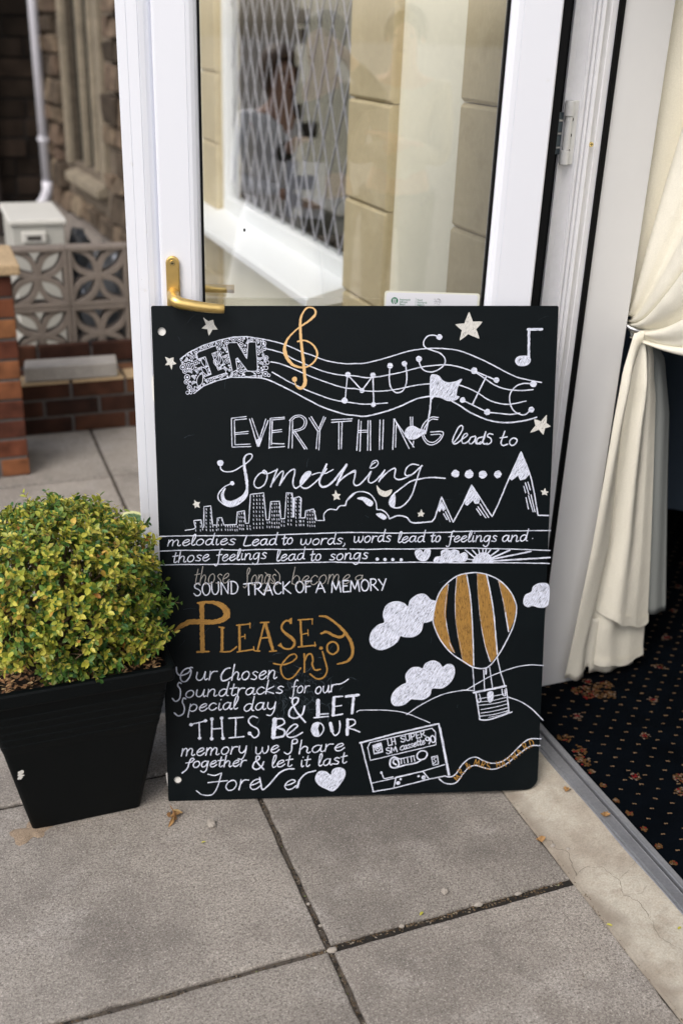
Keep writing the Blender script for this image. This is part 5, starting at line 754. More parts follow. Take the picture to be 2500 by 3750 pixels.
('message_lettering','chalk','s31:725,7855 702,7989 759,8043 846,7990 902,7843|s31:902,7843 880,7997 904,8034 945,8003|s31:1011,7843 998,7940 978,8036|s31:998,7940 1065,7850 1160,7844|s36:275,7730 286,7853 357,7917 503,7874 578,7799 536,7752 433,7795 357,7917 382,8041 469,8059 559,7953 592,7815 565,7743 623,7745|s31:1538,7693 1500,7884 1468,8057|s31:1485,7961 1569,7863 1618,7900 1598,8015 1619,8053 1655,8023|s31:1795,7858 1725,7898 1692,7984 1726,8050 1804,8029 1852,7942 1835,7876 1795,7858|s31:2039,7890 1989,7863 1930,7902 1967,7949 2014,7996 1975,8050 1891,8033|s31:2075,7972 2161,7941 2221,7892 2193,7854 2125,7884 2071,7972 2094,8044 2158,8042 2231,7977|s31:2290,7853 2276,7949 2255,8045|s31:2274,7949 2355,7852 2410,7879 2388,8013 2411,8042 2453,8012|s39:1438,7774 1335,7802 1245,7939 1256,8063 1359,8050 1463,7991|s36:166,8445 236,8518 326,8443 346,8257 291,8147 323,8080 371,8103|s31:570,8269 494,8304 460,8379 500,8435 585,8417 636,8342 616,8285 570,8269|s31:713,8262 690,8377 738,8425 815,8382 867,8258|s31:867,8258 844,8390 864,8422 900,8397|s31:962,8255 949,8338 928,8420|s31:946,8338 1034,8253 1095,8276 1074,8392 1100,8416 1146,8390|s31:1360,8279 1296,8256 1214,8299 1185,8374 1226,8422 1302,8387 1366,8270|s31:1408,8097 1354,8320 1348,8403 1383,8410|s31:1519,8149 1473,8315 1463,8397 1501,8413 1553,8379|s31:1427,8250 1579,8233|s31:1618,8244 1605,8326 1585,8409|s31:1605,8326 1665,8251 1749,8249|s31:1945,8265 1881,8242 1799,8286 1771,8360 1812,8409 1888,8374 1951,8257|s31:1952,8249 1925,8365 1951,8405 1983,8380|s31:2176,8261 2120,8229 2039,8273 2011,8339 2052,8396 2125,8386 2183,8343|s31:2271,8078 2236,8243 2207,8392|s31:2384,8223 2229,8318 2376,8388|s31:2597,8245 2540,8222 2476,8257 2519,8297 2574,8337 2532,8384 2438,8370|s26:2918,8108 2887,8085 2850,8150 2827,8294 2804,8455 2762,8520 2732,8489|s26:2785,8248 2896,8231|s26:2981,8228 2927,8262 2902,8335 2929,8390 2990,8372 3027,8298 3013,8243 2981,8228|s26:3083,8228 3072,8308 3057,8389|s26:3072,8308 3116,8235 3175,8233|s31:3377,8255 3324,8294 3304,8369 3337,8421 3398,8398 3430,8321 3411,8267 3377,8255|s31:3481,8248 3472,8362 3510,8406 3564,8359 3593,8235|s31:3593,8235 3586,8365 3602,8395 3627,8368|s31:3661,8218 3657,8299 3648,8381|s32:3657,8299 3696,8222 3756,8215|s31:3761,8206 3835,8207 3939,8163 4028,8097|s36:199,8783 285,8854 389,8804 422,8664 382,8522 414,8439 457,8462|s31:558,8589 520,8755 496,8888|s31:539,8655 619,8588 693,8628 669,8719 584,8754 529,8721|s31:758,8686 848,8660 911,8617 882,8585 810,8611 753,8686 779,8749 847,8747 924,8691|s31:1117,8605 1064,8573 985,8616 958,8682 995,8739 1065,8730 1121,8687|s31:1190,8580 1170,8696 1186,8745 1228,8720|s31:1224,8505 1227,8497|s31:1434,8593 1374,8569 1294,8612 1266,8687 1305,8736 1378,8701 1440,8584|s31:1441,8576 1414,8692 1438,8733 1469,8708|s31:1523,8646 1591,8513 1602,8430 1562,8439 1522,8563 1504,8696 1534,8729 1584,8703|s31:1909,8635 1842,8612 1757,8659 1728,8738 1773,8787 1852,8749 1915,8626|s31:1954,8444 1904,8678 1900,8764 1937,8771|s31:2160,8613 2092,8590 2007,8637 1979,8716 2024,8765 2103,8727 2166,8604|s31:2167,8595 2141,8716 2169,8758 2202,8731|s31:2256,8593 2242,8706 2302,8754 2383,8699 2424,8585|s31:2424,8585 2387,8776 2312,8900 2225,8887|s46:3061,8705 3006,8893 2850,8983 2717,8923 2748,8759 2898,8622 2919,8519 2831,8504 2788,8603 2881,8826 3073,9085|p104:3359,8581 3357,8950|p37:3268,8983 3584,8960|p37:3363,8903 3584,8896|p86:3710,8527 3692,8937|p40:3701,8508 3901,8495|p31:3731,8730 3877,8709|p40:3686,8950 3901,8912|p74:3978,8503 4253,8473|p74:4149,8514 4111,8899|p33:528,9069 897,8985|p37:735,9018 734,9381|d40:557,9069|d40:874,8984|d37:734,9390|p40:1016,8947 999,9411|p40:1228,8931 1242,9396|p34:1010,9183 1232,9174|d40:1016,8947|d40:999,9411|d40:1228,8931|d40:1247,9406|p37:1384,8942 1701,8926|p37:1541,8931 1523,9389|p37:1384,9403 1710,9381|s37:2014,8944 1902,8909 1818,9001 1869,9113 2016,9213 2037,9340 1938,9417 1836,9309|d43:1836,9309|p123:2398,8996 2363,9420|s40:2419,8981 2568,8991 2605,9097 2432,9187|s55:2432,9187 2604,9262 2578,9394 2354,9432|s37:2683,9359 2818,9252 2903,9159 2819,9125 2699,9233 2653,9358 2712,9430 2847,9412 3012,9321|F3267,9122 3386,9110 3350,9236 3376,9386 3295,9409 3221,9312 3222,9200|s34:3342,9099 3452,9153 3476,9287 3385,9412 3265,9399 3212,9264 3252,9137 3342,9099|p93:3632,9126 3673,9309|s37:3655,9292 3721,9412 3811,9361 3844,9202 3835,9075|p86:4015,9048 4004,9398|s37:4015,9048 4150,9052 4180,9148 4045,9240 4166,9291 4286,9349|s32:359,9627 344,9714 322,9801|s32:342,9714 415,9626 456,9651 430,9800|s32:447,9712 526,9624 571,9658 550,9771 580,9797 617,9770|s32:673,9729 762,9701 824,9657 795,9622 724,9650 668,9729 693,9794 760,9793 835,9735|s32:896,9625 882,9712 861,9800|s32:880,9712 952,9624 993,9650 968,9798|s32:985,9711 1064,9623 1109,9657 1089,9770 1119,9796 1156,9769|s32:1311,9617 1239,9653 1206,9732 1243,9792 1324,9773 1373,9694 1354,9634 1311,9617|s32:1446,9615 1432,9702 1411,9790|s32:1432,9702 1490,9623 1569,9622|s32:1615,9609 1598,9722 1649,9774 1724,9720 1766,9606|s32:1766,9606 1725,9799 1652,9922 1575,9906|s32:1975,9645 1972,9781 2033,9810 2101,9737 2114,9651|s32:2110,9719 2135,9785 2185,9789 2241,9708 2247,9623|s32:2308,9722 2405,9688 2472,9641 2436,9610 2359,9641 2303,9722 2336,9784 2412,9778 2491,9715|s37:2604,9788 2678,9832 2754,9761 2770,9601 2801,9490 2891,9493 2875,9572 2771,9585|s32:2989,9506 2957,9677 2932,9831|s32:2945,9746 3048,9655 3116,9685 3102,9788 3134,9820 3179,9792|s32:3428,9657 3349,9636 3254,9684 3224,9762 3278,9810 3367,9770 3434,9648|s32:3435,9639 3411,9759 3445,9800 3482,9772|s32:3536,9620 3526,9705 3508,9791|s32:3526,9705 3593,9625 3694,9619|s32:3736,9719 3848,9687 3924,9640 3883,9609 3794,9639 3731,9719 3769,9782 3855,9777 3946,9715|s37:327,10207 439,10105 503,9931 550,9862 602,9886 547,9948|s32:668,9935 606,9964 577,10030 607,10082 677,10067 720,10001 705,9950 668,9935|s32:902,9955 851,9934 784,9970 759,10036 790,10080 853,10051 907,9948|s32:912,9941 885,10065 854,10168 790,10205 738,10168|s32:958,10021 1034,9999 1088,9963 1064,9933 1002,9955 954,10021 974,10077 1032,10077 1097,10029|s32:1208,9851 1167,9997 1156,10070 1186,10085 1229,10056|s32:1131,9938 1255,9927|s32:1315,9812 1282,9959 1254,10091|s32:1269,10017 1344,9944 1388,9973 1371,10061 1390,10091 1422,10069|s32:1460,10025 1537,10003 1591,9966 1566,9937 1505,9959 1456,10025 1477,10081 1535,10081 1601,10032|s32:1653,9943 1641,10017 1622,10090|s32:1641,10017 1691,9951 1759,9950|p25:413,9969 562,9948|s40:2138,9998 2091,10109 1986,10170 1897,10129 1929,10008 2034,9931 2050,9867 1991,9856 1969,9929 2032,10059 2135,10175|s32:2348,10057 2410,9929 2418,9851 2378,9861 2344,9979 2332,10104 2363,10134 2411,10108|s32:2442,10067 2531,10039 2592,9997 2561,9967 2490,9994 2437,10067 2466,10125 2534,10122 2608,10066|s32:2725,9873 2688,10031 2680,10109 2718,10123 2766,10089|s32:2641,9970 2786,9951|s32:2991,9988 2977,10098 2992,10144 3027,10119|s32:3016,9916 3019,9909|s32:3132,9886 3098,10044 3091,10123 3123,10137 3165,10103|s32:3059,9984 3183,9965|s32:3384,10057 3438,9925 3441,9847 3404,9858 3377,9979 3371,10105 3403,10133 3448,10105|s32:3626,9984 3565,9967 3493,10014 3472,10087 3515,10129 3582,10091 3631,9976|s32:3631,9968 3616,10079 3643,10116 3671,10089|s32:3830,9962 3775,9944 3719,9981 3761,10016 3815,10050 3780,10098 3692,10091|s32:3940,9833 3912,9993 3910,10072 3947,10084 3992,10048|s32:3864,9935 4004,9908|s28:632,10642 764,10744 973,10745 1096,10577 1161,10369 1199,10235|s28:895,10257 1043,10288 1199,10235|p28:890,10457 1324,10423|s32:1438,10419 1336,10467 1288,10576 1339,10660 1453,10636 1523,10528 1498,10443 1438,10419|s32:1628,10413 1607,10534 1576,10655|s32:1607,10534 1689,10425 1800,10425|s32:1835,10554 1960,10517 2048,10457 2008,10409 1907,10445 1828,10554 1862,10646 1958,10646 2064,10566|s40:2043,10372 2070,10529 2107,10666 2265,10535 2479,10283 2660,10192 2810,10190|s32:2611,10588 2745,10551 2837,10492 2791,10448 2685,10484 2604,10588 2645,10675 2747,10673 2859,10595|s38:2867,10646 2928,10460|s38:2897,10637 2943,10460 3080,10309 3298,10245'),
('heart','chalk','F3291,10439 3367,10280 3518,10278 3638,10369 3684,10241 3820,10191 3941,10249 3950,10396 3866,10556 3699,10746 3532,10691 3366,10588'),
('balloon_drawing','gold','f6195,5968 6043,6172 5960,6395 5912,6684 5932,6943 6063,7206 6257,7471 6385,7533 6269,7276 6176,6916 6161,6592 6185,6271|f6409,5790 6610,5736 6680,6089 6740,6572 6787,7222 6818,7813 6772,7862 6596,7775 6509,7445 6400,6791 6382,6275|f6849,5734 7056,5770 7119,6097 7211,6582 7290,7135 7351,7563 7214,7774 7076,7392 6950,6803 6881,6221|f7323,5909 7510,6072 7659,6300 7721,6560 7677,6851 7573,7076 7516,6750 7439,6328'),
('balloon_outline','chalk','s32:5899,6845 5910,6555 6012,6172 6194,5936 6408,5780 6609,5730 6843,5718 7094,5777 7348,5909 7575,6138 7709,6398 7741,6592 7680,6948 7518,7337 7338,7661 7122,7903 6836,7896 6579,7742 6322,7555 6063,7238 5899,6845|s28:6210,5968 6166,6399 6163,6721 6269,7276 6378,7533|s28:6402,5796 6376,6275 6400,6791 6501,7379 6586,7758|s31:6610,5743 6699,6217 6748,6669 6787,7222 6819,7846|s28:6849,5734 6881,6221 6950,6803 7060,7359 7188,7763|s35:7056,5776 7171,6291 7247,6744 7342,7595|s32:7323,5909 7440,6360 7516,6750 7580,7077|p26:6798,7888 6850,8437|p26:7045,7961 7080,8426|p26:7180,7898 7258,8398|p29:7338,7654 7428,8020 7534,8338|p45:7097,7912 7101,8051|p56:6836,8487 7557,8349|p36:6883,8488 6990,9111|p39:7568,8406 7651,8978|s36:6980,9111 7029,9140 7253,9126 7715,8970|s20:6955,8791 7307,8757 7578,8697|s20:7006,8893 7309,8844 7603,8775|s23:7008,8977 7312,8935 7615,8866|s23:6994,9051 7314,9013 7627,8937|s20:6969,8708 7241,8688 7575,8617|s20:6951,8640 7556,8529|s16:7188,9083 7444,9040 7635,8968|F7155,8495 7267,8481 7278,8649 7210,8731 7160,8663|s29:6964,8524 7000,8675 6954,8724 6920,8656|s29:7473,8420 7493,8554 7551,8573 7537,8438'),
('hill_outline','chalk','s26:5333,8964 5584,8787 5899,8612 6215,8487 6595,8424 6834,8437|s26:6659,8425 6910,8272 7192,8113 7507,7989 7823,7897 8110,7864 8398,7885|s26:7607,8608 7883,8716 8147,8891 8433,9180|s23:4218,8873 4288,8835 4666,8838 4983,8860 5301,8923 5652,9074 5861,9174'),
('cloud','chalk','F4499,7203 4545,7010 4684,6867 4823,6806 4790,6628 4866,6421 5051,6339 5238,6381 5332,6463 5392,6304 5546,6195 5701,6191 5828,6312 5953,6363 5925,6555 5898,6748 5743,6826 5674,6840 5621,7033 5466,7144 5279,7149 5169,7121 5108,7249 4937,7376 4750,7430 4578,7367'),
('cloud','chalk','F7899,6434 7925,6257 8064,6179 8106,6051 8261,5984 8437,6042 8452,6413 8377,6524 8251,6532 8091,6486 7997,6517'),
('cloud','chalk','F4987,8587 5057,8407 5229,8262 5323,8215 5305,8033 5414,7887 5571,7858 5681,7894 5743,7780 5899,7718 6042,7771 6123,7872 6232,7809 6360,7845 6389,8027 6304,8223 6117,8358 5895,8362 5850,8511 5709,8613 5518,8608 5423,8599 5298,8712 5140,8751 5029,8722'),
('cassette_drawing','chalk','p46:4291,9613 5084,9410 6063,9203 6313,10454|p36:4322,9641 4403,9982 4600,10793|p30:4590,10803 5065,10730 5868,10536 6239,10469|p30:6103,9305 6335,10455|p26:4466,9730 4513,9613 5911,9310 5993,9403 6008,9709 4531,10037 4466,9730|p30:4583,9683 4767,9627 4801,9842 4616,9887 4583,9683|s30:4688,9686 4752,9756 4699,9822 4641,9769 4688,9686|d23:4692,9757|f4593,9700 4761,9647 4768,9688 4628,9752|p26:4635,9871 4788,9831|s46:5170,10023 5074,9976 4985,10035 4980,10188 5076,10235 5172,10177 5154,10057 5074,10020 5043,10105 5108,10158|s40:5696,9839 5617,9884 5580,9968 5629,10048 5748,10042 5810,9958 5793,9872 5696,9839|s40:5012,10213 5092,10236 5316,10175 5540,10137 5668,10073|p26:5218,10008 5236,10145|p26:5282,10003 5303,10130|p26:5362,9985 5380,10122|p26:5442,9974 5463,10104|p26:5506,9955 5533,10086|p26:5193,10024 5522,9956|p30:5914,10002 6045,9972 6071,10171 5953,10202 5914,10002|s23:6014,10016 5957,10048 6015,10101 5965,10161|p27:4582,10586 5095,10483 5672,10347 6217,10193|p27:4779,10342 4838,10492 5046,10454|d30:4779,10342|p30:5111,10466 5065,10730|p30:5720,10338 5868,10536|p33:5111,10466 5720,10338|d47:5161,10605|d27:5217,10514|d50:5739,10490|d27:5625,10452|p28:4906,9534 4934,9695 4997,9679|p28:5021,9681 4992,9520|p28:5095,9668 5066,9507|p28:5008,9600 5079,9585|s28:5281,9486 5245,9473 5210,9502 5222,9533 5269,9543 5304,9565 5291,9606 5249,9618 5218,9599|s28:5306,9458 5327,9549 5361,9589 5396,9577 5412,9530 5393,9439|p28:5461,9569 5431,9429|s28:5428,9429 5485,9417 5519,9446 5495,9491 5448,9501|p28:5574,9543 5544,9403|p28:5541,9404 5615,9387|p28:5560,9470 5613,9455|p28:5574,9543 5651,9523|p28:5680,9516 5650,9376|s28:5647,9377 5703,9364 5732,9390 5712,9433 5666,9446|p28:5692,9440 5776,9495|s28:4959,9760 4923,9745 4887,9772 4897,9804 4944,9817 4978,9840 4963,9880 4920,9890 4889,9869|p28:5006,9871 4995,9728 5063,9833 5089,9712 5132,9850|s26:5343,9708 5318,9700 5294,9729 5292,9772 5311,9795 5334,9770 5344,9703|s26:5344,9698 5346,9763 5359,9783 5367,9766|s26:5418,9687 5396,9678 5377,9702 5396,9720 5419,9738 5409,9766 5376,9765|s26:5484,9668 5462,9660 5443,9683 5462,9702 5485,9719 5475,9748 5441,9747|s26:5507,9708 5537,9687 5555,9659 5541,9644 5518,9664 5505,9709 5521,9740 5546,9734 5568,9698|s25:5590,9570 5591,9662 5596,9708 5611,9713 5625,9691|s26:5568,9631 5619,9610|s26:5649,9561 5650,9654 5655,9699 5670,9705 5685,9683|s26:5628,9623 5679,9602|s26:5696,9657 5726,9636 5744,9608 5730,9593 5706,9613 5694,9657 5710,9689 5735,9683 5756,9646|s30:5272,9704 5215,9736 5200,9796 5248,9811 5286,9779|s34:5856,9554 5811,9512 5773,9548 5791,9596 5841,9593 5853,9528 5870,9621 5854,9678|s34:5915,9486 5885,9537 5907,9620 5957,9651 5987,9600 5965,9518 5915,9486'),
('ribbon_outline','chalk','s30:6206,10468 6352,10497 6480,10425 6605,10223 6763,10073 6924,10034 7088,10118 7284,10193 7511,10166 7701,10034 7890,9834 8047,9685 8174,9628 8408,9635|s30:6094,10533 6226,10641 6388,10670 6517,10616 6642,10430 6768,10279 6929,10233 7092,10290 7289,10341 7482,10302 7674,10188 7863,10022 8085,9857 8213,9793 8392,9798'),
('ribbon_lettering','gold','p27:6531,10615 6422,10500 6540,10553 6470,10438 6596,10533|p27:6622,10461 6515,10344|s27:6514,10345 6547,10311 6583,10323 6594,10370 6569,10401|p27:6584,10386 6678,10402|s27:6782,10213 6793,10281 6771,10316 6734,10297 6726,10246 6736,10203 6709,10168 6691,10184 6707,10220 6767,10259 6821,10283|p27:6886,10234 6927,10077 6945,10215 7006,10097 6993,10261|p27:7039,10281 7089,10135|s27:7086,10134 7132,10152 7138,10192 7104,10221 7065,10208|p27:7086,10216 7117,10313|s27:7251,10208 7226,10181 7191,10200 7192,10237 7227,10263 7249,10298 7229,10337 7193,10335 7173,10304|p27:7420,10312 7397,10161|p27:7487,10304 7465,10153|p27:7410,10236 7475,10225|p27:7537,10289 7540,10124 7622,10273|p27:7534,10232 7594,10213|p27:7604,10083 7677,10137|p27:7682,10046 7702,10214|p27:7707,10012 7824,10122 7775,10008 7867,10087 7796,9939|p27:7928,10019 7857,9867 7993,9961|p27:7900,9968 7943,9921|p27:8064,9900 7975,9751|s27:7973,9752 8016,9724 8052,9746 8054,9799 8021,9824|p27:8040,9812 8138,9853|p27:8183,9824 8134,9657|s27:8126,9660 8178,9654 8229,9703 8237,9782 8207,9817 8175,9822'),
]

rk = random.Random(7)
def smooth_pts(P_, step=0.0028):
    if len(P_) < 3: return P_
    closed = abs(P_[0][0] - P_[-1][0]) + abs(P_[0][1] - P_[-1][1]) < 1e-6
    Q = np.array(P_); out = []
    n_ = len(Q)
    for i in range(n_ - 1):
        p0 = Q[i - 1] if i > 0 else (Q[-2] if closed else 2 * Q[0] - Q[1]); p1, p2 = Q[i], Q[i + 1]
        p3 = Q[i + 2] if i + 2 < n_ else (Q[1] if closed else 2 * Q[-1] - Q[-2])
        k = max(2, min(14, int(np.linalg.norm((p2 - p1)[:2]) / step)))
        for j in range(k):
            t_ = j / k
            out.append(0.5 * ((2 * p1) + (-p0 + p2) * t_ + (2 * p0 - 5 * p1 + 4 * p2 - p3) * t_ ** 2 + (-p0 + 3 * p1 - 3 * p2 + p3) * t_ ** 3))
    out.append(Q[-1])
    return [tuple(q) for q in out]
def straight_pts(P_, step=0.004):
    out = []
    for a, c in zip(P_, P_[1:]):
        k = max(1, int(math.hypot(c[0] - a[0], c[1] - a[1]) / step))
        for j in range(k): t_ = j / k; out.append(tuple(x + (y - x) * t_ for x, y in zip(a, c)))
    out.append(P_[-1]); return out
def ribbon(b, P_, h, mi=0, wob=0.14):
    n_ = len(P_); ph = rk.uniform(0, 6); vs = []; uv = []; s_ = rk.uniform(0, 5)
    pc = 0.0
    L_ = []; 
    for i, (x, y, w_) in enumerate(P_):
        a = P_[max(0, i - 1)]; c = P_[min(n_ - 1, i + 1)]
        dx, dy = c[0] - a[0], c[1] - a[1]; l = math.hypot(dx, dy) or 1
        nx, ny = -dy / l, dx / l
        if i: s_ += math.hypot(x - P_[i - 1][0], y - P_[i - 1][1])
        w_ *= 0.81; w1 = w_ / 2 * (1 + wob * math.sin(s_ * 620 + ph) * 0.5 + rk.uniform(-wob, wob)); w2 = w_ / 2 * (1 + wob * math.sin(s_ * 540 + ph * 2) * 0.5 + rk.uniform(-wob, wob))
        hh = h + i * 1.2e-6
        L_.append(((x + nx * w1, y + ny * w1, hh), (x - nx * w2, y - ny * w2, hh), (nx, ny), w_, s_))
    o = len(b.v)
    for l, r, _, w_, s_ in L_:
        b.v.append(bp(*l)); b.uv.append((s_, w_ / 2)); b.v.append(bp(*r)); b.uv.append((s_, -w_ / 2))
    for i in range(n_ - 1):
        b.f.append((o + 2 * i, o + 2 * i + 2, o + 2 * i + 3, o + 2 * i + 1)); b.mi.append(mi)
    for end in (0, n_ - 1):           # round nib at both ends
        l, r, (nx, ny), w_, s_ = L_[end]; sg = -1 if end == 0 else 1
        cx, cy = P_[end][0], P_[end][1]; rr = w_ / 2; ids = [o + 2 * end]
        for k in range(1, 5):
            th = math.pi * k / 5
            px = cx + nx * math.cos(th) * rr + sg * ny * math.sin(th) * rr; py = cy + ny * math.cos(th) * rr - sg * nx * math.sin(th) * rr
            b.v.append(bp(px, py, l[2])); b.uv.append((s_ + sg * math.sin(th) * rr, math.cos(th) * rr)); ids.append(len(b.v) - 1)
        ids.append(o + 2 * end + 1)
        b.f.append(tuple(ids)); b.mi.append(mi)
def poly_area(P_): return 0.5 * abs(sum(a[0] * c[1] - c[0] * a[1] for a, c in zip(P_, P_[1:] + P_[:1])))
def pin(p, po):
    c = False; x, y = p
    for i in range(len(po)):
        x1, y1 = po[i][0], po[i][1]; x2, y2 = po[i - 1][0], po[i - 1][1]
        if (y1 > y) != (y2 > y) and x < (x2 - x1) * (y - y1) / (y2 - y1) + x1: c = not c
    return c
def fill(b, P_, h, ang, hatch):
    tri = geometry.tessellate_polygon([[Vector((x, y, 0)) for x, y in P_]])
    o = len(b.v); ca, sa = math.cos(ang), math.sin(ang)
    for x, y in P_: b.v.append(bp(x, y, h)); b.uv.append((x * ca + y * sa + o * .01, (-x * sa + y * ca)))
    for t_ in tri: b.f.append(tuple(o + i for i in t_)); b.mi.append(0)
    A = poly_area(P_)
    x0 = min(p[0] for p in P_); x1 = max(p[0] for p in P_); y0 = min(p[1] for p in P_); y1 = max(p[1] for p in P_)
    for _ in range(int(A * hatch)):
        x, y = rk.uniform(x0, x1), rk.uniform(y0, y1); l = rk.uniform(0.002, 0.008); a_ = ang + rk.uniform(-.15, .15)
        p, q = (x, y), (x + math.cos(a_) * l, y + math.sin(a_) * l)
        if all(pin((x + (q[0] - x) * f_, y + (q[1] - y) * f_), P_) for f_ in (-.3, 0, 1, 1.3)):
            ribbon(b, [(x, y, 0.0003), ((x + q[0]) / 2, (y + q[1]) / 2, rk.uniform(.0005, .0011)), (q[0], q[1], 0.0002)], h + 0.00002 + rk.uniform(0, 4e-5), 1, 0.05)
base_h = 0.00025
b = MB(); b.uv = []
for _ in range(150):
    x, y = 0.285 + rk.gauss(0, .045), 0.835 + rk.gauss(0, .032)
    a_ = rk.gauss(.5, .9); l = rk.uniform(.006, .03)
    if not (0.02 < x < .6): continue
    ribbon(b, [(x, y, .0002), (x + math.cos(a_) * l * .5, y + math.sin(a_) * l * .5, rk.uniform(.0006, .0018)), (x + math.cos(a_ + .2) * l, y + math.sin(a_ + .2) * l, .0002)], 0.00012 + _ * 6e-7, 0, .2)
for _ in range(170):
    x, y = rk.uniform(.02, .82), rk.uniform(.02, 1.06); a_ = rk.uniform(0, 6.28); l = rk.uniform(.003, .03) if rk.random() < .35 else .0008
    w_ = rk.uniform(.0003, .0007)
    ribbon(b, [(x, y, w_), (x + math.cos(a_) * l * .5, y + math.sin(a_) * l * .5, w_), (x + math.cos(a_ + .15) * l, y + math.sin(a_ + .15) * l, w_ * .4)], 0.00021 + _ * 2e-7, 0, .2)
b.build('chalk_dust', M['dust'], board, fix=False)['kind'] = 'stuff'
cnt = 0
for pname, mname, data in CHALK:
    b = MB(); b.uv = []
    for it in data.split('|'):
        h = base_h + (cnt % 45) * 1.6e-5; cnt += 1
        k = it[0]
        if k in 'fF':
            P_ = [tuple(int(z) * 1e-4 for z in q.split(',')) for q in it[1:].split()]
            if k == 'F':
                P_ = [(x, y) for x, y, _ in smooth_pts([(x, y, 1) for x, y in P_ + P_[:1]], 0.003)][:-1]
            A = poly_area(P_); big = A > 5e-4
            fill(b, P_, h, R(-58) if mname != 'gold' else R(86), 60000 if big else 0)
            if pname not in ('please_lettering',):
                wd = 0.0024 if big else 0.0014
                ribbon(b, [(x, y, wd) for x, y in straight_pts([(x, y, 0) for x, y in P_ + P_[:1]]) for x, y in [(x, y)]] if False else [(q[0], q[1], wd) for q in straight_pts([(x, y, 0) for x, y in P_ + P_[:1]])], h + 9e-5)
            continue
        wtxt, pts = it[1:].split(':')
        P_ = []
        for q in pts.split():
            z = [int(v_) for v_ in q.split(',')]
            P_.append((z[0] * 1e-4, z[1] * 1e-4, (z[2] if wtxt == '*' else int(wtxt)) * 1e-4))
        if k == 'd':
            x, y, r_ = P_[0]; o = len(b.v); n_ = 14
            for a_ in range(n_):
                rr = r_ * (1 + rk.uniform(-.09, .09)); b.v.append(bp(x + rr * math.cos(6.2832 * a_ / n_), y + rr * math.sin(6.2832 * a_ / n_), h + 5e-5)); b.uv.append((x + rr * math.cos(6.2832 * a_ / n_), y + rr * math.sin(6.2832 * a_ / n_)))
            b.f.append(tuple(range(o, o + n_))); b.mi.append(0); continue
        P_ = smooth_pts(P_) if (k == 's' and len(P_) > 2) else straight_pts(P_)
        ribbon(b, P_, h)
    b.build(pname, [M[mname], M['chalkboard']], board, fix=False)

# ---------------------------------------------------------------- planter and clipped box bush
PC = Vector((0.1725, 1.967, 0))
pot = thing('planter', 'tapered square black planter with speckled finish beside the blackboard', 'planter', PC)
def rsq(h, r, z, n=5):
    o = []
    for cx, cy, a0 in ((h - r, h - r, 0), (-h + r, h - r, 90), (-h + r, -h + r, 180), (h - r, -h + r, 270)):
        for k in range(n + 1): a = R(a0 + 90 * k / n); o.append((PC.x + cx + r * math.cos(a), PC.y + cy + r * math.sin(a), z))
    return o
def loft(rings, capb=True, capt=False, mi=0):
    n_ = len(rings[0]); vs = [p for r_ in rings for p in r_]; fs = []
    for i in range(len(rings) - 1):
        for k in range(n_): fs.append((i * n_ + k, i * n_ + (k + 1) % n_, (i + 1) * n_ + (k + 1) % n_, (i + 1) * n_ + k))
    if capb: fs.append(tuple(range(n_ - 1, -1, -1)))
    if capt: fs.append(tuple((len(rings) - 1) * n_ + k for k in range(n_)))
    return vs, fs
hw = lambda z: 0.1165 + (0.1845 - 0.1165) * z / 0.4
rs = [rsq(0.1145, 0.008, 0.001), rsq(0.1165, 0.010, 0.004)]
zs = [0.06, 0.12, 0.18, 0.235]
for z in zs: rs.append(rsq(hw(z), 0.012, z))
for zz in (0.243, 0.262, 0.281, 0.300, 0.319):
    rs += [rsq(hw(zz) + 0.0002, 0.012, zz - 0.002), rsq(hw(zz) + 0.0016, 0.013, zz + 0.003), rsq(hw(zz + .013) + 0.0016, 0.013, zz + 0.013), rsq(hw(zz + .017), 0.012, zz + 0.0165)]
rs += [rsq(hw(0.366), 0.013, 0.366)]
b = MB(); b.add(*loft(rs)); b.build('body', M['planter'], pot, smooth=False, bevel=0)
rim = [rsq(hw(0.366) - 0.001, 0.012, 0.364), rsq(0.1885, 0.013, 0.366), rsq(0.1905, 0.014, 0.370), rsq(0.1915, 0.015, 0.395), rsq(0.1895, 0.014, 0.3995), rsq(0.180, 0.012, 0.400), rsq(0.176, 0.010, 0.396), rsq(0.172, 0.010, 0.33)]
b = MB(); b.add(*loft(rim, False)); b.build('rim', M['planter'], pot)
b = MB(); b.grid(26, 26, lambda u, v: (PC.x + (u - .5) * 0.345, PC.y + (v - .5) * 0.345, 0.368 + 0.006 * math.sin(u * 17) * math.cos(v * 13))); b.build('soil', M['soil'], pot, smooth=True)
rl = random.Random(21)
def leaf_geo(b, base, dirv, nrm, L_, Wd, fold=0.25, mi=0, curl=0.15):
    d = dirv.normalized(); n_ = (nrm - d * nrm.dot(d));
    if n_.length < 1e-4: n_ = d.orthogonal()
    n_.normalize(); s_ = d.cross(n_)
    up = n_ * (Wd * fold)
    prof_ = ((.16, .34), (.40, .50), (.66, .46), (.86, .27))
    pt = lambda f_, w_: base + d * (L_ * f_) + s_ * (Wd * w_) + up * (abs(w_) * 1.6) - n_ * (L_ * curl * f_ * f_)
    p = [base] + [pt(f_, w_) for f_, w_ in prof_] + [base + d * L_ - n_ * (L_ * curl)] + [pt(f_, -w_) for f_, w_ in reversed(prof_)] + [base + d * (L_ * .5) - n_ * (L_ * curl * .25)]
    b.add(p, [(10, 0, 1), (10, 1, 2), (10, 2, 3), (10, 3, 4), (10, 4, 5), (10, 5, 6), (10, 6, 7), (10, 7, 8), (10, 8, 9), (10, 9, 0)], mi)
b = MB()
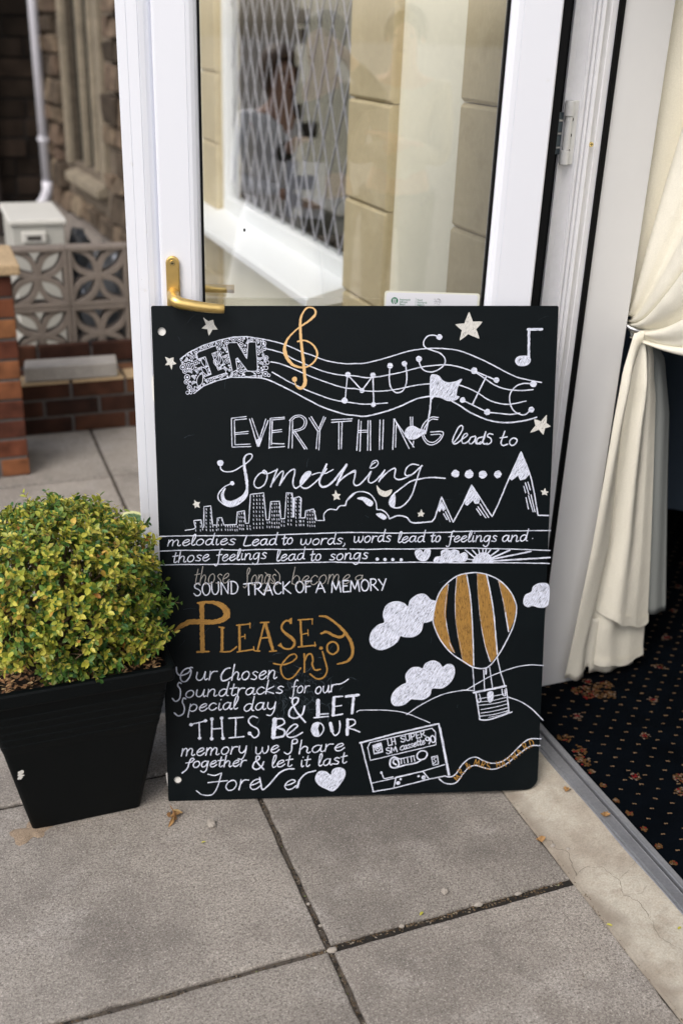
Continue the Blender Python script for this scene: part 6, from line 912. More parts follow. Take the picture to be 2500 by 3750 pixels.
for _ in range(1500):
    x = PC.x + rl.uniform(-.17, .17); y = PC.y + rl.uniform(-.17, .17)
    a = rl.uniform(0, 6.28)
    leaf_geo(b, Vector((x, y, 0.376 + rl.uniform(0, .012))), Vector((math.cos(a), math.sin(a), rl.uniform(-.3, .3))), Vector((rl.uniform(-.5, .5), rl.uniform(-.5, .5), 1)), rl.uniform(.009, .016), rl.uniform(.004, .008), 0.2)
mu_ = b.build('leaf_mulch', M['mulch'], pot, fix=False); mu_['kind'] = 'stuff'
b = MB()
nf = Vector((0, -0.4, -0.068)).normalized()
def pf(x, z, lift): return Vector((x, PC.y - hw(z) - 0.0001, z)) + nf * lift
rf = random.Random(5)
for cx, cz, r_ in ((0.046, 0.183, 0.006), (0.0425, 0.177, 0.004), (0.048, 0.174, 0.004), (0.043, 0.169, 0.0055), (0.040, 0.1665, 0.003)):
    n_ = 10; vs = [pf(cx + r_ * math.cos(6.28 * k / n_) * rf.uniform(.6, 1.2), cz + r_ * math.sin(6.28 * k / n_) * rf.uniform(.6, 1.3), 0.0008 + cx * .002) for k in range(n_)]
    b.add(vs, [tuple(range(n_))])
b.build('paint_fleck', M['tape'], pot, fix=False)

bush = thing('box_bush', 'clipped yellow green box bush growing in the black planter', 'bush', (PC.x, PC.y - 0.01, 0.37))
BC = Vector((PC.x - 0.006, PC.y - 0.022, 0.520))
bl = MB(); bt = MB()
def shell(th, ph):
    d = Vector((math.sin(th) * math.cos(ph), math.sin(th) * math.sin(ph), math.cos(th)))
    ex = 2.35 if d.z > 0 else 3.0
    k = (abs(d.x / (0.186 if d.z > 0 else 0.199)) ** ex + abs(d.y / 0.172) ** ex + abs(d.z / (0.168 if d.z > 0 else 0.155)) ** ex) ** (-1 / ex)
    return d, k
def lump(d): return 1 + 0.035 * math.sin(d.x * 7 + 1) * math.cos(d.y * 6) + 0.03 * math.sin(d.z * 9 + d.x * 5) + 0.02 * math.sin(d.x * 17 + d.z * 13)
nsp = 0
while nsp < 1900:
    z_ = rl.uniform(-1, 1); ph = rl.uniform(0, 6.2832); th = math.acos(z_)
    d, k = shell(th, ph)
    # thin patch low on the front where twigs show
    hole = math.hypot((d.x - 0.10) / 0.38, (d.z + 0.22) / 0.30)
    if d.y < -0.35 and hole < 1 and rl.random() < 0.72: continue
    if rl.random() < 0.12: depth = rl.uniform(0.55, 0.85)
    elif rl.random() < 0.07: depth = rl.uniform(1.0, 1.085)
    else: depth = rl.uniform(0.84, 1.02)
    nsp += 1
    p = BC + d * (k * lump(d) * depth)
    if p.z < 0.385 or (p.x < PC.x - 0.07 and p.z < 0.435 and p.y < PC.y - 0.06): continue
    L_ = rl.uniform(0.018, 0.040)
    ax = (d + Vector((rl.gauss(0, .35), rl.gauss(0, .35), rl.gauss(0.35, .35)))).normalized()
    tip = p + ax * L_ * 0.55
    p0 = p - ax * L_ * 0.45
    bt.tube([p0, tip], [0.0008, 0.0005], 4, cap=False)
    pairs = rl.randint(4, 6); sd = ax.orthogonal().normalized()
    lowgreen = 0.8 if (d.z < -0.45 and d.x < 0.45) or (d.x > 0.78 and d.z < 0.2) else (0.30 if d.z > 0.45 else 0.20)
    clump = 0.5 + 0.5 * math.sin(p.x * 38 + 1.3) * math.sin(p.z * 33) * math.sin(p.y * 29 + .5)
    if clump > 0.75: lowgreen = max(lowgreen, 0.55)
    for q in range(pairs):
        f_ = q / (pairs - 1); pos = p0.lerp(tip, f_)
        rot = Matrix.Rotation(q * 1.5708 + rl.uniform(-.3, .3), 3, ax)
        for sg in (1, -1):
            sdv = rot @ (sd * sg)
            dv = (sdv * rl.uniform(.7, 1) + ax * rl.uniform(.35, .9) + Vector((0, 0, rl.uniform(-.1, .15))))
            LL = rl.choice((rl.uniform(0.009, 0.014), rl.uniform(0.012, 0.0175), rl.uniform(0.015, 0.0205))) * (0.75 if q == pairs - 1 else 1)
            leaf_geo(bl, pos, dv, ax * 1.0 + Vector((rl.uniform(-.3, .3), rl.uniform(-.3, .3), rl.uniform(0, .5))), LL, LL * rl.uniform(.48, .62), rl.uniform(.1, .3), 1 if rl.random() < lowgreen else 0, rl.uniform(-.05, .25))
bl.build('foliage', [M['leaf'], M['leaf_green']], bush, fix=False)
for _ in range(150):
    z_ = rl.uniform(-.7, .95); ph = rl.uniform(0, 6.2832); d, k = shell(math.acos(z_), ph)
    e_ = BC + d * (k * 0.92); s0 = Vector((PC.x + rl.uniform(-.05, .05), PC.y + rl.uniform(-.05, .05), 0.385)); mid = s0.lerp(e_, .5) + Vector((rl.uniform(-.03, .03), rl.uniform(-.03, .03), rl.uniform(-.01, .03)))
    bt.tube([s0, s0.lerp(mid, .5) + Vector((0, 0, .01)), mid, mid.lerp(e_, .5) + Vector((rl.uniform(-.01, .01), rl.uniform(-.01, .01), .005)), e_], [0.004, 0.0032, 0.0024, 0.0016, 0.0009], 5, cap=False)
bt.build('stems', M['twig'], bush)

# broad variegated plant standing on the paving behind the planter
vp = thing('variegated_plant', 'cream edged variegated plant peeping out behind the box bush', 'plant', (0.40, 2.50, 0))
b = MB(); bs = MB(); rv = random.Random(9); VPT = Vector((0.416810, 2.420000, 0.417979))
def oval(base, dv, nv, L_, Wd, mi, lift):
    d = dv.normalized(); n_ = (nv - d * nv.dot(d)).normalized(); s_ = d.cross(n_); ring = []
    for k in range(18):
        t_ = 6.2832 * k / 18; f_ = 0.5 - 0.5 * math.cos(t_)
        ring.append(base + d * (L_ * f_) + s_ * (Wd * .5 * math.sin(t_) * (1 - .25 * f_)) + n_ * (lift + .12 * Wd * abs(math.sin(t_)) - .15 * L_ * f_ * f_))
    b.add([base + d * (L_ * .5) + n_ * (lift - .0375 * L_)] + ring, [(0, 1 + k, 1 + (k + 1) % 18) for k in range(18)], mi)
for q in range(12):
    a = rv.uniform(0, 6.28); hgt = rv.uniform(0.2, 0.40); r_ = rv.uniform(.02, .07)
    base = Vector((0.40, 2.50, 0)); top = Vector((0.385 + r_ * math.cos(a), 2.47 + r_ * math.sin(a), hgt))
    if q < 2: top = VPT + Vector((0.012, 0.0, 0.012 - 0.05 * q)); a = 2.9 - .9 * q
    bs.tube([base, base.lerp(top, .5) + Vector((0, 0, .03)), top], [0.003, 0.0025, 0.0015], 6)
    dv = Vector((math.cos(a), math.sin(a), 0.25 - 0.3 * (q % 2))); nv = Vector((-0.2, -0.7, 0.7))
    oval(top, dv, nv, 0.062, 0.038, 1, 0.0); oval(top + dv * 0.004, dv, nv, 0.050, 0.024, 0, 0.0012)
b.build('leaves', [M['varieg'], M['cream']], vp, fix=False); bs.build('stems', M['twig'], vp)

# ---------------------------------------------------------------- curtain
cu = thing('curtain', 'cream curtain tied back with a metal hook beside the doorway', 'curtain', (1.53, 1.95, 2.2))
HK = Vector((1.487, 1.972, 0.985))
NF = 5.7
def upper(u, v):            # u across the cloth, v from the hook (0) to the rail (1)
    top = Vector((1.556, 2.005 - 1.15 * u, 2.12))
    e = v ** (1.0 + 1.25 * u)
    yy = HK.y + 0.03 * (0.5 - u) + (top.y - HK.y) * v ** (1.0 - 0.12 * u)
    zz = HK.z + 0.062 * (0.55 - u) + (top.z - HK.z) * e
    xx = HK.x + (top.x - HK.x) * v ** 0.8
    amp = 0.006 + 0.034 * min(1, v * 2.4) * (0.65 + 0.35 * math.sin(u * 13 + 2 * v))
    ph = 2 * math.pi * NF * (u + 0.035 * math.sin(11 * u + 1) + 0.02 * math.sin(27 * u)) + 0.7 * math.sin(3.1 * v + u * 4)
    s_ = math.sin(ph); s_ = math.copysign(abs(s_) ** 0.75, s_)
    xx -= amp * s_ + 0.018 * math.sin(u * math.pi) * min(1, v * 5)
    zz += 0.012 * math.cos(ph) * min(1, v * 3) * (1 - v)
    yy += 0.010 * math.cos(ph) * min(1, v * 3)
    return (xx, yy, zz)
b = MB(); b.grid(220, 60, upper); b.build('drape', M['curtain'], cu, smooth=True, solid=0.0015, fix=False)
L_ = [(0.04, 1.396), (0.077, 1.399), (0.16, 1.404), (0.453, 1.420), (0.769, 1.429), (0.90, 1.436), (0.985, 1.452)]
LR = [(0.04, 1.462), (0.16, 1.455), (0.445, 1.479), (0.767, 1.469), (0.915, 1.474), (0.985, 1.480)]
MR = [(0.05, 1.668), (0.178, 1.653), (0.425, 1.617), (0.666, 1.582), (0.818, 1.560), (0.92, 1.532), (0.985, 1.503)]
SR = [(0.2, 1.735), (0.567, 1.668), (0.763, 1.634), (0.90, 1.592), (0.985, 1.525)]
def panel_fn(lt, rt, z0f, z1, y0, foldf):
    def fn(u, v):
        zb = z0f(u); z = z1 + (zb - z1) * v
        x = lerp(lt, z) + (lerp(rt, z) - lerp(lt, z)) * u
        return (x, y0 + foldf(u, v, z), z)
    return fn
ex_ = lambda z: min(1.0, (0.985 - z) / 0.12)
def fold_l(u, v, z): return ex_(z) * (-0.016 * math.sin(u * math.pi) - 0.006 * math.sin(u * 5 + v * 3) + 0.012 * u)
b = MB(); b.grid(28, 50, panel_fn(L_, LR, lambda u: 0.076 - 0.012 * u + 0.004 * math.sin(u * 9), 0.985, 1.905, fold_l)); b.build('tail_fold', M['curtain'], cu, smooth=True, solid=0.0016, fix=False)
def fold_m(u, v, z):
    val = 0.034 * math.exp(-((u - 0.12) / 0.13) ** 2) - 0.020 * math.exp(-((u - 0.40) / 0.16) ** 2) + 0.003 * math.sin(u * 13 + v * 2.5) * (1 - u * .4) + 0.03 * max(0, u - 0.75) ** 1.0 - 0.004 * math.sin(u * 5 + v * 4)
    return ex_(z) * val
def hem1(u): return lerp([(0, 0.262), (0.12, 0.250), (0.45, 0.212), (0.7, 0.192), (0.95, 0.178), (1, 0.186)], u) + 0.003 * math.sin(u * 21)
b = MB(); b.grid(70, 60, panel_fn(LR, MR, hem1, 0.985, 1.920, fold_m)); b.build('tail_drape', M['curtain'], cu, smooth=True, solid=0.0018, fix=False)
def hemstitch(u, v):
    z = hem1(u) + 0.030 - 0.030 * v; x = lerp(LR, z) + (lerp(MR, z) - lerp(LR, z)) * u
    return (x, 1.920 + fold_m(u, 1, z) - 0.0034, z)
b = MB(); b.grid(70, 4, hemstitch); b.build('hem', M['curtain'], cu, smooth=True, fix=False)
def hem2(u): return lerp([(0, 0.105), (0.2, 0.083), (0.5, 0.070), (0.8, 0.062), (1, 0.082)], u) + 0.004 * math.sin(u * 17)
b = MB(); b.grid(50, 16, panel_fn(LR, MR, hem2, 0.34, 1.934, lambda u, v, z: fold_m(u, v, z) * .8)); b.build('tail_underlayer', M['curtain'], cu, smooth=True, solid=0.0016, fix=False)
def hemstitch2(u, v):
    z = hem2(u) + 0.022 - 0.022 * v; x = lerp(LR, z) + (lerp(MR, z) - lerp(LR, z)) * u
    return (x, 1.934 + fold_m(u, 1, z) * .8 - 0.0030, z)
b = MB(); b.grid(60, 4, hemstitch2); b.build('hem', M['curtain'], cu, smooth=True, fix=False)
def hem3(u): return 0.048 + 0.006 * math.sin(u * 8) + (0.02 if 0.18 < u < 0.24 else 0)
b = MB(); b.grid(50, 12, panel_fn([(0, 1.452), (1, 1.452)], [(0, 1.64), (1, 1.64)], hem3, 0.22, 1.9405, lambda u, v, z: 0.004 * math.sin(u * 19))); b.build('tail_underlayer', M['curtain'], cu, smooth=True, solid=0.0014, fix=False)
b = MB(); b.grid(24, 40, panel_fn([(z, x - 0.03) for z, x in MR], SR, lambda u: 0.200 - 0.012 * u, 0.985, 1.955, lambda u, v, z: ex_(z) * 0.008 * math.sin(u * 7 + v))); b.build('voile', M['lining'], cu, smooth=True, solid=0.001, fix=False)
b = MB(); b.tube([(1.461, 1.985, 1.0), (1.463, 1.962, 0.992), (1.470, 1.945, 0.985), (1.482, 1.935, 0.981), (1.497, 1.930, 0.980), (1.51, 1.935, 0.984)], [0.005, 0.005, 0.0048, 0.0045, 0.004, 0.003], 12); b.build('tieback_hook', M['steel'], cu, smooth=True)
b = MB(); b.tube([(1.545, 2.12, 2.14), (1.545, 0.2, 2.14)], 0.012, 14); b.build('rail', M['steel'], cu)

# round table with a dark blue cloth inside the room
tb = thing('table', 'round table under a slate blue cloth in the dark room', 'table', (2.82, 2.75, 0.03))
b = MB(); b.tube([(2.82, 2.75, 0.031), (2.82, 2.75, 0.70)], 0.05, 14); b.build('leg', M['iron'], tb)
b = MB(); b.tube([(2.82, 2.75, 0.70), (2.82, 2.75, 0.728)], 0.58, 40); b.build('tabletop', M['iron'], tb)
b = MB()
def cloth(u, v):
    a = 2 * math.pi * u
    if v < 0.35: r_ = 0.6 * v / 0.35; z = 0.735
    else:
        f_ = (v - .35) / .65; r_ = 0.6 + 0.015 * f_ + 0.035 * f_ * math.sin(a * 14 + .6 * math.sin(a * 3)); z = 0.735 - 0.585 * f_
    return (2.82 + r_ * math.cos(a), 2.75 + r_ * math.sin(a), z)
b.grid(181, 30, cloth); tag(b.build('tablecloth', M['cloth_blue'], smooth=True, fix=False), 'slate blue cloth draped over the round table indoors', 'tablecloth')

# ---------------------------------------------------------------- brickwork on the left
def brick_run(b, fn, length, z0, courses, bl_=0.215, bh=0.065, jn=0.010, depth=0.10, seed=0, start=0.0):
    r_ = random.Random(seed)
    for c in range(courses):
        z = z0 + c * (bh + jn); off = start + (-(bl_ + jn) / 2 if c % 2 else 0)
        a = off
        while a < length:
            a0, a1 = max(0, a), min(length, a + bl_)
            if a1 - a0 > 0.02:
                e = r_.uniform(-.0025, .0025)
                b.fbox(fn, a0 + r_.uniform(0, .002), a1 - r_.uniform(0, .002), e, depth, z + r_.uniform(-.001, .001), z + bh + r_.uniform(-.001, .001))
            a += bl_ + jn
pier = thing('brick_pier', 'orange red brick pier with sandy coping stone at the left edge', 'pier', (0.09, 3.95, 0))
PX0, PX1, PY0, PY1 = -0.07, 0.257, 3.845, 4.135
b = MB(); b.box(PX0 + .006, PX1 - .006, PY0 + .006, PY1 - .006, 0, 0.765); b.build('mortar', M['mortar'], pier)
b = MB()
brick_run(b, lambda a, d, z: (PX0 + a, PY0 + d, z), PX1 - PX0, 0.004, 10, bh=0.066, seed=2, bl_=0.215)
brick_run(b, lambda a, d, z: (PX1 - d, PY0 + 0.1105 + a, z), PY1 - PY0 - 0.1105, 0.004, 10, bh=0.066, seed=3, bl_=0.1, depth=0.09)
b.build('bricks', M['brick'], pier, bevel=0.004)
b = MB(); b.box(PX0 - .03, PX1 + .03, PY0 - .03, PY1 + .06, 0.7655, 0.803); b.build('coping', M['coping'], pier, bevel=0.007)
gw = thing('garden_wall', 'low stepped dark brick wall under the pierced block screen', 'wall', (0.5, 4.4, 0))
b = MB(); b.box(PX1 + .001, 1.03, 4.28, 4.50, 0, 0.213); b.box(PX1 + .001, 1.03, 4.514, 4.54, 0, 0.292); b.build('mortar', M['mortar'], gw)
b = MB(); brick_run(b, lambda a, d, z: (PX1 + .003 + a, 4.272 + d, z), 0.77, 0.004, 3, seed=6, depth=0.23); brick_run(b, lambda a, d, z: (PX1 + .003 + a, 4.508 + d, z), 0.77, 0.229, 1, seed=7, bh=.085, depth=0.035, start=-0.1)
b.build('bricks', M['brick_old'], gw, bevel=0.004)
b = MB(); brick_run(b, lambda a, d, z: (PX1 + .003 + a, 4.268 + d, z), 0.77, 0.2165, 1, bh=0.010, seed=8, depth=0.12); b.build('ledge', M['coping'], gw, bevel=0.002)
b = MB(); b.fbox(lambda a, d, z: (0.30 + a + d * 0.12, 4.28 + d - a * .02, z), 0, 0.375, 0, 0.115, 0.2285, 0.292); tag(b.build('loose_slab', M['cslab'], bevel=0.006), 'grey concrete slab lying on the low brick ledge', 'slab')
# pierced screen blocks
scr = thing('block_screen', 'pierced concrete screen blocks with petal pattern on low brick wall', 'block screen', (0.55, 4.58, 0.22))
def screen_block(x0, z0, sz, y0, dep):
    b = MB(); fwd_ = lambda a, c, y: (x0 + a, y, z0 + c)
    w_ = 0.017
    b.extrude([(0, 0), (sz, 0), (sz, w_), (0, w_)], fwd_, y0, y0 + dep); b.extrude([(0, sz - w_), (sz, sz - w_), (sz, sz), (0, sz)], fwd_, y0, y0 + dep)
    b.extrude([(0, w_ + .0003), (w_, w_ + .0003), (w_, sz - w_ - .0003), (0, sz - w_ - .0003)], fwd_, y0, y0 + dep); b.extrude([(sz - w_, w_ + .0003), (sz, w_ + .0003), (sz, sz - w_ - .0003), (sz - w_, sz - w_ - .0003)], fwd_, y0, y0 + dep)
    h = sz / 2; k_ = 0
    for cx, cz in ((0, 0), (sz, 0), (0, sz), (sz, sz)):
        p0 = Vector((h, h)); p1 = Vector((cx + (h - cx) * .06, cz + (h - cz) * .06)); d = p1 - p0; n_ = Vector((-d.y, d.x)) * 0.225
        for sg in (1, -1):
            k_ += 1; pts = []
            for q in range(13): t_ = q / 12; pts.append(p0 + d * t_ + n_ * (sg * math.sin(math.pi * t_)))
            lo = []; hi = []
            for q in range(13):
                tt = (pts[min(q + 1, 12)] - pts[max(q - 1, 0)]).normalized(); nn = Vector((-tt.y, tt.x)) * 0.0115; lo.append(pts[q] - nn); hi.append(pts[q] + nn)
            poly = [tuple(p) for p in lo] + [tuple(p) for p in reversed(hi)]
            b.extrude(poly, fwd_, y0 + 0.004 + 0.0007 * k_, y0 + dep - 0.004 - 0.0007 * k_)
    return b
SZ = 0.249
for bx in (0.538 - 2 * 0.252, 0.538 - 0.2515, 0.538, 0.7895):
    for bz in (0.469 - 0.2515, 0.469):
        screen_block(bx, bz, SZ, 4.545, 0.09).build('block', M['breeze'], scr, bevel=0.002, seg=1)
# grey storage box behind the screen
ub = thing('storage_box', 'beige grey plastic storage box with recessed handle behind the screen', 'box', (0.48, 5.3, 0))
b = MB(); b.box(0.364, 0.600, 5.12, 5.62, 0.0, 0.716); b.build('body', M['utility'], ub, bevel=0.006)
b = MB(); b.box(0.352, 0.612, 5.105, 5.64, 0.7165, 0.745); b.build('lid', M['utility_top'], ub, bevel=0.008)
b = MB(); b.box(0.405, 0.515, 5.100, 5.119, 0.638, 0.690); hq = b.build('handle', M['utility_top'], ub, bevel=0.006)
b = MB(); b.box(0.428, 0.492, 5.0985, 5.0995, 0.650, 0.672); b.build('slot', M['slot'], hq)
b = MB(); rs_ = random.Random(3); b.ball((0.80, 5.12, 0.30), (0.15, 0.15, 0.31), 26, 20, 0, 0.09, rs_); tag(b.build('sack', M['sack'], smooth=True), 'dark blue and white plastic sack behind the pierced screen', 'sack')
b = MB(); b.ball((0.70, 5.42, 0.315), (0.085, 0.1, 0.325), 22, 18, 0, 0.10, rs_); tag(b.build('sack', M['sack'], smooth=True), 'smaller crumpled plastic sack against the storage box', 'sack')

# ---------------------------------------------------------------- old stone building and dark wall
SP = Vector((1.131, 6.855, 0)); SWD = Vector((-0.0715, 0.9974, 0)); SNN = Vector((-0.9974, -0.0715, 0))   # along, outward
def sp(s_, o_, z): return SP + SWD * s_ + SNN * o_ + Vector((0, 0, z))
sb = thing('stone_building', 'old rubble stone building with tall dark mullioned window at back left', 'building', sp(0.5, 0, 0))
b = MB()
SW0, SW1, SZ0, SZ1 = 0.30, 1.30, 0.66, 3.0
b.fbox(sp, -1.35, SW0, -0.35, -0.03, 0, 3.6); b.fbox(sp, SW1, 2.10, -0.35, -0.03, 0, 3.6); b.fbox(sp, SW0, SW1, -0.35, -0.03, 0, SZ0); b.fbox(sp, SW0, SW1, -0.35, -0.03, SZ1, 3.6)
b.build('wall', M['stone_mortar'], sb)
b = MB(); rb = random.Random(12)
z = 0.30
while z < 3.55:
    hC = rb.uniform(0.10, 0.19); s_ = -1.35 + rb.uniform(-.1, 0)
    while s_ < 2.09:
        wd = rb.uniform(0.13, 0.34); a0, a1 = max(s_, -1.35), min(s_ + wd, 2.09)
        if not (a1 > SW0 - 0.10 and a0 < SW1 + 0.10 and z + hC > SZ0 - .05) and a1 - a0 > 0.05:
            v = [sp(a, o_, c) for c in (z, z + hC - .022) for o_ in (rb.uniform(.005, .05), -0.028) for a in (a0, a1 - .022)]
            v = [p + Vector((rb.uniform(-.008, .008), rb.uniform(-.010, .010), rb.uniform(-.010, .010))) for p in v]
            b.add(v, [(0, 2, 3, 1), (4, 5, 7, 6), (0, 1, 5, 4), (2, 6, 7, 3), (0, 4, 6, 2), (1, 3, 7, 5)])
        s_ += wd
    z += hC
b.build('stonework', M['stone'], sb, bevel=0.02, seg=2)
b = MB(); b.extrude([(-0.028, 0.0), (0.11, 0.0), (0.11, 0.16), (0.05, 0.285), (-0.028, 0.285)], lambda a, c, s_: sp(s_, a, c), -1.35, 2.09); b.build('plinth', M['plinth'], sb)
b = MB()
b.fbox(sp, SW0 - 0.10, SW0, -0.20, 0.012, SZ0 - .02, SZ1); b.fbox(sp, SW1, SW1 + 0.09, -0.20, 0.012, SZ0 - .02, SZ1)
b.extrude([(-0.2, SZ0), (-0.2, SZ0 - .13), (0.05, SZ0 - .13), (0.05, SZ0 - .07)], lambda a, c, s_: sp(s_, a, c), SW0 + .001, SW1 - .001)
wn = b.build('window', M['dressed'], sb, bevel=0.01)
for k in (1, 2):
    b = MB(); mx_ = SW0 + (SW1 - SW0) * k / 3; b.extrude([(mx_ - .03, -0.075), (mx_ - .03, -0.05), (mx_ - .018, -0.028), (mx_ + .018, -0.028), (mx_ + .03, -0.05), (mx_ + .03, -0.075)], lambda a, c, z_: sp(a, c, z_), SZ0 + .002, SZ1 - .002); b.build('mullion', M['dressed'], wn)
b = MB(); b.fbox(sp, SW0 + .001, SW1 - .001, -0.11, -0.078, SZ0 - .05, SZ1 - .001); b.build('pane', M['pane_dark'], wn)
dk = thing('shaded_wall', 'dark shaded stone wall in the far left corner', 'wall', sp(2.2, 0.5, 0))  # wall standing in shade, the darkness carried by its materials
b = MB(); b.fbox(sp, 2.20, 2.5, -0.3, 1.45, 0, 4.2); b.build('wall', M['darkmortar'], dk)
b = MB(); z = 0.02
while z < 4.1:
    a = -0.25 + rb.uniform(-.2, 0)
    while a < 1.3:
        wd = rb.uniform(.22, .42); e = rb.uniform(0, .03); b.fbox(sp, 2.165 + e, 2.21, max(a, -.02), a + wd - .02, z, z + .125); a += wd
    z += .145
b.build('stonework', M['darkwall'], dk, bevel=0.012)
b = MB(); b.tube([sp(2.12, 0.42, 0.02), sp(2.12, 0.42, 4.0)], 0.028, 10); tag(b.build('waste_pipe', M['iron']), 'dark rusty iron pipe on the shaded corner wall', 'pipe')
b = MB(); b.fbox(sp, 2.8, 3.0, 1.0, 6.0, 0, 2.6); tag(b.build('added_reflection_wall', M['render']), 'unseen pale wall added beyond the shaded corner to lighten the window reflection', 'wall')  # out of view; added so the leaded window reflects something pale
pp = thing('downpipe', 'white plastic downpipe in the corner by the stone building', 'downpipe', sp(1.98, 0.09, 0.2))
b = MB(); b.tube([sp(1.99, 0.06, 3.6), sp(1.97, 0.06, 0.42)], 0.037, 16); b.build('pipe', M['pipe'], pp, smooth=True)
b = MB(); b.tube([sp(1.97, 0.06, 0.43), sp(1.97, 0.062, 0.36), sp(1.985, 0.09, 0.29), sp(2.0, 0.13, 0.235), sp(2.01, 0.155, 0.205)], [0.041, 0.041, 0.041, 0.041, 0.042], 16); b.build('shoe', M['pipe'], pp, smooth=True)
b = MB(); b.tube([sp(1.98, 0.06, 0.73), sp(1.98, 0.06, 0.765)], 0.045, 16); b.fbox(sp, 1.93, 2.03, -0.005, 0.03, 0.735, 0.76); b.build('bracket', M['pipe'], pp)

# ---------------------------------------------------------------- small litter on the ground
def pebble(x, y, z, r, label, group=None, sq=(1, .8, .55)):
    rp_ = random.Random(int(x * 9999)); b = MB(); b.ball((x, y, z + r * sq[2] * .85), (r * sq[0], r * sq[1], r * sq[2]), 9, 7, 0, .16, rp_)
    tag(b.build('pebble', M['stonechip'], smooth=False), label, 'pebble', group or 'pebbles and stone chips on the paving')
pebble(0.421, 1.745, 0.0, 0.0125, 'pale rough pebble on the slab below the lettering Forever', sq=(.8, 1.1, .5))
pebble(0.816, 1.402, 0.0, 0.0085, 'pale angular pebble on the middle of the right hand slab', sq=(.9, .9, .7))
pebble(0.700, 1.3545, -0.006, 0.006, 'whitish stone lodged low in the wide paving joint')
pebble(0.868, 1.3545, -0.006, 0.009, 'larger flat whitish stone in the wide paving joint', sq=(1.2, .6, .5))
pebble(0.96, 1.3545, -0.006, 0.007, 'grey stone near the right end of the wide paving joint', sq=(1.2, .6, .5))
pebble(0.552, 1.345, -0.008, 0.0085, 'stone chip lodged where the paving joints cross', sq=(1.2, .8, .5))
pebble(0.548, 1.47, -0.008, 0.0042, 'small white stone in the joint between the two big slabs')
pebble(0.552, 1.41, -0.008, 0.004, 'tiny white stone in the joint just above the crossing')
pebble(1.095, 1.445, 0.002, 0.006, 'crumbled stone fragment in the crack beside the concrete strip')
pebble(1.118, 1.422, 0.006, 0.005, 'second crumbled fragment nearer the long concrete crack')
def dead_leaf(x, y, z, s_, a, label, mt, nm='fallen_leaf', curl=.35, lift=.004):
    b = MB(); d = Vector((math.cos(a), math.sin(a), .08)); pts = []
    rr = random.Random(int(x * 5000)); n_ = 12
    ring = []
    for k in range(n_):
        t_ = 6.2832 * k / n_; r_ = s_ * (0.55 + 0.45 * abs(math.cos(t_ * 1.5))) * rr.uniform(.8, 1.15)
        px = x + math.cos(a + t_) * r_; py = y + math.sin(a + t_) * r_ * .75
        ring.append((px, py, z + lift * .4 + lift * abs(math.sin(t_)) * rr.uniform(.5, 2) + curl * s_ * abs(math.sin(t_)) * .5))
    b.add([(x, y, z + .0012)] + ring, [(0, 1 + k, 1 + (k + 1) % n_) for k in range(n_)])
    return tag(b.build(nm, mt, fix=False), label, 'leaf')
dead_leaf(1.204, 1.568, 0.027, 0.012, 0.4, 'curled olive brown leaf on the concrete strip near the board', M['dryleaf'])
dead_leaf(1.234, 1.463, 0.034, 0.0125, 1.1, 'orange brown leaf on concrete beside the threshold', M['dryleaf'])
dead_leaf(1.077, 1.468, 0.001, 0.012, 2.0, 'crumpled brown leaf at the edge of slab and concrete', M['dryleaf'], curl=.8)
for (x, y, a, l_, lab) in ((0.387, 1.697, 0.1, 0.010, 'tiny yellow leaf on the left hand slab'), (1.08, 1.222, -0.7, 0.0135, 'yellow green leaf on the lower right slab edge'), (1.189, 1.148, 0.3, 0.0115, 'small yellow leaf on the concrete at the lower right'), (0.742, 1.362, 0.6, 0.013, 'green yellow leaf lying in the wide paving joint')):
    b = MB(); zz = 0.003 if x < 1.1 else 0.0255
    leaf_geo(b, Vector((x, y, zz)), Vector((math.cos(a), math.sin(a), .1)), Vector((0, 0, 1)), l_, l_ * .42, .3)
    tag(b.build('yellow_leaf', M['yleaf'], fix=False), lab, 'leaf')
# twisted dry leaf cluster
b = MB(); rr = random.Random(4)
for q in range(9):
    a = rr.uniform(0, 6.28); leaf_geo(b, Vector((0.345 + rr.uniform(-.006, .012), 1.795 + rr.uniform(-.012, .016), .003 + rr.uniform(0, .006))), Vector((math.cos(a), math.sin(a) , rr.uniform(.1, .9))), Vector((rr.uniform(-1, 1), rr.uniform(-1, 1), .6)), rr.uniform(.016, .03), rr.uniform(.007, .012), .5, 0, .5)
tag(b.build('dry_leaf_cluster', M['dryleaf'], fix=False), 'twisted dead leaf cluster on paving below the board corner', 'leaf')
# sand spilt at the planter foot
b = MB(); rr = random.Random(8); ring = []
cx, cy = 0.062, 1.838
for rg, z_ in ((0.0, .0042), (.35, .0038), (.7, .0024), (1.0, .0006)):
    for k in range(26):
        t_ = 6.2832 * k / 26; r_ = (0.034 + 0.010 * math.sin(t_ * 2 + .8) + 0.008 * math.sin(t_ * 5)) * rg
        ring.append((cx - .008 + r_ * math.cos(t_) * 1.05, cy + .012 + r_ * math.sin(t_) * 1.0, z_))
fs = []
for r_ in range(3):
    for k in range(26): fs.append((r_ * 26 + k, r_ * 26 + (k + 1) % 26, (r_ + 1) * 26 + (k + 1) % 26, (r_ + 1) * 26 + k))
b.add(ring, fs); o = b.build('spilt_sand', M['sand'], smooth=True, fix=False); o['kind'] = 'stuff'; tag(o, 'patch of brown sand spilt around the foot of the planter', 'sand')
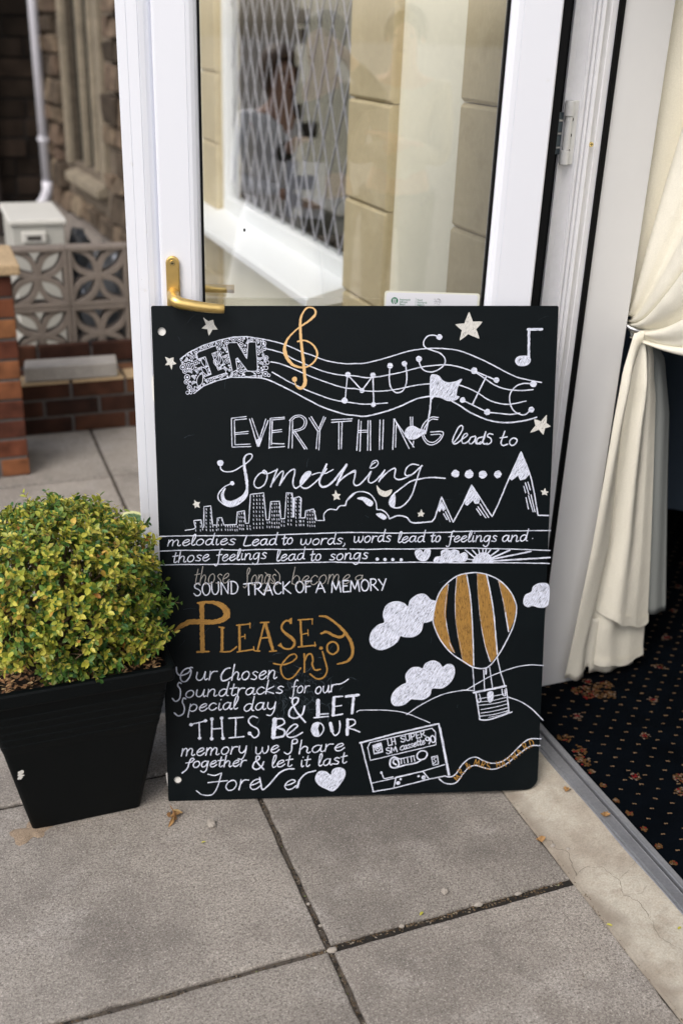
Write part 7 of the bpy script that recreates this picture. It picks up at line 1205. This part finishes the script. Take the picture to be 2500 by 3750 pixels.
# litter packed in the joints and grit scattered over the slabs
b = MB(); rr = random.Random(15)
def bit(x, y, z, r_):
    a = rr.uniform(0, 6.28); e = rr.uniform(.4, 1)
    v = [(x + r_ * math.cos(a + 1.5708 * k + rr.uniform(-.3, .3)) * (1 if k % 2 else e), y + r_ * math.sin(a + 1.5708 * k + rr.uniform(-.3, .3)) * (1 if k % 2 else e), z + rr.uniform(0, r_ * .6)) for k in range(4)] + [(x, y, z + r_ * .7)]
    b.add(v, [(0, 1, 4), (1, 2, 4), (2, 3, 4), (3, 0, 4)])
for _ in range(520):
    t_ = rr.random(); bit(0.50 + t_ * 0.57, 1.3545 + rr.gauss(0, .0042) if t_ > .1 else 1.347 + rr.gauss(0, .003), -0.0075, rr.uniform(.0008, .0034))
for _ in range(500): bit(0.548 + rr.gauss(0, .003), rr.uniform(0.9, 2.0), -0.008, rr.uniform(.0006, .0026))
for _ in range(260): bit(rr.uniform(-.4, .55), 1.347 + rr.gauss(0, .003), -0.008, rr.uniform(.0006, .0026))
for _ in range(160): bit(1.083 + rr.gauss(0.004, .006), rr.uniform(.95, 1.6), 0.0005, rr.uniform(.0006, .0024))
for _ in range(150): bit(rr.uniform(-.1, 1.08), rr.uniform(.95, 1.84), 0.0003, rr.uniform(.0005, .0016))
for _ in range(90): bit(rr.uniform(1.09, 1.21), rr.uniform(.95, 1.6), 0.012, rr.uniform(.0004, .0011)) if False else None
for _ in range(140): bit(-.054 + rr.gauss(0, .004), rr.uniform(1.2, 2.2), -0.007, rr.uniform(.0008, .003))
for _ in range(230):   # grit gathered at the foot of the planter and the board
    q = rr.random()
    if q < .45: bit(rr.uniform(.05, .30), 1.848 - abs(rr.gauss(0, .007)), 0.0004, rr.uniform(.0005, .0018))
    elif q < .6: bit(.292 + abs(rr.gauss(0, .008)), rr.uniform(1.85, 2.05), 0.0004, rr.uniform(.0005, .0018))
    else:
        f_ = rr.random() * .9; bit(.35 + .804 * f_, 1.848 - .247 * f_ - abs(rr.gauss(0, .006)), .0004, rr.uniform(.0005, .0016))
o = b.build('joint_litter', M['litter'], fix=False); o['kind'] = 'stuff'; tag(o, 'grit and leaf scraps caught in the paving joints', 'litter')

# ---------------------------------------------------------------- people standing behind the photographer, mirrored in the door glass
def skin_mesh(name, nodes, edges, material, parent, sub=2):
    """nodes: name -> (pos, rx, ry); one continuous skinned surface"""
    me = D.meshes.new(name); keys = list(nodes); idx = {k: i for i, k in enumerate(keys)}
    off = parent_world(parent)
    me.from_pydata([Vector(nodes[k][0]) - off for k in keys], [(idx[a], idx[c]) for a, c in edges], [])
    o = D.objects.new(name, me); COL.objects.link(o)
    md = o.modifiers.new('skin', 'SKIN'); md.use_smooth_shade = True
    for k in keys:
        me.skin_vertices[0].data[idx[k]].radius = (nodes[k][1], nodes[k][2])
    me.skin_vertices[0].data[0].use_root = True
    s_ = o.modifiers.new('sub', 'SUBSURF'); s_.levels = sub; s_.render_levels = sub
    em = D.meshes.new_from_object(o.evaluated_get(bpy.context.evaluated_depsgraph_get()))
    D.objects.remove(o)
    em.materials.clear(); em.materials.append(material)
    for p in em.polygons: p.use_smooth = True
    em.name = name
    q = D.objects.new(name, em); COL.objects.link(q); q.parent = parent
    return q
def person(label, x, y, face, H, mats, kind, arms):
    """face: heading angle the figure looks along; arms: (elbow, wrist) per side in local (right, forward, up) metres"""
    t_ = thing('person', label, 'person', (x, y, 0), 'people mirrored in the door glass'); f_ = Vector((math.cos(face), math.sin(face), 0)); r_ = Vector((f_.y, -f_.x, 0))
    P_ = lambda a, c, z_: Vector((x, y, 0)) + r_ * a + f_ * c + Vector((0, 0, z_ * H))
    k = H
    N = {'pelvis': (P_(0, 0, .53), .085 * k, .065 * k), 'waist': (P_(0, .0, .61), .075 * k, .058 * k), 'chest': (P_(0, .01, .72), .088 * k, .065 * k), 'upper': (P_(0, .0, .79), .075 * k, .055 * k), 'neck': (P_(0, .015, .845), .032 * k, .034 * k), 'jaw': (P_(0, .035, .885), .036 * k, .042 * k), 'head': (P_(0, .030, .935), .045 * k, .055 * k), 'crown': (P_(0, .02, .975), .035 * k, .04 * k), 'nose': (P_(0, .115, .918), .008 * k, .008 * k)}
    E_ = [('pelvis', 'waist'), ('waist', 'chest'), ('chest', 'upper'), ('upper', 'neck'), ('neck', 'jaw'), ('jaw', 'head'), ('head', 'crown'), ('head', 'nose')]
    for sg, sd_ in ((1, 'r'), (-1, 'l')):
        el, wr = arms[0 if sg > 0 else 1]
        N['sh' + sd_] = (P_(sg * .105 * k, 0, .80), .034 * k, .034 * k); N['el' + sd_] = (P_(*el), .025 * k, .025 * k); N['wr' + sd_] = (P_(*wr), .016 * k, .016 * k)
        E_ += [('upper', 'sh' + sd_), ('sh' + sd_, 'el' + sd_), ('el' + sd_, 'wr' + sd_)]
        w_ = N['wr' + sd_][0]; dr_ = (w_ - N['el' + sd_][0]).normalized(); side = dr_.cross(Vector((0, 0, 1)));
        side = side.normalized() if side.length > .01 else r_.copy()
        N['pm' + sd_] = (w_ + dr_ * .05, .022, .014); E_.append(('wr' + sd_, 'pm' + sd_))
        for q in range(4):
            a_ = (q - 1.5) * .016; N['k%d%s' % (q, sd_)] = (w_ + dr_ * .095 + side * a_, .0085, .0085); N['t%d%s' % (q, sd_)] = (w_ + dr_ * (.15 - abs(q - 1.3) * .010) + side * a_ * 1.2 - Vector((0, 0, .022)), .007, .007)
            E_ += [('pm' + sd_, 'k%d%s' % (q, sd_)), ('k%d%s' % (q, sd_), 't%d%s' % (q, sd_))]
        N['th' + sd_] = (w_ + dr_ * .075 + side * (-.045 * sg), .009, .009); E_.append(('pm' + sd_, 'th' + sd_))
        N['hip' + sd_] = (P_(sg * .052 * k, 0, .49), .058 * k, .058 * k); N['kn' + sd_] = (P_(sg * .058 * k, .01, .285), .036 * k, .036 * k); N['ca' + sd_] = (P_(sg * .058 * k, -.012, .21), .034 * k, .034 * k); N['an' + sd_] = (P_(sg * .060 * k, -.02, .045), .022 * k, .024 * k); N['ft' + sd_] = (P_(sg * .068 * k, .09, .018), .022 * k, .016 * k)
        E_ += [('pelvis', 'hip' + sd_), ('hip' + sd_, 'kn' + sd_), ('kn' + sd_, 'ca' + sd_), ('ca' + sd_, 'an' + sd_), ('an' + sd_, 'ft' + sd_)]
    skin_mesh('body', N, E_, mats['skin'], t_)
    g_ = 0.012; T = {}
    for q in ('pelvis', 'waist', 'chest', 'upper', 'shr', 'shl', 'elr', 'ell'): p, a_, c_ = N[q]; T[q] = (p, a_ + g_, c_ + g_)
    for sd_ in 'rl':
        T['cf' + sd_] = (N['el' + sd_][0].lerp(N['wr' + sd_][0], .85), .024 * k, .024 * k)
    TE = [('pelvis', 'waist'), ('waist', 'chest'), ('chest', 'upper'), ('upper', 'shr'), ('upper', 'shl'), ('shr', 'elr'), ('shl', 'ell'), ('elr', 'cfr'), ('ell', 'cfl')]
    skin_mesh('top', T, TE, mats['top'], t_)
    if kind == 'skirt':
        b = MB(); prof_ = [(.60, .085), (.53, .115), (.45, .135), (.3, .165), (.16, .19)]
        n_ = 40; vs = []
        for zf, rr_ in prof_:
            for q in range(n_): a_ = 6.2832 * q / n_; w_ = rr_ * k * (1 + .05 * math.sin(a_ * 9) * (.6 - zf)); vs.append(Vector((x, y, zf * H)) + r_ * (w_ * math.cos(a_)) + f_ * (w_ * .8 * math.sin(a_)))
        b.add(vs, [(i * n_ + q, i * n_ + (q + 1) % n_, (i + 1) * n_ + (q + 1) % n_, (i + 1) * n_ + q) for i in range(len(prof_) - 1) for q in range(n_)]); b.build('skirt', mats['bottom'], t_, smooth=True)
    else:
        Q = {'pelvis': (N['pelvis'][0], N['pelvis'][1] + .01, N['pelvis'][2] + .01)}; QE = []
        for sd_ in 'rl':
            for q in ('hip', 'kn', 'ca'): p, a_, c_ = N[q + sd_]; Q[q + sd_] = (p, a_ + .012, c_ + .012)
            Q['an' + sd_] = (N['an' + sd_][0] + Vector((0, 0, .02)), .034 * k, .036 * k)
            QE += [('pelvis', 'hip' + sd_), ('hip' + sd_, 'kn' + sd_), ('kn' + sd_, 'ca' + sd_), ('ca' + sd_, 'an' + sd_)]
        skin_mesh('trousers', Q, QE, mats['bottom'], t_)
    b = MB(); hp = P_(0, .012, .952)
    def hairf(u, v):
        th = math.pi * (0.02 + (0.60 if kind != 'skirt' else 0.80) * v); a_ = 6.2832 * u
        fr_ = math.sin(a_); cut = 1.0 if fr_ < .2 else max(.45, 1 - (fr_ - .2) * .75)
        th *= cut
        return hp + r_ * (.057 * k * math.sin(th) * math.cos(a_)) + f_ * (.072 * k * math.sin(th) * math.sin(a_) - .006) + Vector((0, 0, .062 * k * math.cos(th) - (.05 * v ** 3 if kind == 'skirt' and fr_ < .2 else 0)))
    b.grid(33, 14, hairf); b.build('hair', mats['hair'], t_, smooth=True, solid=0.012, fix=False)
    for sg in (1, -1):
        b = MB(); b.ball(P_(sg * .022 * k, .082 * k / 1.0, .935), (.0075, .006, .0055), 8, 6); b.build('eye', M['hair'], t_)
    for sg in (1, -1):
        b = MB(); b.ball(P_(sg * .049 * k, .012, .930), (.012, .012, .020), 8, 6); b.build('ear', mats['skin'], t_, smooth=True)
    b = MB(); b.ball(P_(0, .092 * k, .898), (.016, .006, .005), 8, 6); b.build('mouth', M['red'], t_)
    return t_, N
FA = R(70)
pw, Nw = person('person in white blouse and pale skirt holding a sheet of paper', -0.17, -0.80, FA - .35, 1.50, {'skin': M['skin'], 'top': M['shirt'], 'bottom': M['shirt'], 'hair': M['hair2']}, 'skirt', [((.20, .05, .62), (.06, .27, .60)), ((-.22, .06, .62), (-.05, .28, .60))])
pm, Nm = person('person in dark green suit with short dark hair and one raised arm', 0.03, -0.86, FA + .55, 1.64, {'skin': M['skin2'], 'top': M['suit'], 'bottom': M['suit'], 'hair': M['hair']}, 'trousers', [((.30, .06, .80), (.20, .20, .90)), ((-.20, .08, .62), (-.02, .26, .68))])
ps, Ns = person('person in beige shirt with arms folded, grey trousers', 0.36, -1.05, FA + .25, 1.68, {'skin': M['skin'], 'top': M['shirt2'], 'bottom': M['grey_trousers'], 'hair': M['hair']}, 'trousers', [((.20, .08, .62), (-.02, .24, .68)), ((-.22, .08, .62), (.0, .20, .66))])
b = MB(); hpos = Nw['pml'][0].lerp(Nw['pmr'][0], .5)
b.fbox(lambda a, c, d_: hpos + Vector((a, .04 + d_, c + .03)), -.09, .09, -.11, .13, 0, .001); tag(b.build('paper_sheet', M['paper']), 'white paper sheet held by the person in the white blouse', 'paper')
